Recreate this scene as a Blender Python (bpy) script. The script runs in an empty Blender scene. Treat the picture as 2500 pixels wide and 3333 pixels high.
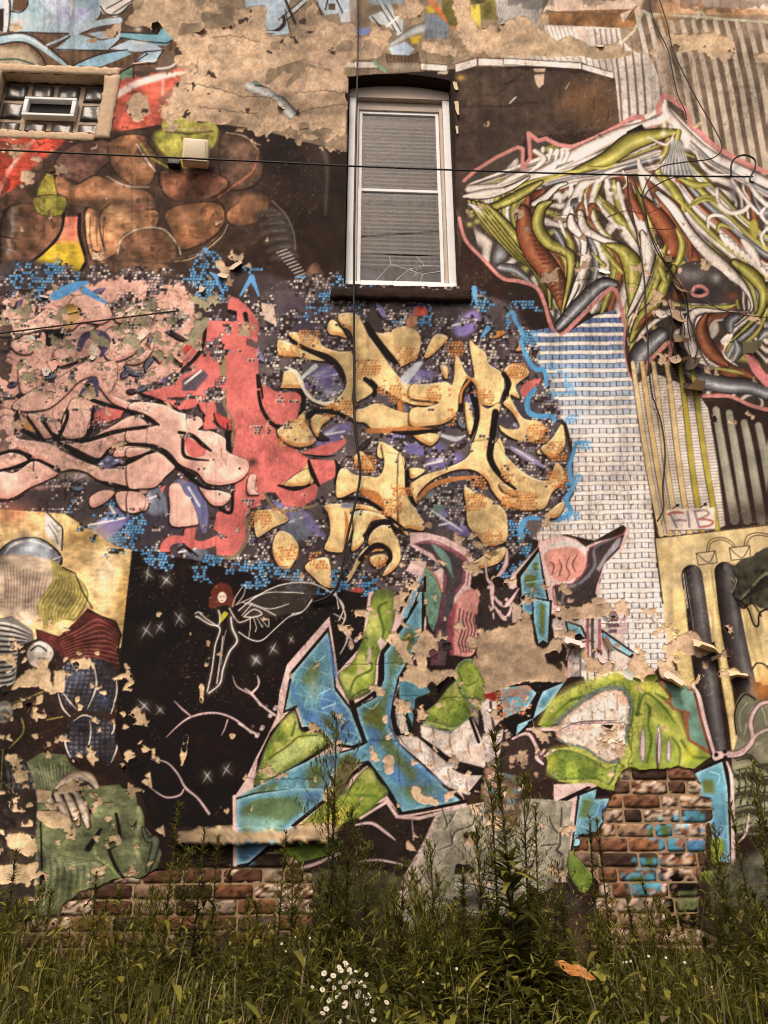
# Weathered mural wall with sash window, glass-block window and weeds (Blender 4.5)
import bpy, bmesh, math, random
import numpy as np
from mathutils import Vector, Matrix
random.seed(7)
R = math.radians
scene = bpy.context.scene
# ------------------------------------------------------------------ camera
F_PX, PW, PH = 2503.0, 2500.0, 3333.0            # focal length and frame in photo pixels
YAW, PITCH = R(2.4), R(21.4)
CAM = np.array((0.0, -4.65, 1.05))
cam_d = bpy.data.cameras.new('camera'); cam = bpy.data.objects.new('camera', cam_d)
scene.collection.objects.link(cam); scene.camera = cam
cam_d.sensor_fit = 'VERTICAL'; cam_d.sensor_height = 36.0; cam_d.lens = F_PX / PH * 36.0
cam_d.clip_start = 0.05; cam_d.clip_end = 400
cam.location = CAM
cam.rotation_euler = (R(90) + PITCH, 0, -YAW)
# ------------------------------------------------------------------ sky, sun, exposure (bright overcast)
SUN_EL, SUN_AZ = R(50), R(-14)                    # azimuth measured from -Y (behind the camera) towards -X
world = bpy.data.worlds.new('World'); scene.world = world; world.use_nodes = True
wn = world.node_tree; bg = wn.nodes['Background']
sky = wn.nodes.new('ShaderNodeTexSky'); sky.sky_type = 'NISHITA'; sky.sun_disc = False
sky.sun_elevation = SUN_EL; sky.air_density = 0.8; sky.dust_density = 6.0; sky.ozone_density = 0.3
wn.links.new(sky.outputs[0], bg.inputs[0]); bg.inputs[1].default_value = 0.10
sun_d = bpy.data.lights.new('sun', 'SUN'); sun_d.energy = 1.5; sun_d.angle = R(18); sun_d.color = (1.0, 0.84, 0.66)
sun = bpy.data.objects.new('sun', sun_d); scene.collection.objects.link(sun)
sdir = Vector((math.sin(SUN_AZ) * math.cos(SUN_EL), -math.cos(SUN_AZ) * math.cos(SUN_EL), math.sin(SUN_EL)))  # towards the sun
sun.rotation_euler = sdir.to_track_quat('Z', 'Y').to_euler(); sun.location = sdir * 20
sky.sun_rotation = math.atan2(sdir.x, sdir.y)
scene.view_settings.view_transform = 'Standard'; scene.view_settings.look = 'None'
scene.cycles.use_denoising = True; scene.cycles.filter_width = 1.1; scene.cycles.max_bounces = 6; scene.cycles.diffuse_bounces = 3; scene.cycles.transparent_max_bounces = 12
scene.view_settings.gamma = 1.0; scene.view_settings.exposure = 0.32; scene.view_settings.use_curve_mapping = False
# ------------------------------------------------------------------ the mural: paint colours worked out on a raster (no image files)
CS = 1.4                                           # photo pixels per raster cell
CW, CH = int(2500 / CS), int(3260 / CS)
rng = np.random.default_rng(11)
def fnoise(cell, octs=3, seed=0, ax=1.0, sl=None):
    """value noise over the raster (or a slice of it), 0..1; cell in photo pixels"""
    g = np.random.default_rng(1000 + seed); amp = 1.0; tot = 0; out = 0
    ys, xs = (np.arange(CH), np.arange(CW)) if sl is None else (np.arange(CH)[sl[0]], np.arange(CW)[sl[1]])
    for o in range(octs):
        c = max(cell / CS / (2 ** o), 1.01); cx = c * ax
        a = g.random((int(CH / c) + 3, int(CW / cx) + 3), dtype=np.float32)
        yy = ys.astype(np.float32) / c; xx = xs.astype(np.float32) / cx
        yi = yy.astype(int); xi = xx.astype(int); fy = yy - yi; fx = xx - xi
        fy = (fy * fy * (3 - 2 * fy))[:, None]; fx = (fx * fx * (3 - 2 * fx))[None]
        rows = a[yi] * (1 - fy) + a[yi + 1] * fy
        t = rows[:, xi] * (1 - fx) + rows[:, xi + 1] * fx
        out = out + t * np.float32(amp); tot += amp; amp *= 0.55
    return np.clip((out / tot - 0.5) * 1.5 + 0.5, 0, 1).astype(np.float32)
def boxblur(a, r):
    """fast separable box blur, twice"""
    r = int(r)
    if r < 1: return a
    for _ in range(2):
        for ax in (0, 1):
            pw = [(0, 0), (0, 0)]; pw[ax] = (r + 1, r)
            c = np.cumsum(np.pad(a, pw, mode='edge'), axis=ax, dtype=np.float32)
            n = a.shape[ax]
            hi = np.take(c, np.arange(2 * r + 1, 2 * r + 1 + n), axis=ax); lo = np.take(c, np.arange(0, n), axis=ax)
            a = (hi - lo) / (2 * r + 1)
    return a
COL = np.zeros((CH, CW, 3), np.float32)
REG = np.zeros((CH, CW), np.uint8)                 # which painted piece of the mural a cell belongs to
PEEL = np.zeros((CH, CW), np.float32)              # where paint is gone
DENS = np.zeros((CH, CW), np.float32)              # share of crazed flakes that fell off
CRAZE = np.zeros((CH, CW), np.float32)             # how crazed the paint is
HOLE = np.zeros((CH, CW), np.float32)              # where the render coat is gone too: bricks
N4, N9, N20, N60, N200 = (fnoise(c, 3, i) for i, c in enumerate((5, 12, 26, 70, 260)))
ZT = [0.0, 0.0, 1.0]
def Z(x0, y0, s): ZT[:] = [x0, y0, s]
def pts(t):
    a = np.array([[float(v) for v in p.split(',')] for p in t.split()], np.float32) if isinstance(t, str) else np.asarray(t, np.float32)
    return (a[:, :2] * ZT[2] + np.array(ZT[:2], np.float32)) / CS
def spline(p, closed, n=7):
    m = len(p)
    if m < 3: return p
    idx = np.arange(m); out = []
    t = np.linspace(0, 1, n, endpoint=False)[:, None]
    rngi = range(m) if closed else range(m - 1)
    for i in rngi:
        if closed: a, b, c, d = p[(i - 1) % m], p[i], p[(i + 1) % m], p[(i + 2) % m]
        else: a, b, c, d = p[max(i - 1, 0)], p[i], p[i + 1], p[min(i + 2, m - 1)]
        out.append(0.5 * (2 * b + (c - a) * t + (2 * a - 5 * b + 4 * c - d) * t * t + (3 * b - a - 3 * c + d) * t ** 3))
    out = np.concatenate(out)
    return out if closed else np.concatenate([out, p[-1:]])
def polymask(p, pad):
    x0 = max(int(p[:, 0].min()) - pad, 0); x1 = min(int(p[:, 0].max()) + pad + 2, CW)
    y0 = max(int(p[:, 1].min()) - pad, 0); y1 = min(int(p[:, 1].max()) + pad + 2, CH)
    if x1 <= x0 or y1 <= y0: return None
    h, w = y1 - y0, x1 - x0
    tg = np.zeros((h, w + 1), np.int32)
    for (ax, ay), (bx, by) in zip(p, np.roll(p, -1, 0)):
        if ay == by: continue
        lo, hi = (ay, by) if ay < by else (by, ay)
        r0 = max(int(math.ceil(lo - 0.5)), y0); r1 = min(int(math.ceil(hi - 0.5)), y1)
        if r1 <= r0: continue
        r = np.arange(r0, r1); x = ax + (r + 0.5 - ay) * (bx - ax) / (by - ay)
        np.add.at(tg, (r - y0, np.clip(np.ceil(x - 0.5).astype(int) - x0, 0, w)), 1)
    return (slice(y0, y1), slice(x0, x1)), (np.cumsum(tg[:, :w], 1) % 2).astype(np.float32)
def col(c): return np.array(c, np.float32)
def put(sl, m, c, reg=None):
    c = col(c); t = COL[sl]
    t += m[..., None] * ((c if c.ndim > 1 else c[None, None]) - t)
    if reg is not None: REG[sl][m > 0.5] = reg
def P(t, c, sm=0, soft=0, a=1.0, reg=None, rough=0, mott=0.0):
    """filled shape: sm smooths the outline, soft blurs its edge (photo px), rough frays it, mott mottles the colour"""
    p = pts(t)
    if sm: p = spline(p, True)
    sr = max(soft / CS, 0)
    g = polymask(p, int(sr * 2 + rough / CS + 3))
    if g is None: return
    sl, m = g
    if rough:
        m = boxblur(m, max(rough / CS / 2, 1)); m = np.clip((m - 0.5 + (N9[sl] - 0.5) * 0.9) * 6 + 0.5, 0, 1)
    if sr >= 1: m = boxblur(m, max(sr / 2, 1))
    cc = col(c)
    if mott: cc = cc[None, None] * (1 + mott * (N20[sl] + N60[sl] - 1.0)[..., None])
    put(sl, m * a, cc, reg)
def sdist(p, w):
    """distance field to a polyline of half width w (both in cells): returns slice, d (distance), r (local half width)"""
    wm = float(np.max(w)); pad = int(wm + 6)
    x0 = max(int(p[:, 0].min()) - pad, 0); x1 = min(int(p[:, 0].max()) + pad + 2, CW)
    y0 = max(int(p[:, 1].min()) - pad, 0); y1 = min(int(p[:, 1].max()) + pad + 2, CH)
    if x1 <= x0 or y1 <= y0: return None
    D = np.full((y1 - y0, x1 - x0), 1e3, np.float32); Rr = np.ones_like(D); SD = np.zeros_like(D)
    for i in range(len(p) - 1):
        a, b = p[i], p[i + 1]; wa, wb = w[i], w[i + 1]
        q = int(max(wa, wb) + 5)
        cx0 = max(int(min(a[0], b[0])) - q, x0); cx1 = min(int(max(a[0], b[0])) + q + 2, x1)
        cy0 = max(int(min(a[1], b[1])) - q, y0); cy1 = min(int(max(a[1], b[1])) + q + 2, y1)
        if cx1 <= cx0 or cy1 <= cy0: continue
        X = np.arange(cx0, cx1, dtype=np.float32)[None] + 0.5; Y = np.arange(cy0, cy1, dtype=np.float32)[:, None] + 0.5
        dx, dy = b - a; L = dx * dx + dy * dy + 1e-6
        t = np.clip(((X - a[0]) * dx + (Y - a[1]) * dy) / L, 0, 1)
        ex = X - (a[0] + t * dx); ey = Y - (a[1] + t * dy)
        d = np.sqrt(ex * ex + ey * ey); r = wa + (wb - wa) * t
        sl = (slice(cy0 - y0, cy1 - y0), slice(cx0 - x0, cx1 - x0))
        better = (d - r) < (D[sl] - Rr[sl])
        D[sl] = np.where(better, d, D[sl]); Rr[sl] = np.where(better, r, Rr[sl])
        SD[sl] = np.where(better, np.sign(dx * ey - dy * ex) * d, SD[sl])
    return (slice(y0, y1), slice(x0, x1)), D, np.maximum(Rr, 0.01), SD
def line(t, w, sm=1, closed=0):
    p = pts(t)
    if closed: p = np.concatenate([p, p[:1]])
    n0 = len(p)
    ws = np.asarray(w, np.float32) if isinstance(w, (list, tuple)) else np.full(2, w, np.float32)
    ws = np.interp(np.linspace(0, 1, n0), np.linspace(0, 1, len(ws)), ws).astype(np.float32)
    q = np.concatenate([p, ws[:, None] * ZT[2] / CS / 2], 1)
    if sm and n0 > 2: q = spline(q, False, 6)
    return q[:, :2], np.maximum(q[:, 2], 0.05)
def S(t, w, c, sm=1, soft=0, a=1.0, closed=0, reg=None):
    """brush stroke: w full width (may be a list along the stroke), in the units of the current frame"""
    p, ws = line(t, w, sm, closed); ws = ws + soft / CS / 2
    g = sdist(p, ws)
    if g is None: return
    sl, D, Rr, _ = g
    m = np.clip((Rr - D) / max(soft / CS, 1.0) + (0.5 if soft < 2 else 0), 0, 1)
    put(sl, m * a, c, reg)
def U(t, w, stops, sm=1, a=1.0, off=0.25, edge=None, reg=None):
    """airbrushed tube: stops = colours from rim to crest, off shifts the crest to one side, edge = outline colour"""
    p, ws = line(t, w, sm)
    if edge is not None:
        g = sdist(p, ws + 2.2)
        if g: put(g[0], np.clip(g[2] - g[1] + 0.5, 0, 1) * a, edge)
    g = sdist(p, ws)
    if g is None: return
    sl, D, Rr, SD = g
    m = np.clip(Rr - D + 0.5, 0, 1)
    u = np.clip(1 - np.abs(SD / Rr - off) / (1 + abs(off)), 0, 1)
    st = np.array(stops, np.float32); k = np.linspace(0, 1, len(st))
    cc = np.stack([np.interp(u, k, st[:, i]) for i in range(3)], -1).astype(np.float32)
    t_ = COL[sl]; t_ += (m * a)[..., None] * (cc - t_)
    if reg is not None: REG[sl][m > 0.5] = reg
def B(x, y, rx, ry, c, a=1.0, ang=0, hard=1.0):
    """airbrushed spot"""
    s = ZT[2]; cx, cy = (x * s + ZT[0]) / CS, (y * s + ZT[1]) / CS; rx, ry = rx * s / CS, ry * s / CS
    q = max(rx, ry) * 1.6
    x0, x1, y0, y1 = max(int(cx - q), 0), min(int(cx + q) + 2, CW), max(int(cy - q), 0), min(int(cy + q) + 2, CH)
    if x1 <= x0 or y1 <= y0: return
    X = np.arange(x0, x1)[None] - cx; Y = np.arange(y0, y1)[:, None] - cy
    ca, sa = math.cos(R(ang)), math.sin(R(ang))
    d = ((X * ca + Y * sa) / rx) ** 2 + ((-X * sa + Y * ca) / ry) ** 2
    put((slice(y0, y1), slice(x0, x1)), (np.exp(-d * 1.6) * a if hard <= 1 else np.clip((1 - d) * hard, 0, 1) * a).astype(np.float32), c)
def area(t, sm=1, soft=0):
    p = pts(t); p = spline(p, True) if sm else p
    m = np.zeros((CH, CW), np.float32); g = polymask(p, int(soft / CS * 2 + 2))
    if g is not None:
        sl, k = g; m[sl] = boxblur(k, soft / CS / 2) if soft else k
    return m
XX = (np.arange(CW, dtype=np.float32) * CS)[None]; YY = (np.arange(CH, dtype=np.float32) * CS)[:, None]
def mosaic(t, th, cols, cell=(10.5, 9.5), seed=0, lines=True, line_c=(52, 40, 40), cl=26, a=1.0, gap=0.2):
    """sprayed pixel cells: clusters of small squares inside the shape"""
    p = spline(pts(t), True); g = polymask(p, 2)
    if g is None: return
    sl, m = g
    gr = np.random.default_rng(500 + seed)
    wob = (N60[sl] - 0.5) * 8
    X = XX[:, sl[1]] + wob; Y = YY[sl[0]] + wob * 0.6
    iy = np.floor(Y / cell[1]).astype(int); xs = X / cell[0] + (iy % 3) * 0.23; ix = np.floor(xs).astype(int)
    fx = xs - ix; fy = Y / cell[1] - iy
    rnd = gr.random((400, 400)).astype(np.float32)
    r = rnd[iy % 400, ix % 400]; r2 = rnd[(iy * 7 + 13) % 400, (ix * 3 + 5) % 400]
    # cluster noise looked up per cell, so that clusters end on cell borders
    kc = max(cl / cell[0], 1.5); g0 = gr.random((140, 140)).astype(np.float32); ax_ = np.arange(400) / kc; i0 = ax_.astype(int) % 138; f0 = (ax_ % 1).astype(np.float32)
    ra = g0[i0] * (1 - f0[:, None]) + g0[i0 + 1] * f0[:, None]; nzc = ra[:, i0] * (1 - f0[None]) + ra[:, i0 + 1] * f0[None]
    on = (nzc[iy % 400, ix % 400] * 0.92 + r * 0.16 > th) & (m > 0.5)
    if lines:
        frame = on & ((fx < gap) | (fy < gap))
        put(sl, frame * a * 0.85, line_c)
    body = on & (fx >= gap) & (fy >= gap) & (r2 < 0.86)
    k = (r2 * 977 % 1 * len(cols)).astype(int) % len(cols)
    cc = np.array(cols, np.float32)[k]
    put(sl, body * a, cc)
def peel(t, rough=14, sm=0, a=1.0):
    p = pts(t); p = spline(p, True) if sm else p
    g = polymask(p, int(rough / CS + 4))
    if g is None: return
    sl, m = g
    m = boxblur(m, max(rough / CS / 2, 1)); m = ((m - 0.5) * 1.0 + (N20[sl] - 0.5) * 0.55 + (N9[sl] - 0.5) * 0.35 > 0).astype(np.float32) * a
    PEEL[sl] = np.maximum(PEEL[sl], m)
def keep(t, sm=0):
    """paint islands left inside a peeled area"""
    p = pts(t); p = spline(p, True) if sm else p
    g = polymask(p, 12)
    if g is None: return
    sl, m = g
    m = boxblur(m, 4); PEEL[sl][(m - 0.5 + (N20[sl] - 0.5) * 0.5 + (N9[sl] - 0.5) * 0.35) > 0] = 0
# ---- palette (picture values; turned into reflectances further down)
DK=(42,27,21); BK=(23,13,10); TAN=(200,165,134); WH=(249,229,215); PK=(236,180,162); PK2=(236,190,172); PKD=(202,130,118)
CORAL=(208,104,98); YL=(236,196,136); YL2=(214,166,92); OR=(192,118,62); PU=(118,104,156); SL=(110,112,130); LB=(168,190,202)
BLU=(72,142,192); HALO=(226,186,180); TEAL=(112,150,130); OLV=(160,146,62); OLD=(96,86,40); RUST=(136,70,42); GRY=(122,112,108)
# ---- ground colours of the wall
Z(0,0,1.507)
COL[:] = col(DK); COL[:] *= (0.8 + 0.4 * N200 + 0.2 * (N20 - 0.5))[..., None]
P("-20,-20 1680,-20 1680,130 1320,135 990,150 750,165 750,330 560,280 330,250 250,150 -20,150",(150,125,100),mott=.2)
P("985,140 1330,165 1345,275 1140,300 1010,420 985,640",(74,56,46),rough=8,mott=.35)
B(1260,215,70,50,(122,84,52),.7); B(1300,250,40,60,(110,76,50),.6); B(1130,200,50,30,(60,46,40),.6); B(1080,290,70,70,(58,44,38),.6)
P("0,285 250,285 240,300 170,330 90,400 50,470 0,590",(206,74,54),reg=2,mott=.15)
P("240,150 400,150 400,260 240,290",(200,92,72),reg=2,mott=.2)
# ================= upper left: pale blue graffiti
Z(0,0,.5124)
P("-20,-20 840,-20 850,60 1000,60 960,-20 1180,-20 1130,60 1010,140 1110,250 1130,300 1090,330 1130,440 1000,470 760,430 0,430",(92,68,54),reg=1,mott=.3)
Z(0,0,.5124)
for i in range(26): P([(i*44+0,200),(i*44+20,200),(i*44+14,430),(i*44-6,430)],(122,84,56),soft=3,a=.8)
P("-10,300 180,300 260,400 230,430 -10,430",(186,160,134),soft=14); S("-10,380 100,380 180,400 260,430",14,(120,150,120)); S("-10,385 120,380 250,425",5,BK)
P("60,-20 640,-20 640,90 560,190 460,212 130,208 60,200 70,60",LB,reg=1); P("-20,-20 60,-20 40,210 -20,210",(190,200,206)); P("-20,60 45,60 40,110 30,210 -20,200",DK); P("30,20 60,20 60,160 45,210 25,210",(215,215,215))
P("240,-20 470,-20 460,60 380,120 300,60",(200,205,222),soft=8); P("380,40 600,60 560,110 420,150 360,120",(182,182,216),soft=6); S("460,-20 450,100",14,(240,228,222),soft=6); P("540,0 620,-20 620,60 560,60",(150,176,196),soft=6)
P("200,60 260,40 280,140 180,150",(150,182,186),soft=10,a=.7); B(300,140,160,60,(212,212,218),.5); B(450,150,120,60,(190,196,216),.6); B(120,150,60,40,(226,196,176),.7)
S("640,-20 640,100 580,190 470,212 130,210",9,DK); S("60,-20 70,60 55,210",9,DK); P("90,-20 180,-20 180,30 150,75 80,70",(96,66,48)); S("170,-20 180,30 140,80 70,75",8,BK)
U("-20,245 100,225 180,240 290,310 440,425",[(150,178,192),LB,(226,226,222)],) if 0 else S("-20,262 100,240 190,255 290,320 430,425",[60,54,44,30,22],(170,194,206)); S("-20,235 110,215 200,230 300,290 450,425",8,BK); S("-20,290 110,270 190,290 260,350 300,430",9,BK); S("60,240 160,238 300,310",10,(226,226,222))
P("360,310 480,212 640,260 760,235 760,250 690,325 380,325",(170,194,210)); S("300,290 480,212",14,LB); S("330,310 470,215",7,DK); S("360,318 690,322 770,245",9,DK,sm=0); P("560,215 700,190 770,140 770,235 640,250",(176,190,204)); S("460,212 620,150 760,130",40,(186,200,210)); P("540,255 620,240 620,265 580,275",(190,150,110))
P("770,205 1000,215 1050,150 1110,250 1060,290 900,290 770,240",(120,168,182)); S("770,205 1000,215 1030,160",10,BK,sm=0); S("770,240 900,262 1060,275 1110,250",9,BK,sm=0); S("1030,150 1110,250",9,BK); P("700,310 830,250 1000,290 1040,320 860,330",(186,198,214)); B(900,270,60,16,(236,224,214),.9)
P("460,420 640,345 800,320 840,345 640,425",(150,188,208)); S("450,425 640,345 810,318",8,BK); P("860,390 930,330 1040,325 990,400",(176,196,212)); S("860,395 940,345 920,330 1040,322 990,405 850,415",8,BK,sm=0); S("850,405 1000,385",7,WH)
P("640,-20 850,-20 830,40 740,110 660,90 630,50",(214,206,198)); S("640,40 680,90 760,90 830,30",9,BK); S("690,70 860,-30",26,(230,214,204)); S("680,55 840,-30",6,BK); S("720,85 870,-10",6,BK)
P("990,30 1140,-20 1130,70 1060,130 1020,150 970,60",(186,190,206)); S("1040,-20 990,60 1020,140 1080,100",8,BK,sm=0); P("1060,40 1130,30 1120,110 1080,110",(90,64,50)); P("780,205 860,160 880,140 900,205 1000,215 940,160 880,140",(60,44,40),soft=4); B(880,185,30,20,(226,210,200),.8)
P("740,470 850,420 850,490 760,510",(116,150,124)); S("740,475 850,420 852,500",10,BK,sm=0); P("850,450 960,460 950,500 870,490",(84,62,48))
P("1000,470 1040,340 1100,340 1130,420 1040,470",(104,84,72),soft=8); S("1000,440 1080,430 1140,390",12,(220,206,196),soft=5)
# red glow shape and white beam beside the glass blocks
P("730,560 1180,460 1170,500 1050,570 960,720 900,790 700,800",(206,92,74),soft=4,reg=2); S("720,620 860,540 1030,490 1190,465",[36,44,40,16],(236,212,200),soft=10); S("1040,500 1035,650",14,(230,180,165),soft=6,a=.7)
P("1010,640 1090,560 1110,610 1020,700",(150,92,80),soft=6)
S("0,1230 60,1090 140,980 230,880",[16,20,20,12],(235,190,176),soft=10,a=.9); S("290,1060 330,960",12,(232,170,150),soft=6,a=.7); S("0,1300 30,1230",14,(230,180,160),soft=6)
B(120,960,120,60,(220,110,80),.6); B(60,1150,60,80,(196,60,44),.6)
# ================= the large brown rounded forms (plain stand-in shapes)
def stone(t, c, hx, hy, hr, edge=DK, ew=10, reg=2, hi=None):
    P(t,edge,sm=1,reg=reg); p=pts(t); c0=p.mean(0); q=(c0+(p-c0)*.93)*CS
    z=list(ZT); ZT[:]=[0,0,1]; P(q,c,sm=1,mott=.35,soft=4); ZT[:]=z
    B(hx,hy,hr,hr*.7,hi or tuple(min(255,v*1.45+18) for v in c),.8)
P("60,1330 200,1080 420,900 700,830 960,830 1400,830 1560,880 1659,1000 1659,1400 0,1400",(72,50,40),soft=10,reg=2)
stone("350,1020 440,930 560,890 690,900 720,1000 640,1080 560,1170 480,1160 360,1100",(110,72,62),440,1080,90)
stone("700,890 830,850 960,880 1000,1000 980,1150 880,1200 740,1110 690,1010",(122,82,56),880,1060,90)
stone("345,1110 470,1170 600,1110 700,1140 960,1220 1010,1330 960,1400 700,1420 560,1330 430,1300 350,1220",(168,112,78),760,1280,190)
stone("960,860 1090,800 1200,780 1380,820 1390,900 1300,1000 1160,1080 1040,990",(158,148,60),1120,900,120,edge=(80,72,36))
P("1030,790 1080,720 1180,730 1260,780 1360,780 1380,850 1200,850 1060,840",(190,180,84),sm=1,soft=3); S("1060,835 1200,850 1350,835",16,(110,100,44)); S("1080,820 1330,825",6,(226,210,150))
stone("1420,840 1560,860 1640,940 1680,1060 1640,1180 1480,1220 1400,1120 1390,960",(78,56,44),1500,980,110)
stone("1010,1090 1150,1080 1330,1090 1460,1150 1420,1230 1210,1290 1050,1250",(126,78,58),1250,1160,110)
stone("240,1200 320,1080 360,1200 370,1340 240,1330",(160,148,52),290,1200,60)
S("0,1290 120,1210 240,1120",[60,50,30],(96,62,52),soft=8); S("870,920 950,1040 990,1090",[8,12,6],(230,214,200),soft=3); S("680,1120 800,1180 950,1190",[6,10,6],(214,190,170),soft=3); S("900,920 960,1000 1060,1060 1100,1090",14,OLV); S("940,900 1000,980 1090,1040",10,DK)
S("1150,1300 1340,1280 1480,1190 1600,1100 1640,1000",[8,12,10,8],(196,100,76),soft=4,a=.8); S("1440,845 1560,870 1640,950",9,(190,160,140),soft=3)
Z(0,650,.5124)
P("0,0 1659,0 1659,260 1400,420 900,560 500,600 0,640",(76,54,42),soft=16,a=.85,reg=2)
P("330,300 400,110 510,110 530,330 540,480 480,560 180,560 160,450",(226,120,92),soft=3,reg=2); P("180,430 320,300 420,270 510,290 540,400 480,540 180,500",(214,176,48),sm=1,soft=10); B(420,180,50,60,(232,150,124),.8)
stone("0,180 60,40 230,20 400,90 390,230 300,330 150,430 20,500",(118,78,58),110,160,70); stone("220,-20 420,-20 410,90 320,110 230,80",(150,138,54),300,20,60)
S("90,60 70,200 50,340",[30,40,26],(190,178,170),soft=18,a=.7); S("0,230 110,250",8,DK); S("10,300 100,330",8,(180,170,160),soft=5)
stone("540,60 700,90 1000,60 1010,170 900,180 780,250 740,350 620,400 560,330",(172,118,82),800,110,150); B(700,60,70,50,(196,150,100),.8); B(880,60,60,50,(182,110,84),.7)
stone("1040,80 1200,20 1400,20 1440,140 1340,260 1150,330 1080,200",(128,84,56),1160,110,110); stone("1460,60 1660,-20 1680,110 1560,170 1450,150",(140,92,62),1560,90,80)
stone("770,240 900,190 1040,200 1120,290 1110,390 980,410 820,370",(132,88,64),900,290,90,edge=(90,76,60))
S("750,350 780,250 900,185 1040,190 1130,290 1150,350",[8,10,9],(206,180,150),soft=2); S("1110,395 1240,370 1400,250 1450,160",[7,9,7],(178,150,120),soft=2); S("1120,375 1250,350 1380,240",4,(140,110,84))
for i in range(3): S([(560+i*45,110),(560+i*40,250),(590+i*40,380)],[8,9,6],(200,150,112),soft=2); S([(578+i*45,110),(578+i*40,250),(606+i*40,380)],4,DK)
stone("720,400 900,400 1090,420 1040,520 900,560 760,500",(120,84,62),860,450,80,edge=(70,50,40)); S("600,440 740,520 860,560",20,(110,78,58),soft=8); S("560,480 720,560",16,(96,68,52),soft=8)
S("510,100 510,230 550,380 540,420 480,520",[26,22,24],BK); S("410,90 390,210 300,320 180,420 130,500",[18,16,18],BK)
S("660,300 640,200 640,90 700,30",10,(70,50,40),soft=3); S("1010,160 1030,100 1000,20",24,(74,52,42),soft=4)
# right-hand dark pipes and pebbles running down to the sill
Z(800,650,.5425)
P("-20,-20 120,-20 130,60 0,140 -20,140",(120,80,56),sm=1,soft=6,reg=2)
for i in range(6): S([(60+i*20,110+i*50),(160+i*22,70+i*52),(250+i*12,110+i*46)],[26,44,22],(74,64,58),soft=14,a=.9); S([(130+i*20,100+i*46),(210+i*14,92+i*48)],8,(120,112,104),soft=8,a=.7)
S("160,10 240,90 290,200 300,300",6,(130,116,104),soft=3)
for i in range(9): S([(190+i*15,320+i*18),(250+i*14,300+i*18)],9,(170,162,154),soft=3); S([(196+i*15,328+i*18),(252+i*14,308+i*18)],4,BK)
for (x,y,r) in ((300,520,42),(420,430,52),(470,520,46),(350,620,44),(420,620,40),(480,650,36),(300,610,34)): stone([(x-r,y),(x,y-r*1.1),(x+r,y),(x+r*.8,y+r),(x,y+r*1.3),(x-r*.9,y+r)],(104,70,54),x-8,y,r*.8)
B(378,545,34,34,(190,176,52),1,hard=6); S("400,640 440,670 500,690",6,(214,196,180),soft=2); S("340,720 380,720",6,(190,170,156),soft=2)
# dark disc behind the forms, faint pale rim
Z(800,0,.5425); S("410,770 470,900 490,1030 480,1290",[10,26,16,6],(112,100,92),soft=14,a=.8); B(420,980,90,200,(64,52,46),.6)
U("20,510 110,540 210,610 290,690",[(70,60,56),(150,146,142),(214,206,198)],) if 0 else U("10,505 110,545 210,620 280,690",[70,80,70,60],[(80,70,64),(150,148,146),(206,200,194)],edge=DK); S("60,500 240,525",16,(108,140,116)); S("60,515 200,530",8,BK)
# ================= bits of graffiti over the window, top edge
P("0,-20 270,-20 250,100 270,200 180,215 80,180 100,100 0,40",(172,186,200),reg=1); S("210,130 360,0",34,(206,202,200)); S("200,120 340,0",6,BK); S("215,150 370,10",6,BK); S("240,0 300,140",16,DK); S("95,130 110,180 170,190 230,150 230,100",22,DK); S("90,190 270,195",10,(196,206,222)); S("240,60 270,200",6,BK)
P("430,-20 660,-20 660,120 580,140 560,80 480,90 440,40",(184,196,208)); S("480,60 500,-20",8,BK); S("540,-20 590,90",8,BK); S("430,20 460,90",10,DK); P("500,20 540,20 540,60 500,60",(90,66,54)); P("590,60 640,60 640,130 570,130",(214,206,210)); P("640,170 750,165 740,210 650,210",(128,140,190)); S("640,0 655,330",30,(150,110,80),soft=4,a=.6)
P("740,-20 860,-20 900,100 950,120 940,215 900,190 860,160 760,130 740,100 830,60",(200,204,206)); S("790,-20 920,200",30,(214,212,212)); S("775,-20 905,195",6,BK); S("810,-20 935,190",6,BK); S("850,160 930,90",16,(232,222,214)); S("760,100 810,160",8,BK)
P("870,270 960,200 1090,150 1200,130 1220,200 1100,230 1080,150 960,220",(130,132,136),soft=3); U("880,265 1000,190 1100,160 1190,150",[30,50,60,40],[(90,84,80),(168,166,164),(200,194,190)]); P("1075,90 1160,90 1220,150 1215,230 1085,235",(120,128,138),soft=10)
P("1075,40 1160,30 1180,70 1100,85",(206,176,60),soft=4); S("1120,20 1200,110 1270,160",34,(196,110,60),soft=6); P("985,225 1060,215 1040,260 1000,265",(214,180,50)); P("1010,40 1070,40 1050,110 1010,90",(96,66,48))
P("860,290 960,250 1015,295 980,335 880,330",(190,202,222)); P("840,320 880,330 980,335 1040,310 1050,380 850,380",(84,62,50))
for i in range(9): S([(860+i*22,335),(862+i*22,390)],8,(120,88,62))
B(940,400,110,26,(176,160,146),.9); P("720,-20 1010,-20 1000,40 900,20 760,30",(176,190,204),a=.7)
P("1180,-20 1340,-20 1260,60 1290,170 1220,150 1180,60",(110,98,48),mott=.3); P("1350,30 1405,30 1415,180 1350,100",(222,190,80)); P("1380,0 1500,0 1500,120 1415,120 1405,30",(128,116,56),mott=.4); S("1350,0 1400,20",20,(90,80,40))
P("1495,-20 1659,-20 1659,190 1530,210",(196,186,178))
for i in range(22): S([(1500+i*8,-20),(1520+i*8,215)],2.4,(120,108,100),a=.8)
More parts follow.
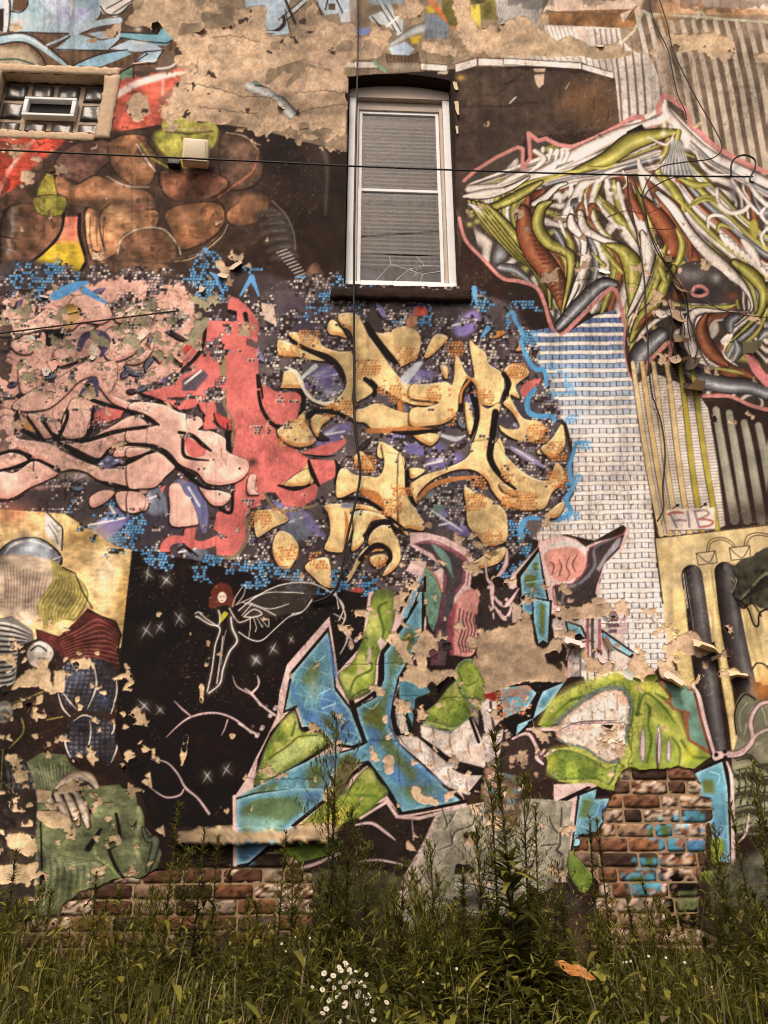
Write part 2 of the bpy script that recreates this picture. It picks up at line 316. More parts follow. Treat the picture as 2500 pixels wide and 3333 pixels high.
# white mouldings painted above the window
for t in ("650,368 770,370 810,408 655,412","1050,380 1215,395 1212,432 1050,422","1255,390 1390,350 1392,398 1262,440","1395,350 1680,362 1680,402 1395,398"): P(t,WH); S(t+" "+t.split()[0],4,DK,sm=0)
S("770,370 840,430",18,(140,176,146)); S("580,385 640,390",30,(210,196,176)); P("360,420 420,430 400,480 370,480",(206,120,80)); P("490,360 540,360 580,430 520,420",(200,170,90)); P("540,380 600,370 590,440 560,440",(196,110,60)); P("430,380 490,370 470,420",(110,80,60))
B(1290,468,34,20,(214,160,70),.9); P("1160,430 1220,430 1210,450 1150,445",(210,190,166))
# ================= upper right: striped towers
Z(1650,0,.5124)
P("-20,-20 240,-20 200,180 -20,200",(190,180,172),reg=7)
for i in range(30): S([(-20+i*9,-20),(-26+i*9,200)],2.6,(122,110,102),a=.8)
P("240,60 280,-20 980,-20 900,40 800,160 720,140",(232,196,172),reg=7,mott=.1); P("260,75 810,60 830,170 720,180 270,160",(150,104,66),mott=.5); P("420,-20 700,-20 690,10 420,0",(150,112,78)); S("240,75 290,-20",8,(230,214,200)); S("255,75 720,95 740,140 830,40",7,(110,84,66),sm=0); P("720,95 800,60 740,150",(226,190,166))
P("900,-20 1680,-20 1680,100 1020,90 930,40",(208,160,122),mott=.4,reg=7); P("1120,-20 1240,-20 1200,30 1130,20",(236,200,180)); P("1240,0 1350,-20 1355,45 1260,50",(236,204,184)); P("1370,-20 1590,-20 1590,66 1360,50",(234,200,180)); P("1600,-20 1680,-20 1680,70 1600,66",(236,204,186)); P("880,-20 960,-20 950,90 910,110 850,60",(120,92,76),soft=8)
P("240,160 720,180 730,260 830,340 940,340 1000,600 950,800 720,790 690,500 480,400 470,350 250,230",(222,204,194),reg=7)
P("440,190 520,190 540,290 460,240",(206,180,164)); P("250,165 440,190 430,215 300,275",WH)
for i in range(9): S([(250+i*26,160),(250+i*26+40,285)],4,(140,118,104)) if i<7 else 0
for i in range(8): S([(560+i*34,190),(560+i*34+14,300)],11,(150,128,112))
for i in range(6): S([(690+i*52,230+abs(i-3)*30),(715+i*52,500),(735+i*52,800)],[11,14,17],(122,100,86))
for i in range(5): S([(500+i*40,350),(520+i*40,450)],9,(150,128,112))
for i in range(5): S([(850+i*22,110+i*4),(862+i*22,230)],9,(132,112,100))
P("830,150 890,60 930,110 1680,150 1680,1150 1430,990 1150,760 1020,620",(128,104,84),reg=7,mott=.35); P("1340,260 1680,300 1680,1150 1430,990 1200,800",(92,74,62),soft=60,a=.7)
for i in range(14):
    x=850+i*70; S([(x-16,110 if i<2 else 140),(x+70,500),(x+170,1080)],[28,34,40],(188,168,148) if i>1 else (206,190,176))
S("890,90 1230,110 1680,150",16,(186,176,150)); S("735,270 810,200 870,70 930,110",16,(196,180,154),sm=0); S("1210,120 1235,70 1270,120",14,(196,180,154),sm=0)
P("930,260 1010,260 1040,420 1110,640 1130,740 1030,640 980,560",(176,150,128),soft=14,a=.8)
B(1010,100,60,60,(206,150,90),.6); B(1010,170,30,40,(214,160,100),.6); B(1420,80,120,40,(170,116,72),.5); B(1620,420,90,90,(150,128,112),.5); B(1560,200,80,70,(150,128,112),.6)
# white moulding continuing from the window
for t in ("-20,372 475,405 478,444 -20,412","480,410 680,462 682,505 480,445"): P(t,WH); S(t+" "+t.split()[0],4,DK,sm=0)
P("0,340 470,360 470,398 0,370",(214,200,190)); [S([(40+i*40,345),(70+i*40,385)],4,(110,92,82)) for i in range(11)]
P("175,480 240,475 235,540 205,565 185,530",(190,164,136)); P("170,440 250,440 240,462 180,462",(196,168,140))
S("-20,540 60,510 100,470",5,BK); S("0,680 70,660 190,655",4,BK); S("560,620 555,700",3,BK); S("650,700 645,760",3,BK); S("375,570 400,530",4,(206,184,160)); S("20,660 60,620",8,(214,196,176))
# ================= the biomechanical piece with the pink outline
WT=[(70,56,50),(190,172,162),(240,220,208),(246,230,220)]; OV=[(52,44,24),(120,110,40),(164,152,66),(212,200,120)]; RT=[(46,26,20),(104,52,32),(146,78,48),(170,104,70)]; GT=[(38,30,30),(72,66,68),(110,106,110),(190,188,190)]
Z(1650,0,.5124)
SIL="-270,1150 -190,1080 -60,1000 70,940 110,950 105,1090 150,1010 140,850 200,900 250,880 330,925 420,940 560,880 720,800 790,755 860,745 910,815 970,780 960,680 1000,600 1060,640 1140,700 1160,790 1320,930 1480,1030 1680,1110 1680,1400 -300,1400 -300,1250"
P(SIL,(76,62,52),reg=5)
Z(1650,650,.5124)
P("-270,-60 1700,-60 1700,1330 1560,1310 1430,1250 1220,1240 1180,1100 1010,920 900,1040 870,1150 820,1180 770,1110 740,960 745,800 720,650 680,570 620,600 440,780 350,860 290,820 240,660 190,560 80,520 -30,500 -150,380 -260,260 -300,120",(66,52,44),reg=5)
PKO=(204,130,124)
def sinew(mask):
    sel=mask&(REG==5); fa=(XX-2100)*.55+(YY-1000)*.83; fb=(XX-2100)*.83-(YY-1000)*.55
    u=(fb+90*np.sin(fa/150)+(N200-.5)*460+(N60-.5)*26)/58.; k=np.floor(u).astype(int); f=u-k; w=.5+.5*np.random.default_rng(3).random(97)[k%97]
    prof=np.clip(1-np.abs(f-.5)/np.maximum(w*.5*(.55+.9*N200),.05),0,1)
    pal=np.array([WT,OV,GT,WT,RT,OV,GT,WT,OV,RT,WT],np.float32)[np.random.default_rng(4).integers(0,11,97)[k%97]]
    x=prof*3; i=np.clip(x.astype(int),0,2); t=(x-i)[...,None]; ii=np.arange(pal.shape[0])[:,None],np.arange(pal.shape[1])[None]
    cc=pal[ii[0],ii[1],i]*(1-t)+pal[ii[0],ii[1],i+1]*t
    a=(np.clip(prof*3,0,1)*.82)[...,None]; COL[sel]=(COL*(1-a)+cc*a)[sel]
Z(0,0,1.507); sinew(area("1010,440 1120,340 1430,230 1659,370 1659,900 1520,860 1380,800 1370,820 1340,640 1210,710 1160,620 1040,560",sm=0)>.5)
Z(1650,650,.5124)
def bundle(A, B_, cols, seed=0):
    """parallel flowing folds between two guide curves"""
    g=np.random.default_rng(seed); pa,pb=(np.array([[float(v) for v in q.split(',')] for q in t.split()],np.float32) for t in (A,B_))
    def rs(p): q=spline(p,False,12); d=np.r_[0,np.cumsum(np.hypot(*np.diff(q,axis=0).T))]; u=np.linspace(0,d[-1],26); return np.stack([np.interp(u,d,q[:,k]) for k in (0,1)],1)
    qa,qb=rs(pa),rs(pb); wt=.6+.8*g.random(len(cols)); ed=np.r_[0,np.cumsum(wt)]/wt.sum()
    for i,cc in enumerate(cols):
        sm=(ed[i]+ed[i+1])/2+.05*np.sin(np.linspace(0,6,26)+i*2)[:,None]*(1/len(cols)); p=qa*(1-sm)+qb*sm
        w=np.hypot(*(qb-qa).T)*(ed[i+1]-ed[i])*1.12*(1+.25*np.sin(np.linspace(0,5,26)+i*1.7)); w=np.maximum(w,6); w[0]*=.5; w[-1]*=.4
        U(p,list(w),cc,sm=0,off=.3*(-1)**i,a=.97)
        S(p+np.array((w.mean()*.45,0)),[3,7,3],(44,32,28),sm=0,soft=5,a=.8)
bundle("1080,-330 1200,-200 1350,-60 1500,100 1700,260","1080,20 1200,180 1400,350 1560,480 1700,560",[OV,WT,OV,GT,RT,WT,OV,WT],3)
bundle("1000,-560 860,-300 840,-180 900,20 1000,200 1060,400","1060,-560 1060,-300 1000,-200 1080,20 1200,200 1400,420",[WT,GT,RT,RT,OV,WT],4)
bundle("-250,-30 -150,160 40,340 180,470 262,700","150,-40 60,60 90,220 260,400 330,700",[OV,WT,OV,OV,WT,OV],5)
bundle("620,-130 660,60 760,200 850,330 870,480 770,750","860,-60 920,120 960,300 960,450 880,640 790,880",[WT,OV,WT,RT,WT,OV],6)
bundle("400,-100 400,60 470,240 480,420 380,690","620,-130 560,60 640,220 800,340 850,480 780,740",[WT,GT,WT,OV,RT,WT,OV],7)
bundle("110,0 130,200 200,350 300,500 345,700","320,-60 230,100 250,260 390,360 400,520 355,720",[RT,RT,OV],8)
bundle("140,-130 300,-160 480,-200 700,-280 960,-400","300,-60 420,-100 600,-130 800,-160 1000,-200",[WT,OV,WT,GT,WT],9)
bundle("960,450 900,640 800,880 780,1080","1060,440 1010,560 950,700 870,860 820,1000",[OV,OV,RT],10)
bundle("1400,440 1540,600 1550,720 1420,850 1380,960","1700,520 1660,700 1600,850 1480,960 1420,1050",[WT,OV,GT,OV],11)
bundle("1300,690 1150,760 1130,850 1200,1000 1290,1060","1540,720 1330,740 1280,830 1330,980 1420,1060",[WT,WT,RT,RT],12)
bundle("1020,-600 1200,-430 1400,-270 1700,-120","1010,-500 1150,-330 1300,-210 1500,-100 1700,20",[WT,WT,GT,WT],13)
bundle("1000,-600 700,-440 330,-310 0,-190 -250,-100","1080,-430 760,-330 420,-190 100,-90 -240,-20",[WT,WT,OV,WT],14)
Z(1650,0,.5124)
S("-270,1150 -190,1080 -60,1000 70,940 105,950 100,1085 150,1010 140,850 200,900 250,885 330,925 420,940 560,880 720,800 790,755 860,745 905,825 970,780 965,690 1000,605 1060,640 1140,700 1160,790 1320,930 1480,1030 1680,1110",[22,24,28,34,30],PKO,sm=0)
U("-240,1200 0,1190 200,1120 420,1000 700,860 860,800 980,760 1010,700",[50,70,80,90,80,50,60,20],WT,off=.1); U("1010,640 1020,720 1140,860 1290,980 1480,1080 1680,1180",[20,60,70,60,66,60],WT)
for x,y in ((235,950),(285,960),(325,965),(360,970),(390,975)): U([(x,y),(x-15,y+60)],[34,14],WT)
U("180,960 240,1010 200,1060 130,1110",[30,36,30,10],WT); U("-60,1180 60,1120 150,1090",[16,40,8],WT); P("760,840 860,790 880,820 780,880",BK)
for k in range(9): S([(310+k*14,1080-k*6),(326+k*12,1056-k*4)],5,BK)
U("420,1100 640,1010 800,900 1000,850 1090,845",[30,90,110,60,30],OV,edge=BK); U("1095,840 1080,930 1110,970 1190,1000",[36,34,24,16],OV)
U("500,1060 620,1070 700,1040",[10,26,8],OV); U("160,1180 360,1110 470,1080",[12,26,8],OV); U("0,1260 120,1170 300,1120",[20,24,8],OV)
U("840,1010 860,1080 960,1170 1080,1300 1120,1370",[16,44,52,40,20],WT); U("900,870 1010,920 1060,860",[10,20,10],WT)
for x,y,r in ((995,850,20),(1000,800,22),(1040,810,16),(990,760,18),(910,1020,20),(930,1060,16),(950,1090,14),(980,1000,18),(1140,930,34),(640,1190,22),(670,1230,20),(700,1250,22),(735,1250,20),(680,1190,18),(330,1240,20),(340,1280,20),(420,1210,14),(380,1220,16)): B(x,y,r,r*1.1,WH,.95)
for i in range(8): U([(1000+i*26,1110),(1010+i*20,1010+abs(i-4)*10),(1060+i*6,900)],[26,16,6],[(90,84,84),(150,146,146),(214,204,198)])
U("1200,960 1250,1060 1330,1110 1420,1110",[10,30,24,10],WT); U("1170,900 1240,970 1320,1040 1430,1090",[8,20,20,8],GT)
U("1340,1200 1350,1290 1420,1350 1500,1340 1540,1290 1500,1200",[20,30,34,34,26,10],WT); U("1430,1140 1500,1240 1600,1360",[16,26,20],WT); U("1520,1120 1580,1230 1680,1330",[20,34,30],WT); B(1440,1230,26,60,(110,104,104),.9); B(1440,1290,14,20,BK,.9)
U("1000,1130 1080,1240 1130,1340",[40,70,30],OV); U("1100,1140 1200,1180 1290,1170",[20,50,14],OV)
for i in range(3): U([(1120+i*20,1360-i*20),(1220+i*20,1260+i*6),(1330+i*10,1250+i*20)],[8,18,6],OV)
U("-250,1350 -60,1310 100,1230 220,1160",[20,46,56,20],OV,edge=BK); U("-230,1250 -100,1240 40,1190 140,1130",[30,40,30,10],WT,edge=BK); U("170,1300 240,1260 320,1190 380,1170",[30,44,30,12],WT,edge=BK); U("190,1370 220,1320 260,1300",[40,56,30],OV,edge=BK)
U("360,1380 400,1300 430,1250 480,1180 560,1150",[40,50,40,60,16],WT); U("740,1090 770,1160 740,1200",[14,20,8],WT); U("760,1060 640,1110 580,1170",[10,36,12],WT)
U("440,1380 460,1310 480,1300 500,1370",[20,24,20,30],RT); U("520,1380 540,1310 600,1340",[30,40,14],RT); U("780,1180 800,1270 860,1390",[30,60,50],RT); U("590,1250 660,1330 720,1390",[14,60,60],OV); U("500,1240 505,1300 515,1370",[16,20,10],WT)
U("880,1130 960,1230 1080,1320",[8,70,60],RT,a=.9)
Z(1650,650,.5124)
# left lobe
for i in range(5): U([(-240+i*30,10+i*8),(-120+i*30,150+i*4),(40+i*24,330),(190+i*16,450),(262+i*4,690)],[20,50,52,44,14],OV,edge=BK)
U("-270,-20 -150,-40 -20,-60",[20,50,30],WT); U("-240,30 -180,60 -150,110",[10,34,8],WT)
for x,y in ((-225,100),(-190,140),(-150,90),(-130,50),(-100,110),(-235,160)): B(x,y,22,20,(206,194,110),.95)
U("110,70 130,200 180,330 270,450 330,560 350,700",[60,130,140,130,110,20],RT,edge=BK)
for i in range(16): S([(140+i*12,200+i*30),(190+i*10,210+i*28),(230+i*9,190+i*30)],6,(56,30,22),soft=3)
for i in range(5): B(270+i*18,430+i*40,26,16,(170,120,90),.8)
U("280,20 220,60 200,170 260,270 370,330 410,380 400,520 350,730",[20,60,74,72,60,56,34,8],OV,edge=BK)
U("330,110 350,170 380,250",[20,26,4],WT); U("410,110 420,170 490,260 480,420 440,560 380,690",[30,60,44,30,34,6],WT,edge=BK); U("300,190 340,240 370,310",[20,50,14],GT)
U("470,90 500,190 600,250 720,300 800,370 830,430 860,600",[40,56,40,40,60,30,6],WT,edge=BK); U("580,20 640,100 720,190",[10,36,10],WT); U("520,370 480,480 470,540",[50,50,8],WT)
for x,y in ((740,220),(770,250),(790,280),(850,150),(850,200),(880,220)): B(x,y,22,24,WH,.95)
U("620,30 720,130 760,170",[20,60,10],OV)
U("540,340 620,420",[10,34],OV); U("600,300 680,400 740,470",[14,40,20],OV); U("640,290 740,330 810,440 810,560 790,690",[20,80,130,100,20],OV,edge=BK)
U("860,210 900,310 900,400 870,540 800,690 765,750",[20,90,70,44,30,6],WT,edge=BK)
for i in range(5): S([(900+i*20,220+i*26),(915+i*20,290+i*26)],14,WH,soft=3)
U("880,0 960,110 1040,230 1060,330 1040,360",[30,100,110,90,20],RT,edge=BK); U("1080,190 1120,280 1100,380 1060,440",[12,46,44,8],OV); U("1100,120 1160,250 1170,360",[10,34,30],RT)
U("960,-40 1060,60 1150,190 1240,300 1390,440 1500,540 1555,640 1545,720 1400,840",[30,60,56,70,80,40,14,12,8],WT,edge=BK); U("1090,0 1200,110 1330,240 1430,330",[10,30,36,20],OV); U("1210,400 1300,470 1400,500",[10,30,6],WT)
U("1280,180 1290,110 1380,110 1500,220",[20,26,24,6],WT); U("1340,200 1360,160 1440,190",[20,30,10],OV); P("1540,160 1580,130 1600,200 1570,260",OLV,sm=1,soft=5)
for i in range(9): U([(1370+i*32,230+i*26),(1400+i*32,290+i*24)],[34,20],WT)
U("1500,260 1560,330 1610,420",[30,60,26],WT); U("1640,60 1620,100 1660,160",[20,30,16],WT); U("1660,180 1620,240 1640,300",[16,24,10],WT)
U("1450,400 1560,480 1630,580 1620,700 1560,780 1430,900",[40,80,60,40,30,10],OV,edge=BK)
# head with the pink eye
P("1010,560 1080,440 1200,390 1330,430 1450,540 1500,610 1380,660 1180,660 1060,640",(64,52,50),sm=1); B(1180,480,110,50,(140,132,130),.8); B(1330,500,40,40,(176,168,164),.8); B(1440,610,50,30,RUST,.9); B(1090,610,60,40,RUST,.8)
U("1180,590 1200,555 1250,555 1278,590 1240,612 1190,608 1180,590",20,[PKO,PKO]); P("1200,590 1230,568 1258,588 1230,600",BK)
U("1050,660 1200,680 1400,680 1460,665",[10,20,26,6],OV); U("1060,440 1000,560 960,650 860,760 790,900",[40,70,60,70,20],OV,edge=BK); U("960,700 880,760 820,830",[14,40,10],RT)
U("1010,300 980,420 1010,520",[20,60,30],OV)
U("820,930 870,840 1000,740 1160,710 1300,690",[14,30,24,16,8],WT); U("1540,715 1380,710 1200,720 1150,850 1200,980 1270,1050",[6,10,50,80,70,14],WT,edge=BK); U("1270,730 1240,830 1300,970 1400,1050",[20,70,80,30],RT,edge=BK); U("1370,960 1400,1010 1470,1060",[10,16,4],WT); P("1360,900 1410,850 1440,860 1400,930",WH,sm=1)
U("820,1090 850,980 980,860",[60,120,90],GT,edge=BK); U("1420,830 1420,770 1470,740",[50,80,40],GT); U("1460,900 1480,960 1440,1030",[30,70,20],GT); U("1600,900 1640,850 1680,840",[20,60,50],GT)
U("330,810 450,680 600,540 690,540",[50,80,70,40],GT,edge=BK); U("-40,430 60,450 170,540",[50,60,20],GT)
U("1150,1080 1250,1140 1400,1180 1560,1190 1700,1250",[60,110,100,90,80],GT,edge=BK); U("1300,1070 1450,1090 1510,1110",[10,26,6],OV)
S("-300,120 -260,260 -150,380 -30,500 80,520 190,560 240,660 290,820 350,860 440,780 620,600 680,570 720,650 745,800 740,960 770,1110 820,1180 870,1150 900,1040 1010,930 1045,920 1030,1050",[20,24,26,26,26,24],PKO); S("-270,1150 -300,1250",10,PKO) if 0 else 0
S("1220,1250 1330,1250 1430,1255 1560,1310 1700,1345",[26,22,26],PKO); U("1535,970 1590,1080 1680,1190",[50,60,50],[(204,110,110),(214,130,128)])
# ================= the white tower of windows
Z(1650,650,.5124)
TW=area("100,850 270,815 350,870 560,740 690,700 745,800 740,960 770,1110 830,1190 890,1400 140,1400 170,1300 260,1180 240,1090 150,1040",sm=0)
Z(1650,1300,.5124)
TW=np.maximum(TW,area("100,-60 840,-60 880,180 915,500 940,880 990,1270 1030,1640 870,1800 500,1800 420,1500 560,1300 640,1000 780,840 740,800 560,900 380,860 210,900 90,860 100,760 330,740 430,600 420,300 380,150 300,90 120,110",sm=0))
TW*=(REG!=5)
REG[TW>.5]=6
wbl=(N60-.5)*2.6+(N20-.5)*1.4
blue=np.clip((1480-YY)/420,0,1)*np.clip(.65+.35*N200,0,1)
pane=np.stack([236-blue*150,220-blue*92,212-blue*32],-1)
deep=np.clip((1180-YY)/140,0,1)[...,None]; pane=pane*(1-deep*.45)+np.array((52,60,120),np.float32)*deep*.45
pane*= (0.93+.14*N60)[...,None]
rowp=29.0+ (YY-1000)*0.004; ph=np.cumsum(np.full(CH,CS,np.float32)[:,None]/rowp,0) + (XX-1900)*0.0005+wbl/32.
fr=ph-np.floor(ph); rowi=np.floor(ph).astype(int)
slab=fr<.42
wp=21.5+(YY-1000)*0.002; cx=(XX+wbl*1.4+(YY-1300)*-.05-1700)/wp+(rowi%5)*.09; fc=cx-np.floor(cx)
COL[TW>.5]=pane[TW>.5]
vis=(TW>.5)
wb=np.clip(1-blue*1.0,0,1)
sc=np.array((249,231,220),np.float32)
COL[vis&slab]=sc*(0.97)
tl=vis&(~slab)&(fc<.14); COL[tl]=(62,48,46)
tl=vis&(fr>.93); COL[tl]=COL[tl]*.35+np.array((90,74,72))*.65
tl=vis&(fr>.40)&(fr<.45); COL[tl]=(92,78,78)
grey=vis&(N60>.62)&(~slab); COL[grey]*=np.array((.93,.95,.98))
S("690,-60 720,250 750,460 800,800 820,960",5,(150,140,150),a=.6)
# ================= tower with yellow piers
Z(1650,650,.5124)
P("820,1180 930,1100 1010,1130 1130,1180 1190,1240 1260,1300 1290,1400 850,1400",(226,208,190),reg=8)
Z(1650,1300,.5124)
P("840,-60 1200,-60 1280,60 1330,320 1400,800 1330,830 1020,870 960,860 930,560 880,240",(228,210,196),reg=8)
for i in range(62):
    y=-250+i*19.5; S([(820+max(0,(y+0)*.16),y+8),(1320+(y)*.12,y-14)],3,(96,78,70),a=.9)
for k,(xt,xb,c) in enumerate(((830,985,(222,190,140)),(888,1040,(214,176,120)),(960,1090,(222,190,140)),(1045,1165,(222,186,130)),(1128,1245,(176,156,56)),(1205,1345,(180,160,60)))):
    S([(xt-28,-230),(xt,-40),((xt+xb)/2-14,380),(xb,860)],[24,30,34],c); S([(xt-44,-230),(xt-18,-40),((xt+xb)/2-32,380),(xb-20,860)],5,(60,44,38)); S([(xt-12,-230),(xt+16,-40),((xt+xb)/2+4,380),(xb+18,860)],4,(120,96,80))
for xt,xb in ((855,1010),(920,1062),(1000,1125)): S([(xt,-40),((xt+xb)/2-10,380),(xb,840)],10,(186,170,156),a=.7)
# ---- dark striped block
P("1280,20 1460,40 1680,90 1680,790 1390,810 1340,420",(44,30,26),reg=9,soft=4)
for k,(xt,xb,yt) in enumerate(((1330,1450,70),(1415,1530,90),(1510,1620,150),(1600,1710,170))): S([(xt,yt),((xt+xb)/2-4,400),(xb,770)],[44,54,60],(150,142,124),soft=4); S([(xt+8,yt),((xt+xb)/2+4,400),(xb+8,770)],[14,20,24],(166,158,140),soft=8)
P("1380,680 1680,640 1680,800 1390,815",(52,38,32),soft=60,a=.75)
# signboard (lettering added after)
P("1015,705 1320,690 1325,825 1030,835",(228,204,192)); S("1030,835 1325,828",4,DK); [S([(1050+i*45,838),(1090+i*45,865),(1100+i*45,838)],3,(110,86,70),sm=0) for i in range(6)]
for x,y in ((1088,672),(1262,668)): S([(x-32,y+24),(x,y)],5,BK); B(x,y,12,10,BK,1,hard=5); P([(x-8,y+20),(x+14,y+20),(x+18,y+60),(x-10,y+60)],(226,206,140),soft=4,a=.7)
# ---- cream building with dark columns
P("945,885 1680,795 1680,1800 1480,1800 1440,1500 1030,1640",(216,186,136),reg=10,mott=.12); B(1010,1000,60,90,(200,160,90),.5); B(1300,900,120,40,(196,164,110),.6); S("945,885 1680,800",5,DK); S("942,885 990,1300",9,BK)
for t in ("1205,980 1325,965 1340,1040 1218,1055","1415,945 1545,932 1550,1010 1428,1025"): P(t,(220,192,150)); S(t,5,DK,sm=0,closed=1); q=t.split(); S([tuple(map(float,q[0].split(','))),(float(q[2].split(',')[0])-55,float(q[2].split(',')[1])-2),tuple(map(float,q[1].split(',')))],5,DK,sm=1)
S("1270,970 1290,900 1360,880 1420,900 1460,945",5,DK); S("1285,970 1300,915 1360,895 1410,912 1445,945",5,DK); S("1510,935 1530,870 1600,850 1680,865",5,DK); S("1525,935 1545,885 1600,865 1680,880",5,DK)
Z(1650,1950,.5124)
COLM=[(26,18,16),(44,34,32),(70,62,62),(104,98,98)]
U("1178,-150 1210,100 1255,420 1330,900 1350,1000",[132,140,140,120,110],COLM,off=-.4); U("1385,-170 1420,100 1480,420 1560,700 1600,900",[130,140,150,120,100],COLM,off=-.4)
S("1122,-160 1150,60",5,WH); S("1135,-165 1190,200",4,(150,140,130)); U("1290,-180 1330,150 1400,560 1440,820 1460,1100",[30,50,60,50,40],[(176,140,80),(214,184,120),(226,200,150)],off=.1); U("1500,-60 1560,200 1640,520",[60,70,60],[(190,160,100),(220,190,136)],off=0)
P("1060,-60 1130,-60 1150,180 1180,420 1200,560 1120,600 1060,330",(220,190,128),soft=3,mott=.15)
B(1620,580,90,120,(206,130,66),.8); P("1540,650 1700,650 1700,1500 1440,1500 1430,1000",(120,114,92),reg=10,mott=.2)
Z(1650,1300,.5124)
P("1440,1090 1490,1020 1560,1000 1600,970 1700,960 1700,1310 1620,1330 1560,1300 1500,1330 1440,1240 1470,1160",(66,62,48),sm=1,mott=.4)
for i in range(7): S([(1480+i*20,1210-i*22+60),(1560+i*16,1160-i*20+60),(1660+i*10,1110-i*22+60)],[6,12,7],(120,112,88),soft=2); S([(1490+i*20,1225-i*22+60),(1570+i*16,1172-i*20+60),(1670+i*10,1122-i*22+60)],8,(32,24,20),soft=2)
for i in range(14): B(1440+ (i*37)%220,1060+(i*71)%250,22,14,(28,20,17),.8,ang=i*31)
S("1440,1090 1470,1160 1440,1240 1500,1330 1560,1300 1620,1380",9,BK); S("1430,1140 1455,1180 1430,1230",9,(130,122,100))
Z(1650,1950,.5124)
S("1460,0 1530,60 1570,160 1600,170 1610,90 1680,60",12,BK); S("1540,40 1580,150",6,(120,112,90)); P("1450,700 1500,600 1600,640 1660,760 1640,880 1540,920 1460,860",(104,100,80),sm=1); S("1460,860 1450,720 1510,610 1580,640",10,BK); S("1490,840 1480,740 1530,660",8,(150,146,120)); S("1510,860 1560,700 1620,690 1650,800",8,(150,146,120)); S("1560,450 1590,410 1640,420 1670,470",9,BK)
for i in range(9): S([(1450,1010+i*60),(1540,1000+i*58),(1600,1060+i*50),(1680,1050+i*52)],[26,34,26],(142,138,112) if i%2 else (60,52,42),soft=3); S([(1460,1030+i*60),(1550,1020+i*58),(1610,1080+i*50),(1690,1070+i*52)],6,BK)
for i in range(6): S([(1430+i*44,1090),(1480+i*40,1180),(1440+i*44,1300)],10,(46,38,32),soft=2)
# ================= central lettering: pixel-cell ground, pink left, yellow right, coral between
Z(0,0,1.507)
P("-20,600 200,590 420,600 560,590 740,640 900,640 1080,650 1130,690 1150,760 1180,830 1200,900 1235,1000 1230,1080 1180,1130 1100,1190 1060,1230 980,1260 840,1280 560,1270 420,1230 280,1190 150,1130 -20,1110",(72,60,62),sm=1,soft=14,reg=3)
P("560,640 740,640 900,640 1080,650 1150,760 1235,1000 1180,1130 1060,1230 840,1280 700,1270 640,1000 560,800",(98,84,84),sm=1,soft=10,reg=4)
for (x,y,r,c) in ((120,700,120,(60,44,40)),(330,690,120,(52,38,34)),(480,640,90,(48,34,30)),(650,700,80,(60,50,70)),(860,700,140,(46,34,32)),(1040,740,90,(50,40,44)),(760,800,90,(70,62,90)),(930,880,90,(64,56,84)),(1120,900,80,(56,48,64)),(620,1010,90,(64,52,56)),(960,1060,110,(60,54,72)),(700,1170,110,(48,38,42)),(900,1180,90,(44,34,34)),(330,1130,120,(56,48,60)),(120,1010,120,(60,46,42))): B(x,y,r,r*.8,c,.8)
MW=[(216,196,184),(178,160,152),(134,122,128),(98,88,98),(56,42,42),(40,28,26)]
mosaic("-20,610 560,600 1080,660 1200,900 1230,1090 1040,1240 560,1260 150,1130 -20,1100",.57,MW,seed=20,cl=42)
MBL=[(86,152,206),(72,136,192),(110,166,206),(48,36,34)]
mosaic("430,560 740,610 1130,640 1150,720 1000,720 700,700 440,640",.74,MBL,seed=21,cl=50); mosaic("40,560 420,590 420,650 40,660",.76,MBL,seed=22,cl=50); mosaic("150,1080 300,1100 330,1240 200,1200",.6,MBL,seed=23,cl=50); mosaic("330,1180 700,1230 1000,1240 1000,1290 560,1290 360,1240",.7,MBL,seed=24,cl=50); mosaic("1000,1150 1140,1100 1180,1180 1080,1250",.62,MBL,seed=25,cl=50)
def face(t, c, sh, hl, k=7, sm=1):
    """one lettering shape: black edge down left, shaded lower rim, pale upper rim, soft tonal drift"""
    p=pts(t); p=spline(p,True) if sm else p; g=polymask(p,int(k*2/CS+6))
    if g is None: return
    sl,m=g; n=lambda d,e: np.roll(np.roll(m,d,0),e,1)
    kk=max(int(k/CS),2); e=np.maximum.reduce([n(kk,-kk//2),n(kk//2,-kk//2),n(kk,0),n(kk//2,kk//3),n(-1,-1)]); put(sl,boxblur(e,1)*.82,BK)
    put(sl,m,col(c)[None,None]*(1+.14*(N20[sl]+N60[sl]-1)+.10*(N200[sl]-.5))[...,None])
    lo=m*(1-n(-int(k*1.6/CS),int(k*.5/CS)))*np.clip(fnoise(70,2,84,1.,sl)*3-.8,0,1); put(sl,boxblur(lo,1)*.7*m,sh)
    up=m*(1-n(int(k*.7/CS)+1,0))*np.clip(fnoise(90,2,85,1.,sl)*3-.9,0,1); put(sl,boxblur(up,1)*m,hl)
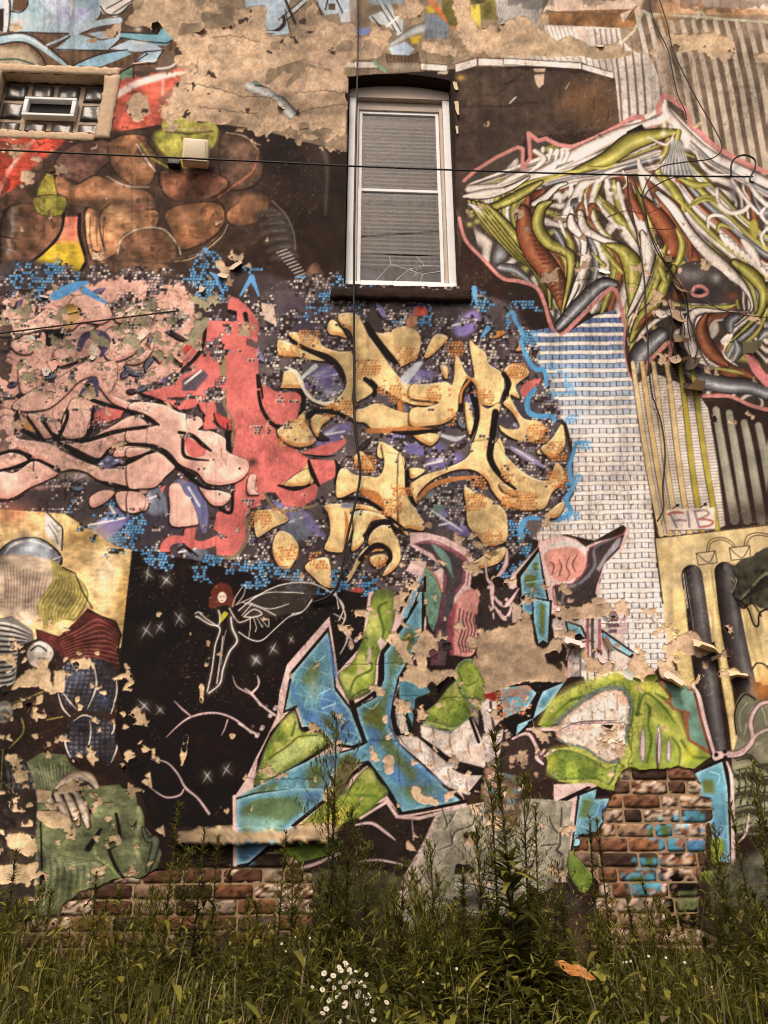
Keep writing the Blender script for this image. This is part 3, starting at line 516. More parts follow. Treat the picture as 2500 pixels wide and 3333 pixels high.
# purple/slate facets first
for (x,y,rx,ry,a,c) in ((700,820,60,30,-30,PU),(720,860,40,40,20,SL),(920,830,60,30,30,PU),(1010,700,40,24,-40,(130,110,170)),(1040,870,40,30,20,PU),(900,960,70,26,10,(120,110,170)),(960,1000,50,22,-15,PU),(1160,940,60,24,25,(130,120,165)),(640,1130,50,40,40,SL),(600,1110,40,30,-30,PU),(960,1090,50,30,30,(110,130,124)),(990,1130,50,24,35,PU),(840,900,50,18,-20,SL),(240,1130,60,26,-40,PU),(330,1080,40,30,60,SL),(400,1100,26,60,-20,PU),(190,860,60,40,0,(110,96,140)),(330,790,50,20,50,PU),(280,730,40,20,-20,(110,96,150)),(370,870,50,26,-30,SL),(180,760,46,30,-40,(80,66,110)),(430,830,44,22,-40,(150,140,160)),(420,1190,40,20,30,SL),(720,940,50,20,-30,PU),(240,1000,30,16,0,PU)):
    B(x,y,rx,ry,c,.95,ang=a,hard=2.2); B(x-rx*.2,y-ry*.3,rx*.5,ry*.25,(206,200,214),.8,ang=a); S([(x-rx*.8,y+ry*.2),(x+rx*.5,y-ry*.4)],4,(228,220,224),soft=2)
# ---- colour fields and thin interlaced strokes that fill the lettering
P("-20,650 120,630 260,600 400,620 440,700 420,780 330,830 260,880 150,900 60,930 -20,940",(220,164,146),rough=26,reg=3,mott=.12)
mosaic("-20,640 460,600 440,860 -20,900",.7,MW,seed=36,cl=38)
def filler(poly, n, cols, seed, wr=(14,30), lr=(50,120), ang0=None):
    g=np.random.default_rng(seed); m=area(poly); ok=np.argwhere(m>.5); z=list(ZT); ZT[:]=[0,0,1]
    for k in range(n):
        j,i=ok[g.integers(len(ok))]; x,y=i*CS,j*CS; a=g.random()*6.28 if ang0 is None else ang0+g.normal()*.6; L=lr[0]+g.random()*(lr[1]-lr[0]); bend=g.normal()*.9; p=[(x,y)]
        for s_ in range(3): a+=bend*.5; x+=math.cos(a)*L/3; y+=math.sin(a)*L/3; p.append((x,y))
        w=wr[0]+g.random()*(wr[1]-wr[0]); c=cols[g.integers(len(cols))]; q=np.array(p)
        S(q+np.array((-3,5)),[4,w+9,w+8,3],BK); S(q+np.array((0,2)),[3,w+3,w+3,2],tuple(v*.72 for v in c)); S(q,[2,w,w*.9,1],c)
    ZT[:]=z
filler("-20,680 400,640 500,1000 -20,1060",44,[(60,44,44),(110,100,140),CORAL,(96,100,116)],902,wr=(8,16),lr=(30,70))
filler("600,720 1080,690 1190,1000 1000,1200 560,1220",34,[OR,PU,SL,(130,120,170),(56,42,40)],904,wr=(8,18),lr=(30,80))
filler("430,760 560,760 620,1000 480,1180 420,1150",8,[CORAL,(190,70,66)],905,wr=(20,34),lr=(70,130),ang0=1.3)
mosaic("560,640 1090,660 1220,1060 980,1250 540,1230",.6,MW,seed=37,cl=34)
# ---- coral
Z(0,650,.5124)
P("1470,620 1560,670 1610,740 1640,900 1600,880 1580,760 1460,720",CORAL,sm=1,reg=3); S("1460,715 1560,750 1590,860",[30,24,16],BK)
P("1310,770 1550,780 1570,930 1640,950 1660,1400 1450,1400 1440,1240 1380,1180 1300,1240 1150,1340 900,1230 1100,1180 1220,1060",CORAL,sm=0,reg=3,mott=.08); P("1130,1080 1220,960 1280,830 1310,780 1260,960 1190,1040",CORAL); S("1310,800 1280,960 1160,1090",[20,26,20],BK); S("1230,850 1210,920",20,BK); P("1150,960 1230,880 1240,930 1180,990",(196,70,60)); B(1500,900,120,60,(222,116,104),.6); S("900,1240 1050,1300 1160,1370",[20,34,30],BK); P("1160,1150 1290,1080 1330,1120 1240,1230 1160,1230",(80,66,76),soft=6); S("1180,1170 1280,1090",14,(226,210,206),soft=3); S("1420,1010 1420,1110",40,(140,120,84),soft=8); B(1620,1280,30,90,(206,92,60),.8); S("1640,1150 1655,1400",[20,24],BK)
Z(0,1300,.5124)
P("1450,-60 1640,-60 1680,60 1680,640 1620,650 1560,560 1480,360 1500,190 1440,60",CORAL,reg=3); S("1440,-60 1430,40 1490,160 1470,280",[16,18,20],(140,110,84),soft=5); S("1450,220 1460,340",[40,30],BK); mosaic("1500,190 1600,190 1590,280 1510,270",.3,[(120,50,50),(60,36,34)],seed=30,cl=40)
P("1480,600 1560,560 1620,640 1570,740 1560,900 1500,1000 1380,990 1370,910 1450,880 1360,830 1380,720 1460,700",CORAL,sm=0,reg=3); S("1380,995 1480,1005 1570,900 1570,760",[12,18,22],(130,110,80),soft=6); S("1400,700 1470,720 1480,600",22,BK)
S("1380,900 1280,930 1180,895 1090,900 1050,960 1120,1040 1240,1070 1320,1140 1300,1170",[60,50,44,56,60,50,36,30,10],CORAL,reg=3); S("1130,960 1180,940 1260,1000",[8,16,10],BK); S("1040,1000 1140,1080 1240,1100 1290,1150",[8,10,8,4],(150,116,90),soft=3)
P("1080,-40 1280,-40 1240,50 1130,60",CORAL,sm=1); P("600,90 680,40 790,70 740,120 600,165",CORAL); S("600,170 740,125 800,75",[20,16,8],BK); P("1180,245 1250,260 1330,330 1300,370 1220,350",(204,80,66),sm=1); P("1290,150 1350,140 1390,190 1300,195",CORAL)
Z(800,650,.5425)
P("-60,900 80,900 80,1060 60,1300 -60,1340",CORAL,reg=3); P("-40,640 60,700 80,800 20,840 -40,780",CORAL,sm=1); S("0,690 20,800",[30,16],BK); P("90,1110 200,1160 330,1160 320,1260 290,1330 150,1330 110,1220",CORAL,sm=1,reg=3); S("75,1060 90,1160 110,1330",[22,34,20],BK); S("310,1140 350,1190 330,1330",[30,30,20],BK)
Z(800,1300,.5425)
P("-60,-60 90,-60 110,60 200,220 340,330 380,360 540,370 540,470 440,520 420,600 340,650 240,650 180,560 60,560 100,640 -60,680",CORAL,reg=3,mott=.08); P("110,0 320,-30 310,70 260,130 190,150 130,90",CORAL,sm=1); S("80,-40 100,60 160,150 220,170",[20,24,26],BK); P("340,320 600,240 540,320 440,340",CORAL,sm=1); S("340,330 460,345 540,340",[6,14,6],BK)
P("220,510 330,440 380,380 410,500 300,530",(214,176,120)); S("200,520 300,540 420,500",[14,26,14],BK); S("380,370 400,440 440,520",[16,30,20],BK); S("540,370 560,430 540,510",[12,34,20],BK); S("110,560 160,640 260,670 420,640",[14,18,12],(140,116,84),soft=5); P("10,470 60,450 70,560 30,590",(226,190,180)); B(40,380,30,30,(60,44,44),.9)
# ---- pink
Z(0,650,.5124)
P("-20,1180 100,1130 140,980 60,900 -20,930",(200,150,134),soft=10)
Z(0,1300,.5124)
P("0,380 90,350 170,390 80,440 -20,440",PK2,sm=1); S("-20,345 90,325 190,380",[24,22,26],BK); S("-20,450 100,440 200,400 370,440",[14,20,30,20],BK); S("370,265 470,340 600,400 640,370",[20,34,26,20],BK); S("620,380 740,300 860,285 960,300",[20,26,26,24],BK); P("740,370 800,310 960,320 860,370",PKD,sm=1,soft=4); S("740,420 860,380 980,340",[16,24,18],BK); S("1030,330 1120,430 1240,490",[26,30,20],BK); S("520,270 640,235 760,205 920,170",[20,24,20,10],BK); S("1120,215 1240,250 1330,330",[30,34,24],BK); B(690,390,40,36,(84,84,110),1,hard=3); B(680,380,14,10,(220,220,230),.8)
S("110,80 150,180 270,260",[30,24,14],BK); S("180,110 260,250",[26,16],BK); S("280,140 350,240 400,140 430,60",[24,18,22,14],BK); S("540,240 580,140 600,50",[24,24,14],BK); P("130,130 190,130 230,210 160,190",(206,140,84),soft=4); B(240,560,100,20,(210,150,140),.6)
S("660,540 780,560 900,590",[12,30,12],BK); S("900,620 940,690",[30,20],BK); S("1000,560 1040,640 1060,740",[26,30,20],SL); S("1140,540 1250,600 1290,740 1300,840",[70,80,70,30],(104,100,140),soft=4); S("1200,560 1270,680",14,(206,206,214),soft=3); S("700,680 750,760",16,(220,214,214),soft=3)
B(470,220,60,30,(206,200,160),.5); B(420,310,60,30,(214,196,160),.6); B(500,480,200,40,(238,204,188),.6); B(900,460,120,50,(226,180,150),.5)
for i in range(60):
    x,y=rng.random()*1500,rng.random()*560; B(x,y,30,20,(220,150,136),.25)
# ---- the pink shapes
for (zx,zy,zs),L in (((0,960,.5882),("0,150 170,140 260,80 340,100 380,60 420,10 560,0 600,60 620,120 560,160 460,150 380,200 260,190 130,220 0,230","640,130 760,50 850,30 860,100 830,150 700,160","600,190 760,170 830,210 780,260 740,330 640,370 580,330 600,250","60,250 190,230 180,320 100,320","300,320 400,280 420,370 340,400","110,380 180,400 200,520 120,540","80,600 200,520 330,460 480,370 560,380 640,370 650,460 620,540 680,580 740,600 860,600 952,640 952,740 820,680 700,630 620,590 550,500 530,450 440,480 360,560 260,630 100,640","390,600 440,580 500,640 490,740 370,740","620,740 720,670 800,700 720,748","0,640 80,650 60,748 0,748","200,680 320,700 340,748 220,748","700,380 760,350 820,300 860,240 840,320 780,380")),
 ((0,1340,.5042),("440,0 590,0 570,80 540,160 430,170 400,120","590,170 700,110 860,30 952,80 900,95 740,130 600,180","380,190 480,200 560,200 740,150 952,110 952,205 780,205 700,240 640,300 560,270 460,220","180,20 260,30 300,110 340,160 280,170 240,110","290,20 380,140 330,120","0,400 100,400 200,330 260,330 380,390 290,450 200,490 100,550 0,565","0,60 60,30 110,100 110,170 220,190 330,210 430,270 560,330 700,370 800,355 900,310 952,270 952,520 860,490 740,460 640,440 560,390 470,370 380,380 270,310 200,300 130,250 0,270","0,290 90,270 170,300 160,340 60,370 0,370","740,290 780,230 952,220 952,255 860,280","580,560 660,510 740,520 690,580 600,620","750,530 860,520 952,560 940,640 800,640")),
 ((420,1300,.4832),("0,330 150,340 0,390","0,60 60,20 240,40 340,90 470,120 500,170 470,210 560,220 650,270 660,350 740,390 800,420 810,480 760,540 690,570 600,580 520,560 460,490 350,440 280,360 200,320 0,290 0,200 120,190 200,170 120,130","0,420 150,370 210,365 310,450 250,520 180,590 80,600 0,590","275,590 340,570 380,640 420,680 470,820 440,850 290,850 280,720","470,580 530,600 680,640 670,690 620,720 550,700","0,620 100,640 100,740 0,760","800,580 820,510 860,520 850,610 880,640 810,640"))):
    Z(zx,zy,zs)
    for t in L: face(t,PK,PKD,(242,206,190),7)
Z(420,1300,.4832); P("380,260 450,290 525,350 480,392 400,370",CORAL,sm=1); S("340,225 430,250 500,310 555,350",[22,30,30,16],BK); S("365,270 370,370 420,400 540,415",[20,26,20,10],BK); S("10,80 90,110 200,170",[20,30,14],BK); S("0,205 120,195",[18,10],BK); S("0,300 120,310 200,330 320,440 430,540 520,600 620,610",[20,24,26,34,30,20,10],BK); S("0,415 150,350",[20,10],BK)
Z(0,1340,.5042); S("110,30 100,150",[24,14],BK); S("180,40 240,120 290,190",[20,18,14],BK); S("150,120 240,185",[20,16],BK); S("270,50 340,150 370,180 430,60 440,0",[24,22,20,24,20],BK); S("540,190 590,110 600,0",[20,26,20],BK); S("450,190 560,185 740,130 952,95",[8,20,22,16],BK); S("370,190 480,260 600,320 650,310 720,245 780,215 952,215",[16,26,30,20,22,22,22],BK); S("720,355 830,330 952,270",[14,22,18],BK); S("0,275 100,255 200,290",[20,22,24],BK); S("0,385 90,365 190,320",[18,20,14],BK); S("250,315 380,375",[22,22],BK); B(705,320,42,40,(84,84,110),1,hard=3); B(695,310,15,10,(220,220,230),.8); S("650,460 760,490 900,515",[10,24,12],BK); S("0,575 100,570 160,540",[20,14,8],BK); P("590,90 700,20 800,0 780,40 640,90",CORAL)
Z(0,960,.5882); S("340,400 440,370 520,330",[8,22,10],BK); S("440,300 470,230 560,215 595,260 560,340",[30,40,34,40,20],(70,58,88)); P("495,290 520,265 540,300 525,370 505,350",(214,190,170),sm=1); P("250,200 400,180 330,270 260,290",BK,rough=8); S("370,90 420,70 450,90",[10,18,10],BK); P("380,90 430,85 460,110 360,210",(206,160,96),soft=4); S("440,560 520,470 540,560",[10,40,16],(70,64,90)); S("450,560 560,600 700,640",[10,26,10],BK); P("510,700 640,640 690,650 520,725",CORAL); S("700,650 800,670 880,720",[10,22,14],BK)
# ---- the yellow shapes
for (zx,zy,zs),L in (((860,980,.5672),("80,230 120,230 250,290 380,330 450,400 470,470 400,360 300,340 180,320 90,310","150,180 300,205 340,260 430,290 505,300 522,420 505,560 522,650 440,625 360,605 280,570 230,500 200,430 250,510 310,572 370,585 440,540 475,470 450,380 380,310 260,270 170,220","365,150 400,110 490,200 480,215 430,200 380,190","430,80 500,70 540,85 565,130 600,200 660,280 720,370 790,450 860,490 952,505 1010,500 1010,590 880,600 800,575 720,530 660,490 610,440 640,500 600,545 560,565 528,560 525,300 500,180 440,140","605,140 640,180 700,185 770,155 830,150 890,190 900,250 880,320 800,375 765,370 720,290 660,210","560,620 650,590 760,630 840,645 952,630 1010,620 1010,720 860,720 780,740 640,740 580,700 520,690 440,650 470,620","80,740 170,690 230,640 240,700 280,760 300,800 260,830 180,835 110,800","280,650 380,670 330,720 310,780 280,740 270,690","105,480 120,410 190,400 240,500 200,500 100,500","860,770 940,765 1000,800 930,830","670,810 760,860 790,900 660,900")),
 ((1340,980,.5882),("160,360 200,370 200,430 180,420","75,300 130,190 200,200 180,240 100,310","0,470 90,460 190,450 230,460 245,310 270,330 300,400 350,420 320,230 360,250 410,290 430,350 500,400 515,470 500,520 480,570 420,580 380,560 360,480 330,440 300,440 280,520 250,620 200,670 120,690 0,690 0,600 90,590 150,560 0,540","370,560 420,600 490,570 470,680 450,760 470,850 340,850 370,700 380,620","510,390 560,350 630,370 650,410 580,470 600,540 550,520 560,560 620,650 700,665 740,700 720,760 640,780 560,760 500,720 490,690 530,710 600,700 560,620 510,570 540,530 540,440","700,830 780,760 835,685 850,800 800,850 720,850","10,740 150,740 130,790 90,800","490,760 520,850 480,850 470,800","300,560 330,600 345,700 320,740 300,640")),
 ((800,1440,.5882),("755,10 790,60 870,80 880,140 860,200 890,310 952,380 952,480 880,460 800,420 740,320 680,280 620,270 520,310 500,260 520,160 560,150 600,180 680,190 740,190 770,120","600,90 640,50 700,120 690,150 640,140","440,350 560,340 660,350 720,370 800,430 880,480 900,520 800,440 720,400 640,370 580,390 600,430 580,520 540,600 510,610 440,590 470,500 460,400","600,390 700,385 780,420 700,440 660,510 650,560 590,600 600,480","330,690 380,650 450,640 470,680 480,740 530,760 580,720 620,640 670,580 740,560 780,570 770,600 700,610 640,660 580,760 520,800 440,800 370,740","700,500 760,460 830,490 850,560 860,640 830,700 760,740 810,640 780,580 720,580 680,560","50,400 100,375 180,380 240,430 160,470 100,510 60,520","165,520 200,490 260,520 295,590 260,680 220,715 170,660 150,590","220,230 340,150 350,230 260,245","690,640 760,620 790,650 720,690")),
 ((1300,1440,.6092),("400,0 520,0 560,60 640,140 720,190 800,200 840,110 880,150 880,210 820,270 780,350 700,365 620,350 560,330 500,260 470,200 400,150 300,150 180,200 100,280 95,330 60,240 130,180 250,140 340,100 380,60","350,240 420,280 480,300 560,360 580,430 570,530 470,550 420,500 370,440 360,340","0,70 30,150 60,320 130,420 130,470 60,460 0,430","540,220 600,240 640,290 560,260","760,30 800,10 860,50 830,80 790,70","400,640 560,560 540,640 400,680","790,390 850,330 890,320 850,400","60,140 140,150 90,190 60,190"))):
    Z(zx,zy,zs)
    for t in L: face(t,YL,OR,(246,224,190),7)
# ---- accents over the yellow
Z(800,650,.5425)
S("730,750 790,850 880,960 920,1000",[30,44,40,20],BK); S("270,840 340,890 480,950 560,1010 590,1080",[20,24,30,36,20],BK); S("560,740 620,830",[12,18],BK); S("1290,1270 1300,1170 1340,1090 1360,1180 1390,1290",[30,34,26,26,24],BK); S("1550,1050 1580,1110 1550,1200",[30,34,20],BK); S("720,1080 780,1130 770,1180",[30,40,20],BK); S("1350,1080 1300,1150 1290,1220",16,OR)
for x,y in ((380,830),(260,900),(740,1010),(620,1060),(860,1130),(1160,1170),(1240,900),(960,930),(1420,1190),(930,1180),(600,1250),(480,1260)): mosaic([(x-60,y-40),(x+60,y-40),(x+60,y+40),(x-60,y+40)],.46,[OR,(206,140,84)],seed=40+x%17,lines=False,cl=60)
P("980,690 1030,700 1030,760 960,780",(196,130,100),soft=6); P("1030,640 1090,660 1080,700 1010,690",(200,80,70),sm=1); P("1040,560 1080,560 1090,640 1020,640",(50,66,120),soft=6); P("95,620 170,640 190,760 110,720",(214,180,160))
S("240,1010 300,1040 380,1180 480,1220 560,1190",[10,16,18,18,10],WH); S("340,1070 420,1000",[20,30],(190,196,190),soft=4); B(470,1070,70,60,PU,.8); B(500,1100,40,60,(84,70,120),.7); S("960,1080 1030,1000 1060,980",[60,40,10],(206,204,212),soft=6); B(1090,1050,60,40,PU,.9)
Z(800,1300,.5425)
S("740,190 860,190 1000,180 1160,190",[30,30,30,16],OR); S("880,200 1000,205 1170,185",[14,30,14],BK); S("380,100 430,70 540,80 640,120",[40,30,24,16],BK); S("1380,0 1390,120 1350,240",[30,34,10],BK); S("1500,80 1480,240 1470,360 1540,470 1620,540",[40,40,40,30,16],BK); S("970,440 980,560 1020,640",[30,34,20],BK); S("700,560 780,590 830,680",[24,60,30],OR); S("560,600 680,600 780,640 860,710 970,790",[14,24,24,24,10],BK); S("720,820 780,760 860,740 920,830",[30,26,30,20],BK); S("690,960 780,880 850,900 870,960 820,1010",[30,34,30,26,20],BK); S("1040,600 1120,520 1260,480 1380,470",[24,30,26,14],OR); S("600,680 610,760 590,900",[10,22,10],OR)
for x,y in ((850,140),(1200,110),(310,170),(260,270),(870,650),(940,540),(1030,760),(250,920),(90,720),(180,710),(450,970),(340,480),(720,390),(1420,490),(1450,270),(1380,620),(1490,840),(780,960),(1600,430)): mosaic([(x-56,y-44),(x+56,y-44),(x+56,y+44),(x-56,y+44)],.46,[OR,(206,140,84)],seed=60+x%19,lines=False,cl=60)
S("1180,220 1260,240 1300,230",[20,30,14],(214,210,222),soft=5); S("1120,670 1300,790",10,(216,212,220),soft=4); S("590,640 640,640",30,SL,soft=8); P("620,1160 700,1100 715,1180 650,1190",(196,80,70)); S("340,660 400,760 470,820",[20,60,30],PU,soft=8,a=.8); S("300,700 350,800",40,SL,soft=10,a=.8)
Z(1650,1300,.5124)
for x,y in ((200,220),(330,330),(130,650),(50,470),(330,510),(40,640)): mosaic([(x-60,y-50),(x+60,y-50),(x+60,y+50),(x-60,y+50)],.44,[OR,(206,140,84)],seed=80+x%19,lines=False,cl=60)
S("30,310 140,370 240,430",[20,40,14],(150,140,180),soft=4); S("60,320 170,390",8,WH,soft=2)
Z(1650,650,.5124)
P("90,1210 130,1160 220,1140 180,1200 110,1260",CORAL,sm=1); mosaic("20,1050 120,1050 120,1130 20,1130",.3,[OR],seed=95,lines=False)
# thin dark cuts and orange shade lines break the strokes up
Z(0,0,1.507)
def cuts(poly, n, c, seed, wr, lr, a=.9):
    g=np.random.default_rng(seed); ok=np.argwhere(area(poly)>.5); z=list(ZT); ZT[:]=[0,0,1]
    for k in range(n):
        j,i=ok[g.integers(len(ok))]; x,y=i*CS,j*CS; t=g.random()*6.28; L=lr[0]+g.random()*(lr[1]-lr[0]); b=g.normal(); p=[(x,y)]
        for s_ in range(3): t+=b*.45; x+=math.cos(t)*L/3; y+=math.sin(t)*L/3; p.append((x,y))
        w=wr[0]+g.random()*(wr[1]-wr[0]); S(p,[1,w,w*.9,1],c,soft=2,a=a)
    ZT[:]=z

# a second scatter of cells over the letters' edges
Z(0,0,1.507)
GC=[(70,54,52),(96,78,74),(60,46,46),(120,96,90)]
mosaic("40,680 560,640 600,1000 500,1180 100,1080",.88,GC,seed=26,cl=30,line_c=(232,206,190)); mosaic("620,700 1080,680 1200,1060 900,1230 560,1200",.9,GC,seed=27,cl=30,line_c=(234,206,170)); mosaic("-20,640 460,640 430,900 -20,880",.8,MW,seed=28,cl=34)
for t,s in (("130,560 60,600 90,650 150,620",31),("430,540 480,560 490,650 420,640",32),("720,600 760,600 760,640 720,640",33)): mosaic(t,.4,MBL,seed=s,lines=False)
for t in ("455,590 470,600 480,630","520,640 545,600 560,640","640,600 660,600","1018,640 1025,625 1030,660","1050,720 1055,710 1040,730"): S(t,[4,12,4],(96,154,206),sm=0)
S("120,640 160,620 190,610",[20,20,6],(86,146,200)); S("180,625 230,655",[16,6],(86,146,200))
# blue drip edge of the lettering against the tower
Z(1650,650,.5124)
S("30,710 60,780 105,860 95,920 150,1040 190,1080 240,1090 255,1180",[16,26,26,30,30,26],(84,148,196),sm=1); S("0,745 40,715 70,790",16,(84,148,196)); mosaic("110,840 190,840 180,930 110,920",.3,[(92,156,202)],seed=1,lines=False); mosaic("260,1060 320,1050 440,1230 300,1290 250,1200",.5,[(104,160,200)],seed=2,lines=False); mosaic("30,650 120,650 120,700 30,690",.2,[(104,160,210)],seed=3,lines=False)
Z(1650,1300,.5124)
S("180,-60 135,0 140,80 200,110 290,110 305,140",[30,36,34,30,24],(84,148,196)); S("520,275 450,280 420,360 400,450 420,560 380,640 410,720 330,770",[18,24,26,30,34,26],(84,148,196)); S("210,760 130,760 90,830 100,880",[20,30,40,26],(84,148,196))
mosaic("380,110 460,110 450,190 380,180",.4,[(92,156,202)],seed=4,lines=False); mosaic("430,270 540,270 530,320 450,310",.35,[(92,156,202)],seed=5,lines=False); mosaic("390,470 480,480 470,570 380,560",.4,[(92,156,202)],seed=6,lines=False); mosaic("360,720 480,720 470,790 330,820",.45,[(92,156,202)],seed=7,lines=False)
Z(0,0,1.507)
# ================= lower left: drapery and rounded forms (plain stand-in shapes)
P("-20,1100 140,1110 250,1180 290,1190 278,1300 265,1400 -20,1420",(226,184,126),reg=11,mott=.12); B(230,1230,40,70,(238,206,170),.8); B(270,1300,20,80,(206,156,74),.7); B(180,1160,60,30,(220,170,96),.7); B(30,1110,60,30,(200,110,84),.6)
mosaic("150,1100 290,1120 300,1230 220,1220",.74,MBL+[(60,48,46)],seed=34,cl=44)
Z(0,1300,.5124)
stone("-30,1040 0,960 100,890 250,880 370,960 400,1040 330,1100 100,1120 -30,1110",(128,130,138),180,960,130,edge=BK,reg=11); S("-20,1050 120,1065 280,1050 400,1010",[14,22,20,10],(90,88,92)); S("-20,1040 120,1052 280,1038 390,1000",6,(226,214,206)); S("-20,1075 160,1085 330,1060",8,BK); S("20,1000 80,930 200,900 330,950",[10,14,12,8],(226,214,206),soft=2)
P("300,720 340,760 400,820 395,960 340,900 290,840",(214,200,188),sm=1); S("300,720 370,790 400,830 395,960",9,BK); S("310,800 350,860 370,920",8,(110,96,88)); S("330,790 375,850",6,(110,96,88))
Z(0,1950,.5124)
P("-20,-260 340,-240 350,-120 280,100 200,150 60,120 -20,60",(206,176,150),sm=1,soft=6,reg=11)
for i in range(14): S([(20+i*22,-230+i*6),(40+i*18,-100+i*8),(30+i*19,60+i*3)],[4,9,3],(128,104,90),soft=3,a=.8)
for i in range(11): U([(330+i*22-i*3,-250+i*14),(350+i*20,-110+i*10),(300+i*22-40,40+i*8),(290+i*16,190-i*8)],[14,30,36,10],[(84,74,36),(150,132,66),(196,176,104)],off=.2,reg=11)
S("400,-200 480,-160 520,-60 560,10 590,60",8,BK,sm=0)
P("230,190 380,240 480,150 560,60 650,110 740,140 780,230 740,320 750,450 560,420 400,370 240,260",(82,36,32),sm=0,reg=11)
for i in range(9): U([(380+i*6,260+i*16),(500+i*8,200+i*20),(620+i*14,130+i*34),(740+i*2,200+i*26)],[12,22,22,8],[(40,20,18),(100,42,38),(140,78,70)],off=.2)
S("560,70 640,110 730,140 770,230 750,330",9,BK,sm=0)
P("-20,130 80,110 210,200 230,290 130,340 100,520 -20,600",(110,102,98),reg=11)
for i in range(13): S([(-20,150+i*34),(90,170+i*30),(200-i*7,220+i*16)],[8,13,4],(190,180,172),soft=4); S([(-20,166+i*34),(90,186+i*30),(200-i*7,234+i*16)],[6,9,3],BK,soft=2)
P("120,300 260,250 380,340 420,560 300,760 120,940 -20,940 -20,600 100,540",(46,32,28),reg=11)
stone("165,350 200,290 260,265 330,300 350,360 310,420 250,450 190,420",(190,172,158),260,330,50,edge=BK,reg=11); S("200,330 250,300 300,330",10,BK,soft=3); B(270,350,36,30,(226,206,192),.9)
stone("-30,700 0,650 60,650 90,710 60,780 -10,790",(176,160,148),30,700,36,edge=BK,reg=11)
for t in ("400,440 470,390 600,380 700,410 745,500 735,620 700,720 560,720 440,690 390,600","420,840 470,760 560,740 680,760 750,860 740,960 690,1060 560,1000 450,1010 420,920"):
    P(t,(46,40,44),sm=1,reg=11); g=polymask(spline(pts(t),True),2); sl,m=g
    kx=np.abs(((XX[:,sl[1]]+YY[sl[0]]*.12+8*np.sin(YY[sl[0]]/60))/17)%1-.5); ky=np.abs(((YY[sl[0]]-XX[:,sl[1]]*.1+8*np.sin(XX[:,sl[1]]/50))/15)%1-.5)
    put(sl,m*np.clip((np.minimum(kx,ky)-.12)*8,0,1)*np.clip(N60[sl]*1.3-.25,0,1)*.8,(120,124,140)); 
B(480,500,70,60,(120,130,160),.5); B(660,650,50,60,(70,80,120),.6)
for t in ("600,420 615,560 560,700","740,500 745,600 710,730","370,590 400,690 450,750","400,590 450,660 490,700","470,780 540,740 640,780","420,860 420,930 450,1010","750,860 745,950 710,1040","575,770 580,860 560,960","715,770 730,820 715,860"): S(t,[4,10,5],(226,208,196))
P("0,1010 80,980 200,1040 230,1130 240,1366 -20,1366",(46,40,38),reg=11)
for i in range(6): S([(30+i*30,1010+i*10),(60+i*30,1150),(50+i*36,1366)],[6,14,8],(112,106,100),soft=6)
S("20,960 10,1200 20,1366",8,OLV); S("40,1180 130,1260 220,1366",9,OLV); S("140,760 150,850 60,950",10,OLV); S("300,770 400,750",9,OLV); S("60,670 200,620 330,560 370,470",[6,10,8,6],(120,108,50))
P("170,1040 260,980 420,990 450,1050 640,1190 760,1180 860,1290 850,1366 230,1366 220,1130",(96,100,66),reg=11)
for i in range(12): U([(180+i*24,1040+ (i%3)*14),(220+i*20,1110+i*6),(230+i*22,1200+i*10)],[10,30,10],[(58,60,38),(112,118,80),(160,160,124)],off=.2)
P("330,1240 420,1140 560,1120 620,1180 640,1366 300,1366",(70,52,42),sm=1)
for i in range(5): U([(340+i*56,1290-i*24),(380+i*52,1300-i*12),(390+i*54,1420)],[30,54,40],[(96,70,56),(200,172,148),(232,206,186)],edge=BK)
U("350,1220 440,1140 560,1130 620,1200",[30,60,60,30],[(110,84,66),(206,176,150),(230,204,184)])
P("640,1200 740,1190 750,1366 640,1366",(120,124,86),soft=4); P("770,1260 840,1290 860,1366 770,1366",(128,130,70)); S("760,1250 770,1366",10,BK)
Z(0,2600,.5124)
P("-20,-60 300,-60 270,250 240,760 130,760 -20,760",(58,46,40),reg=11); P("240,-60 860,-60 890,140 990,260 1030,350 1000,440 880,520 770,510 640,560 520,600 400,680 380,750 220,750",(118,122,84),sm=0,reg=11)
for i in range(9): U([(270+i*20,300+i*16),(310+i*40,420),(280+i*46,680-i*14)],[16,44,20],[(84,88,56),(130,134,94),(156,158,120)],off=.15)
U("250,350 260,500 240,740",[12,26,14],[(50,44,40),(120,112,106)]); S("262,140 265,500 225,750",[10,14,12],BK)
for i in range(4): U([(300+i*62,-30),(340+i*64,60),(380+i*60,130+i*16)],[40,56,30],[(90,70,56),(196,170,146),(226,202,182)],edge=BK)
U("880,60 890,140 870,300 900,400",[30,60,50,30],[(90,94,58),(140,144,100),(170,170,124)]); U("910,190 940,260 990,260 980,340 940,460",[14,30,40,40,20],[(84,88,66),(134,138,110)],edge=BK); U("600,310 620,370 700,430 770,510",[14,26,24,10],[(120,130,70),(176,180,120)]); S("740,100 760,250 690,300 740,440 800,520",[20,26,24,16],BK); S("640,200 560,320",[20,40],BK); B(420,260,110,60,(130,134,92),.8); B(600,560,120,60,(126,128,86),.6)
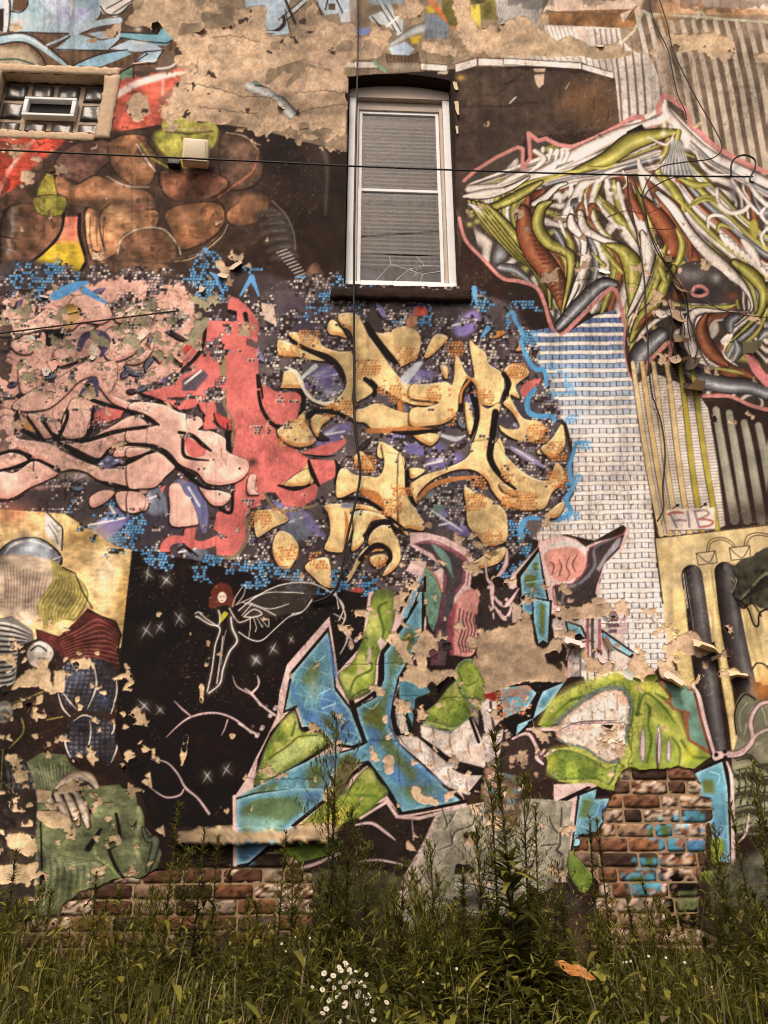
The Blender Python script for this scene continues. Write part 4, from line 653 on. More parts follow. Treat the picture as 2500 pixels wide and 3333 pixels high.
# ================= night panel
Z(0,0,1.507)
P("286,1190 420,1210 560,1245 800,1285 900,1300 860,1400 640,1500 560,1640 500,1790 340,1790 270,1650 250,1600 262,1400",BK,reg=12)
COL[REG==12]*=(0.85+.3*N60[REG==12])[:,None]
mosaic("330,1190 700,1230 860,1260 860,1290 560,1275 360,1240",.58,MBL,seed=35,cl=50)
def star(x,y,r,a=20):
    B(x,y,r*.8,r*.8,(120,116,116),.5)
    for k in (0,1):
        t=R(a+40+k*75); t+=.12*math.sin(x*1.7+k*2); q=.7+.3*math.sin(y+k*3); S([(x-r*q*math.cos(t),y-r*q*math.sin(t)),(x,y),(x+r*math.cos(t),y+r*math.sin(t))],[.5,r*.13,.5],(196,186,180),soft=2,a=.85)
for x,y,r in ((940,1110,46),(1060,1150,46)): Z(0,1300,.5124); star(x,y,r*1.3,-10 if x<1000 else 8)
Z(0,1950,.5124)
for x,y,r in ((930,200,70),(1015,180,56),(1140,120,66),(1625,390,46),(920,680,60),(1020,705,46),(1320,1125,60),(1440,1085,60)): star(x,y,r,8)
Z(800,1950,.5425)
for x,y,r in ((65,365,50),(165,300,50),(275,245,34)): star(x,y,r,6)
# winged line figure
Z(0,1950,.5124); GL=(226,212,202)
def glow(t,w,a=.35): S(t,w*3,(120,112,106),soft=16,a=a); S(t,w,GL)
B(1412,-30,74,78,(92,38,26),1,hard=4); P("1345,-20 1480,-20 1490,56 1440,40 1400,50 1335,60",(92,38,26),sm=1); B(1412,-10,30,36,(232,206,186),1,hard=5); S("1400,-14 1408,-12",4,BK); S("1420,-14 1428,-12",4,BK); S("1406,12 1418,12",4,(150,60,50))
glow("1270,90 1330,140 1390,170 1400,110 1390,75",7); glow("1250,110 1330,160 1400,190 1370,300 1350,450 1320,590",8); glow("1470,120 1480,190 1510,270 1460,340 1420,450 1400,540 1330,600",9,.6); S("1420,240 1400,400 1380,540",7,GL); S("1440,200 1420,300 1410,420",5,(150,140,130)); P("1410,100 1430,80 1455,95 1430,130 1400,160",(170,160,40)); glow("1460,60 1500,130 1540,150 1659,90",6); S("1240,95 1260,85 1290,95",6,GL); S("1245,115 1275,120",6,GL)
Z(800,1300,.5425)
WG="-40,1270 60,1190 200,1120 340,1100 440,1120 540,1180 590,1250 560,1330"
P("-40,1270 60,1190 200,1120 340,1100 440,1120 400,1200 330,1280 200,1300 60,1310",(60,50,46),sm=1,soft=8,a=.8); S(WG,7,GL); S("0,1230 120,1165 260,1160 350,1165",5,GL); S("20,1220 140,1260 260,1230",5,GL); S("400,1200 350,1270 280,1290",6,GL); S("40,1230 -20,1300",5,GL)
Z(800,1950,.5425)
S("560,60 540,-60",6,GL) ; S("400,10 340,80 260,110 180,180 100,250 30,245 -40,200",6,GL); S("-20,20 100,60 180,100",5,GL); S("-10,110 50,65 100,90 60,110 0,110",7,GL)
for k in range(4): S([(30+k*20,115),(30+k*36,170),(20+k*40,240-k*40)],4,GL)
Z(0,1950,.5124)
S("1480,50 1500,-10 1560,-90 1550,-20 1510,30",5,GL); S("1500,40 1659,-30",5,GL)
# pale branches
for t,w in (("1060,880 1120,820 1200,760 1300,730 1400,730 1500,770 1600,850",[4,10,16,18,16,14,20]),("1110,650 1160,700 1220,750",[5,12,8]),("1450,770 1430,830 1410,870",[10,8,3]),("1480,490 1510,560 1600,610 1659,680",[4,10,12,14]),("1600,600 1650,540 1640,490",[10,9,3]),("960,1020 1060,1040 1130,1110 1180,1200 1260,1270 1330,1366",[4,12,14,20,18,24]),("950,1195 1050,1260 1140,1250 1170,1210",[4,14,16,10])): S(t,[v*.75+4 for v in w],(96,70,74)); S(t,[v*.62 for v in w],(206,174,170))
# ================= the blue and green lettering, pale pink halo
Z(800,1950,.5425)
P("505,105 250,395 205,560 190,700 130,830 60,960 0,1090 -60,1180 -60,1366 440,1366 620,1290 850,1210 920,1320 1330,1240 1290,1150 1060,960 900,780 880,640 960,420 1080,300 1090,-40 1000,-40 930,90 900,-40 740,-40 700,280 555,440",HALO,reg=13)
P("500,165 270,440 225,690 340,640 350,780 450,790 520,880 640,900 720,870 640,660 545,530 530,330",BK); BLX=(94,142,160)
def inkblue(t,reg=13):
    P(t,BLX,reg=reg,mott=.12); g=polymask(pts(t),10)
    if g is None: return
    sl,m=g; e=boxblur(m,9); rim=m*np.clip((0.86-e)*3.2,0,1); put(sl,rim,(142,184,196)); mid=m*np.clip((e-.84)*5,0,1)*np.clip((fnoise(150,2,77,1.,sl)-.52)*6,0,1); put(sl,mid*.9,(92,100,42)); mid=m*np.clip((e-.7)*5,0,1)*np.clip((.42-fnoise(120,2,78,1.,sl))*6,0,1); put(sl,mid*.7,(72,110,168))
    X_=XX[:,sl[1]]+YY[sl[0]]*.3; Y_=YY[sl[0]]-XX[:,sl[1]]*.28+(N60[sl]-.5)*14; rw=np.floor(Y_/44); fy_=(Y_/44)-rw; fx_=(X_/96+rw*.5)%1; put(sl,m*((fy_<.07)|((fx_<.04)&(fy_>.07)))*np.clip((fnoise(110,2,83,1.,sl)-.5)*8,0,1)*.6,(166,200,206))
inkblue("495,200 285,450 240,670 310,640 345,765 445,775 520,865 640,880 705,860 630,670 535,545 515,340")
P("345,480 440,370 430,640 520,740 560,860 480,760 400,560",(90,98,40),sm=1,soft=14,a=.85); B(400,560,40,110,(150,190,200),.7); S("280,520 330,640 400,720 520,800",26,(84,126,176),soft=10); S("410,350 430,380 480,340",8,(150,190,196)); S("430,580 510,540",7,(160,196,200)); S("460,660 540,630",7,(160,196,200)); S("490,240 540,460",30,(84,126,176),soft=12,a=.8)
P("1080,-40 1070,260 1020,340 930,470 890,610 870,760 930,870 1080,1000 1200,1120 1320,1215 930,1300 720,985 640,1000 470,940 640,900 720,865 645,655 760,600 800,500 815,320 900,200 1000,50 1040,-40",BK)
inkblue("1060,-40 1055,240 1000,330 915,470 880,620 860,770 925,885 1070,1010 1190,1130 1295,1215 935,1280 745,975 640,985 500,950 650,905 735,865 660,660 790,590 835,480 835,330 920,215 1010,60 1045,-40")
P("930,250 1000,200 990,300 920,400",(96,96,40),sm=1,soft=12); P("700,720 800,640 830,800 780,760",(96,98,40),sm=1,soft=14); S("840,860 920,960 1000,1060",60,(90,100,46),soft=22,a=.8); S("700,630 760,660 800,620",7,(150,190,196)); B(1060,1150,130,50,(84,96,50),.7); S("880,560 860,700 900,840 1000,960 1180,1110",14,(84,130,180),soft=8)
S("610,520 650,660 710,860",[26,34,14],BK); S("640,650 740,590 800,520 820,330 930,180 1030,20",[20,22,20,22,22,16],BK); S("900,770 960,870 1060,960 1180,1080 1300,1200",[14,18,20,18,14],BK); S("740,980 850,1140 940,1290",[14,26,16],BK); S("930,1290 1080,1270 1320,1215",[20,14,24],BK)
GRN=(138,150,58)
def inkgreen(t,edge=(96,100,60),reg=13,sm=1):
    P(t,edge,sm=sm,reg=reg); p=pts(t); c0=p.mean(0); z=list(ZT); ZT[:]=[0,0,1]; q=(c0+(p-c0)*.93)*CS; P(q,GRN,sm=sm,mott=.1)
    g=polymask(spline(q/CS,True) if sm else q/CS,12); ZT[:]=z
    if g is None: return
    sl,m=g; e=boxblur(m,12); put(sl,m*np.clip((.8-e)*3,0,1)*.8,(84,104,40)); put(sl,m*np.clip((fnoise(70,2,79,.6,sl)-.5)*5,0,1)*.75,(196,192,104)); put(sl,m*np.clip((.4-fnoise(60,2,80,1.,sl))*6,0,1)*.7,(92,112,44))
inkgreen("770,-40 740,120 700,250 640,380 555,460 590,560 625,610 720,580 775,520 795,350 850,270 900,100 895,-40")
S("850,20 800,60 830,200 790,300",[10,18,14,8],(80,96,38),soft=4); S("720,340 760,420 660,480 620,590",[8,16,12,8],(80,96,38),soft=4); S("770,540 700,550 640,590",8,(70,80,34)); B(690,430,16,26,(200,160,150),.9,ang=30); P("740,290 755,320 745,400 730,380",(206,176,160),sm=1); P("790,260 810,230 850,270 810,310",(214,184,176)); B(740,200,30,80,(200,196,110),.6)
P("295,640 150,800 75,960 45,1150 510,885 440,780 340,770",BK); inkgreen("290,670 160,820 95,970 75,1120 490,875 430,800 335,790"); P("130,1000 300,860 440,810 470,860 300,960 120,1090",(190,196,120),sm=1,soft=10,a=.8); S("140,960 260,880 320,830 430,820",8,(70,80,34)); S("280,820 300,740",16,(80,96,38),soft=4); B(240,760,50,60,(200,190,90),.7); S("70,1130 300,1010 500,885",[12,16,16],BK)
inkblue("-52,1190 60,1130 300,1010 440,945 560,915 600,960 520,1060 500,1200 390,1300 -52,1320"); P("0,1180 90,1130 200,1090 200,1230 0,1290",(90,98,44),soft=20,a=.8); P("370,1020 440,980 470,1060 400,1200 370,1140",(92,100,44),soft=16,a=.8)
for k in range(7): S([(10+k*60,1180-k*14),(20+k*60,1280-k*10)],[18,24],(130,176,190),soft=6,a=.7)
P("560,960 620,930 700,980 640,1040 600,1180 500,1210",(84,80,38),soft=10,a=.85); inkgreen("740,1010 640,1110 590,1200 620,1290 850,1180 800,1090"); S("730,985 640,1060 610,1110",[26,20,10],BK); P("470,1180 540,1110 520,1230",(196,160,120))
Z(800,2600,.5425)
P("-70,0 60,-36 300,-60 480,-60 490,20 260,190 160,290 40,390 -70,420",BK); inkblue("-53,8 60,-26 300,-60 480,-60 470,20 250,180 160,260 20,385 -53,400"); P("0,100 260,140 150,190 60,220 -50,130",(150,190,200),soft=14,a=.6)
S("-66,-10 -62,420",22,HALO); S("480,10 270,180 30,390",[20,22,14],BK)
P("490,20 620,-40 840,-40 700,110 480,190 300,180",GRN,reg=13,mott=.2); P("520,60 640,30 560,190 440,190",(190,180,70),soft=10); S("660,-20 800,0 700,100",16,(96,120,46),soft=6); P("170,310 400,270 600,250 500,340 300,390",(110,130,50),reg=13,mott=.3); S("330,420 430,390 560,330",20,(200,164,160))
P("700,120 850,10 940,110 1040,120 1440,20 1470,60 1150,110 1060,300 980,420 700,400 650,260 650,170",(40,28,24),reg=15,mott=.3); S("690,120 850,20 910,110 1040,120 1240,70 1440,30",[14,20,22,18,20],HALO,sm=0); S("660,160 760,150 850,210 900,250",[10,18,16,6],(206,176,172)); S("690,380 800,370 960,400",[8,14,10],(196,168,166)); S("1000,130 1010,250",8,(170,140,136))
# grey painted stone
P("1150,90 1420,30 1470,40 1700,0 1700,760 1250,700 1060,830 880,720 960,480 1060,300",(152,142,124),reg=15,mott=.22); P("880,700 940,480 1060,280 1140,100 1160,100 1090,300 1010,480 930,700",(206,178,170),soft=3)
for t in ("1180,60 1210,150 1200,180","1260,80 1220,150","1230,200 1250,270 1300,320 1310,370","1240,280 1160,310","1380,60 1360,160 1260,200 1240,270","1290,560 1270,500","1450,120 1490,200 1470,300"): S(t,[6,12,6],(66,56,50),soft=2); S([(x+9,y+5) for x,y in [tuple(map(float,q.split(','))) for q in t.split()]],5,(186,176,160),soft=3)
P("1310,205 1400,200 1410,250 1310,260",BK,rough=6); P("1265,395 1370,400 1380,440 1250,460",BK,rough=6); P("1280,580 1440,540 1440,660 1260,640",(70,64,66),soft=20); P("400,440 640,400 700,420 900,450 960,480 880,720 400,700",(74,66,46),rough=20,mott=.5,reg=15)
# ================= wings, plums and branches between the letters
Z(800,1300,.5425)
P("985,800 1080,800 1200,830 1330,900 1370,960 1350,1130 1400,1180 1480,1300 1090,1300 1090,1060 1180,1010 1120,960 990,880",HALO,reg=14); P("1005,870 1100,850 1250,900 1330,960 1320,1100 1260,1180 1200,1290 1180,1290 1190,1030 1120,930",(134,74,88)); P("1020,870 1110,865 1240,920 1310,970 1300,1100 1250,1160 1220,1300 1195,1300 1210,1060 1130,930",(70,58,58)); P("1110,860 1180,900 1230,960 1250,1080 1210,1010 1150,930",(120,150,140),soft=5); S("1010,870 1120,850 1260,910 1340,980 1330,1120",7,(150,84,100))
P("990,990 1080,990 1150,1060 1190,1180 1180,1300 1080,1300 1080,1080",(186,120,80)); P("1010,1005 1080,1005 1140,1070 1175,1180 1165,1300 1090,1300 1090,1090 1060,1030",TEAL,reg=14); P("960,1030 1000,970 1090,975 1060,1060 960,1300 930,1300 1040,1060",HALO); S("1060,1060 960,1300",[10,30],(120,176,196)); S("1078,1070 1075,1300",16,BK)
P("1290,1180 1360,1140 1420,1180 1440,1300 1240,1300",(196,120,116),sm=1,soft=4)
Z(800,1950,.5425)
P("1070,-40 1180,-40 1170,80 1130,200 1100,150",TEAL,reg=14,soft=3); P("1180,-40 1260,-40 1230,80 1200,400 1110,400 1140,200",(96,60,70),reg=14); P("1210,-30 1260,-40 1240,100 1200,380 1170,380 1190,100",(70,62,64),soft=4); P("1270,20 1330,-40 1390,-20 1400,150 1370,330 1270,340 1230,300",(212,140,130),sm=1,reg=14)
for k in range(5): S([(1290+k*22,60+k*8),(1282+k*22,130),(1300+k*20,190),(1280+k*20,260),(1296+k*16,320)],6,(84,56,52),soft=1)
S("1260,40 1230,160 1240,330",[20,44,24],(150,70,84),soft=6)
Z(1650,1300,.5124)
P("770,795 740,870 560,910 500,940 440,890 330,860 230,900 210,860 200,940 40,1110 10,1160 40,1366 320,1366 330,1200 460,1180 560,1240 600,1240 590,1160 640,1040 740,960 785,830",HALO,reg=14,soft=2)
P("750,860 720,950 620,1050 570,1200 560,1300 320,1320 300,1190 420,1170 500,1070 520,950 600,910",(60,48,48)); S("740,860 600,920 520,960 500,1080 410,1180 300,1190 310,1310",9,(146,78,86)); P("700,890 730,880 720,930 640,1010 590,1100 570,1080 620,1000",(150,140,146),soft=4); S("690,880 560,950 560,1060 480,1160 380,1210 350,1300",[8,16,20,20,14],(110,106,112),soft=5)
P("240,990 320,950 440,950 500,1010 480,1110 380,1160 290,1130",(206,138,124),sm=1,reg=14); S("240,970 340,920 460,930 520,960",[8,24,20,6],(206,196,186),soft=4)
for t in ("270,1030 300,1060 290,1110","330,1020 350,1070 330,1130","400,1000 380,1060 400,1110 380,1150","450,990 420,1050 440,1100"): S(t,[3,8,3],(110,60,56),soft=1)
P("205,940 60,1120 80,1366 230,1366 280,1320 240,1120",BK); inkblue("205,970 90,1130 105,1366 220,1366 265,1310 225,1120",14); P("170,1040 200,1040 200,1090 170,1090",(90,100,44)); P("120,1120 190,1120 180,1200 110,1180",(90,100,44),soft=4); S("120,1170 240,1150",7,(150,196,200))
Z(800,1950,.5425)
P("1380,140 1420,-60 1640,-60 1640,200 1500,190 1400,260",(52,40,38),reg=14,rough=10)
for t in ("1440,-260 1450,-130 1480,-80 1480,0 1490,120","1480,-90 1560,-200 1570,-300","1480,-20 1560,40 1640,-60","1490,40 1560,120 1600,40"): S(t,[8,16,30,22,10],(110,84,90)); S(t,[6,12,24,16,6],HALO)
for k in range(14): B(1460+(k*53)%150,-70+(k*37)%190,12,12,(52,40,44) if k%2 else HALO,.9,hard=3)
for x,y in ((155,690),(75,810),(640,280)):
    for k in range(9): B(x+(k*29)%60-30,y+(k*47)%90-45,14,12,(206,176,176) if k%3 else (84,64,70),.95,hard=3)
S("560,0 600,100 580,180 640,250",[6,10,8,10],(206,180,176)); S("530,90 590,120",[4,8],(206,180,176)); S("610,180 610,250 570,330",[10,10,6],(206,180,176)); S("180,700 100,640 40,570 0,540",[14,10,8],(206,180,176)); S("40,570 80,520 70,460",[10,9,3],(206,180,176)); S("60,810 -40,750",[14,8],(206,180,176))
Z(1650,1950,.5124)
P("290,130 480,130 600,190 660,150 740,190 760,330 820,380 700,470 560,500 390,490 380,300 300,250",(206,182,170),reg=14,rough=10,mott=.25); S("395,490 400,390 440,310 520,285 600,300 640,360",[26,28,30,28,20],HALO); S("385,470 388,380 430,300 520,270 600,285",7,BK)
for r in range(4):
    for c in range(5): P([(430+c*44,330+r*44),(464+c*44,330+r*44),(464+c*44,362+r*44),(430+c*44,362+r*44)],(232,214,204) if (r+c)%3 else (150,140,140)); S([(470+c*44,328+r*44),(470+c*44,366+r*44)],5,BK)
P("370,140 480,170 520,250 430,270 390,220",BK); inkblue("385,150 470,180 500,245 430,255 400,215",14); P("600,190 820,345 790,380 700,330 610,260",BK); inkblue("610,215 800,345 780,365 690,310 620,255",14)
for x,c in ((515,(150,84,92)),(545,(70,58,58)),(572,(176,170,164)),(590,(150,84,92))): S([(x+4,60),(x,200),(x+2,370)],20,c,soft=2)
for k in range(16): B(640+(k*61)%130,130+(k*37)%110,18,14,(84,60,66) if k%2 else (196,150,156),.9,ang=k*30,hard=3)
P("30,20 100,60 90,160 40,150",(190,160,140),rough=8); P("160,-10 290,10 270,300 230,280 200,300 165,150",BK); inkblue("170,0 275,20 262,280 232,262 205,285 176,150",14); P("210,30 245,40 235,230 215,220",(90,100,44),soft=6)
Z(800,1950,.5425)
# teeth and green lump in the middle
P("920,500 1060,480 1110,560 1020,600 1000,780 960,800 930,640",(92,146,164),reg=13,mott=.2); P("880,640 930,610 980,700 1000,800 920,830 880,760",BK,sm=1); P("895,660 930,640 960,720 980,800 930,810",(196,176,160),rough=8)
P("1030,590 1110,590 1140,640 1090,680 1060,740 1060,820 1040,820",BK); P("1060,760 1110,700 1200,560 1400,520 1440,640 1340,720 1250,790",(150,160,70),reg=14); inkgreen("1070,690 1150,620 1210,540 1270,490 1290,560 1340,600 1350,700 1260,770 1160,750 1080,730",reg=14); inkgreen("1270,400 1330,360 1400,380 1410,450 1390,490 1440,550 1420,630 1350,640 1310,560 1260,480",edge=(110,140,116),reg=14); S("1280,440 1320,520 1380,500",10,(84,104,44),soft=4); S("1070,740 1220,800 1350,710",[10,16,10],(120,136,116),soft=3)
P("1050,760 1230,810 1360,710 1440,900 1440,1010 1250,970 1060,830",(222,196,180),reg=14,mott=.15); P("920,820 1040,830 1130,910 1260,1010 1430,1060 1340,1180 1220,1130 1080,1000 960,880",(200,180,170),reg=14,mott=.3)
for k,(x,y) in enumerate(((1090,790),(1190,860),(1300,890),(1390,860),(1010,880),(1090,950),(1180,1040),(1290,1120))): B(x,y,40,50,(242,226,216),.9,ang=-30); S([(x+40,y-40),(x+36,y),(x+50,y+60)],[4,9,4],(140,104,90),soft=3); B(x+20,y+30,22,16,(190,130,84),.6)
S("1040,830 1110,880 1200,950 1300,1020 1430,1040",[12,24,40,60,40],BK); P("1340,1160 1430,1050 1440,1080 1400,1180",BK); S("1050,800 1150,880 1240,950 1430,1010",[4,10,12,8],(206,186,186)); S("1350,720 1400,860",20,BK); P("1340,640 1400,660 1400,760 1370,720",(120,108,100))
P("1430,600 1460,520 1520,590 1480,615",(150,44,34),sm=1); P("1410,640 1450,600 1530,620 1540,720 1480,800 1440,800",(220,200,190),rough=10); S("1470,620 1490,780",16,(70,50,50)); P("1430,800 1600,780 1640,1000 1440,1010",(222,200,190),rough=14,mott=.3); P("1440,1010 1640,990 1640,1366 1430,1366",(120,96,80),rough=20,mott=.6); mosaic("1440,1000 1640,990 1640,1366 1430,1366",.5,[(84,130,150),(206,176,160),(70,54,46),(150,110,84),(110,120,60)],cell=(30,17),seed=92,lines=False,cl=50,a=.55,gap=0); mosaic("1500,640 1659,520 1640,780 1540,780",.5,[(190,120,84),(150,116,140),(210,180,150),(96,76,66)],seed=90,lines=False,cl=40)
# ================= green faces to the right
Z(1650,1950,.5124)
P("-60,560 160,530 370,520 250,700 60,890 -60,760",BK,reg=13); inkblue("-40,570 130,550 190,600 130,700 -20,760"); inkblue("230,590 370,530 260,690 160,770 60,870 70,800 170,760 200,660")
mosaic("-60,560 140,550 150,700 -20,780",.5,[(196,120,84),(190,130,100)],seed=91,lines=False,cl=40)
P("200,800 290,640 440,560 560,520 700,470 780,520 960,530 1050,640 1080,720 1150,900 1300,1000 1190,1080 740,1090 690,1220 560,1200 330,1160 230,1040 270,960 400,940",GRN,reg=14,mott=.15)
for t,w in (("220,790 300,660 450,570 640,500 720,480",[20,50,60,50,30]),("820,560 960,600 1060,700 1130,860 1200,960",[50,80,70,50,20]),("840,600 860,720 800,900 760,1070",[20,60,70,50]),("900,640 960,780 1100,900 1120,1050",[20,60,60,50]),("250,1020 340,980 480,990 620,1060 700,1040",[60,80,60,60,30]),("280,1100 420,1130 560,1150 680,1160",[40,60,60,60])): S(t,w,(196,190,92),soft=24,a=.75)
for t,w in (("300,740 420,640 560,610 660,540",[6,14,12,6]),("380,660 430,640 520,640",[6,14,4]),("740,540 790,640 800,760 770,860 790,960",[10,16,14,16,8]),("850,600 830,740 880,600 1000,690 1070,790",[8,20,14,16,8]),("880,660 910,700 900,800 920,900 890,1040",[6,18,12,20,10]),("1050,880 1100,960 1090,1080",[8,14,8]),("940,600 1010,640 970,620",[8,20,8]),("300,1080 360,1070 420,1030 500,1060 560,1130",[6,16,12,14,6]),("1110,900 1180,1000 1280,1010",[14,24,8])): S(t,w,(78,96,36),soft=6)
inkgreen("240,1060 270,990 340,960 440,970 560,1030 640,1080 700,1060 660,1180 560,1150 420,1150 320,1150 260,1110",reg=14)
B(280,1030,40,80,(196,184,60),.7); B(1160,980,50,70,(206,190,60),.7); B(880,560,80,30,(210,190,70),.8); B(700,500,60,26,(200,190,70),.7)
for x,y,h,w in ((865,940,130,22),(965,940,150,24),(1030,970,90,18)): P([(x,y-h),(x+w,y-h*.3),(x+w*.6,y+h*.6),(x,y+h*.85),(x-w,y+h*.5),(x-w*.9,y-h*.2)],(110,116,104),sm=1,soft=3); P([(x,y-h*.85),(x+w*.6,y-h*.2),(x+w*.3,y+h*.5),(x,y+h*.7),(x-w*.6,y+h*.4),(x-w*.5,y-h*.2)],(206,170,168),sm=1)
S("965,850 955,960 960,1080",[4,10,14],(70,48,48))
P("520,600 620,560 740,560 800,660 780,800 740,1000 690,1050 600,1030 500,960 390,930 300,880 290,800 420,680",(108,116,104),sm=1,reg=14); P("540,630 640,585 730,590 775,670 760,800 720,980 660,1035 600,1010 500,940 380,910 300,850 360,770 450,690",(222,176,150),sm=1)
P("430,710 540,640 620,640 780,690 770,800 500,810 340,810",(232,206,190),rough=14); P("340,830 760,830 740,960 660,1030 600,1000 480,920 360,900",(230,208,194),rough=14,mott=.15)
for x,y,rx,ry in ((660,660,50,80),(580,720,50,60),(510,740,40,40),(740,730,30,60),(450,760,36,30)): B(x,y,rx,ry,(244,230,218),.95); S([(x+rx*.8,y-ry*.6),(x+rx*.9,y+ry*.6)],[4,9],(150,116,100),soft=4)
S("320,860 460,800 580,780 700,790",[10,22,20,8],(206,166,166)); S("330,840 460,785 700,775",[4,8,4],(90,66,66)); P("600,800 680,800 660,830 620,815",BK)
for k in range(26): B(380+(k*67)%350,840+(k*43)%150,16,12,(206,160,130) if k%2 else (150,120,104),.6,ang=k*40)
P("960,520 1060,540 1180,580 1240,760 1300,1000 1150,900 1120,720 1000,660 1040,620",(146,84,56),reg=14); P("985,540 1060,550 1185,590 1225,760 1280,960 1165,890 1150,720 1080,700 1030,650 1060,620",(110,142,126),reg=14,mott=.12); S("1040,640 1060,700 1150,720 1165,760",10,(146,80,54)); S("1180,560 1220,620 1260,780 1320,990",[24,26,24,20],HALO); S("1160,560 1200,600 1240,780 1290,990",6,(120,60,44))
U("1360,980 1480,980 1560,900 1550,780 1600,680 1680,650",[30,34,30,28,24,22],[(150,116,116),(214,182,178)],edge=(80,56,56)); U("1390,1000 1500,980 1580,870 1680,820",[20,24,20,16],[(150,116,116),(214,182,178)]); B(1340,1000,40,34,HALO,1,hard=3)
for x,y in ((1330,990),(1385,970),(1390,1010)): B(x,y,15,15,BK,1,hard=4)
P("1180,1100 1280,1050 1380,1010 1420,1120 1440,1700 1300,1700 1320,1400 1240,1200",BK,reg=13); inkblue("1195,1110 1370,1035 1400,1200 1420,1680 1320,1660 1300,1460 1240,1300 1230,1180"); P("1240,1150 1310,1150 1320,1240 1250,1230",(92,102,48),soft=10); S("1400,1040 1430,1180 1440,1700",[12,22,26],HALO); S("1290,1100 1350,1120 1340,1180",7,(150,196,206))
# lower left of the faces: halo webs and blue
P("-20,840 60,880 140,820 300,830 320,880 240,960 260,1040 240,1160 -60,1100",(52,38,36),reg=14); 
for t in ("40,890 140,860 210,980 240,960","130,830 250,830 330,830","210,980 190,1010 230,1050","240,1000 300,960"): S(t,[12,22,14],HALO)
for x,y in ((200,980),(220,1010),(320,1190),(340,1210),(300,1240),(320,1270)): B(x,y,14,18,(120,70,76),.9,hard=3)
P("300,1180 540,1170 600,1210 450,1250 430,1420 380,1800 180,1800 250,1420 140,1400 300,1300",HALO,reg=15); P("330,1280 520,1190 540,1200 340,1310",BK); P("180,1440 330,1400 420,1420 380,1760 170,1760",(150,140,124),mott=.2,reg=15)
P("450,1240 580,1190 680,1250 560,1260 640,1380 560,1500 540,1660 380,1830 420,1500",BK); inkblue("465,1250 570,1210 560,1275 650,1270 640,1390 600,1430 560,1500 480,1620 410,1790 430,1500"); P("480,1280 560,1280 520,1380 460,1400",(92,104,50),soft=10,a=.7)
Z(1650,2600,.5124)
P("150,0 420,20 380,280 300,560 220,600 100,500 80,200",(156,146,128),reg=15,mott=.2)
for t in ("270,120 300,190 340,210 350,60","340,210 340,290 320,330 360,380 340,540","340,290 220,300","380,500 420,590"): S(t,[8,16,10],(70,60,54),soft=2)
P("390,400 420,330 500,380 560,480 520,580 470,590 410,500",(120,140,56),sm=1,reg=13,mott=.2); S("400,330 390,440 430,540 480,580",9,(66,74,48)); P("270,580 320,560 480,640 480,740 300,700",(60,48,48),soft=14); P("1300,270 1370,260 1380,340 1310,420",(126,140,50),sm=1,mott=.3); P("1230,470 1400,440 1420,560 1300,560",(132,146,56),mott=.3); P("1300,450 1700,300 1700,700 1300,700",(90,84,70),soft=20,mott=.5,reg=10); S("1420,0 1450,200 1540,180 1660,60",[10,16,10,8],(150,140,120)); S("1540,100 1520,220 1470,280",[10,16,8],(206,180,172))
# base of the wall: mottled dark brown
P("-100,760 1700,760 1700,1300 -100,1300",(74,56,44),soft=30,mott=.5)
Z(0,2600,.5124); P("-60,760 1700,700 1700,1400 -60,1400",(76,58,46),soft=30,mott=.5)
Z(800,2600,.5425); P("-60,700 880,700 1060,830 1250,700 1700,760 1700,1400 -60,1400",(76,58,46),soft=20,mott=.5)
# signboard lettering
Z(1650,1300,.5124)
for t,w,c in (("1030,730 1070,718 1120,722",16,(170,100,92)),("1045,735 1062,770 1082,815",15,(140,118,116)),("1060,772 1100,768 1140,772",13,(140,120,120)),("1150,715 1158,760 1162,812",14,(140,124,126)),("1196,712 1208,760 1222,812",15,(128,128,140)),("1198,712 1262,708 1284,730 1250,752 1210,764",14,(150,124,124)),("1210,764 1272,766 1312,780 1290,804 1226,814",15,(170,104,96))): S(t,w,c)
# weathering of the large painted areas: blotchy fading, brushed streaks, grime under the sill
wm=(REG==2)|(REG==11); wv=(.62+.5*N60+.34*(fnoise(40,3,70)-.3)+.2*(fnoise(8,2,71,3.)-.5))[...,None]; COL[wm]=(COL*wv)[wm]
spk=(fnoise(16,2,72)>.8)&(REG==2)&(fnoise(120,2,73)>.5); COL[spk]=COL[spk]*.55+col((52,34,28))*.45
hs=np.clip((fnoise(60,3,74)-.6)*4,0,1)[...,None]*.35; COL[REG==2]=(COL+hs*(col((196,140,104))-COL))[REG==2]
COL*=(.95+.2*(N200-.5)+.24*(fnoise(55,3,75)-.5)+.06)[...,None]
run=fnoise(16,2,76,.5)*fnoise(500,1,77); vs_=np.clip((fnoise(420,2,78)+0*YY)-.5,0,1)
gut=np.exp(-((XX-1300)/210)**4)*np.clip((YY-975)/20,0,1)*np.exp(-np.clip(YY-975,0,None)/260)*(.4+.9*np.repeat(fnoise(22,2,79)[400:401],CH,0)); COL*=(1-.38*np.clip(gut,0,1))[...,None]
cols1=np.repeat(fnoise(11,3,81)[900:901],CH,0); COL*=(1-.16*np.clip((cols1-.55)*4,0,1)*np.clip(fnoise(330,2,82)*2-.7,0,1))[...,None]
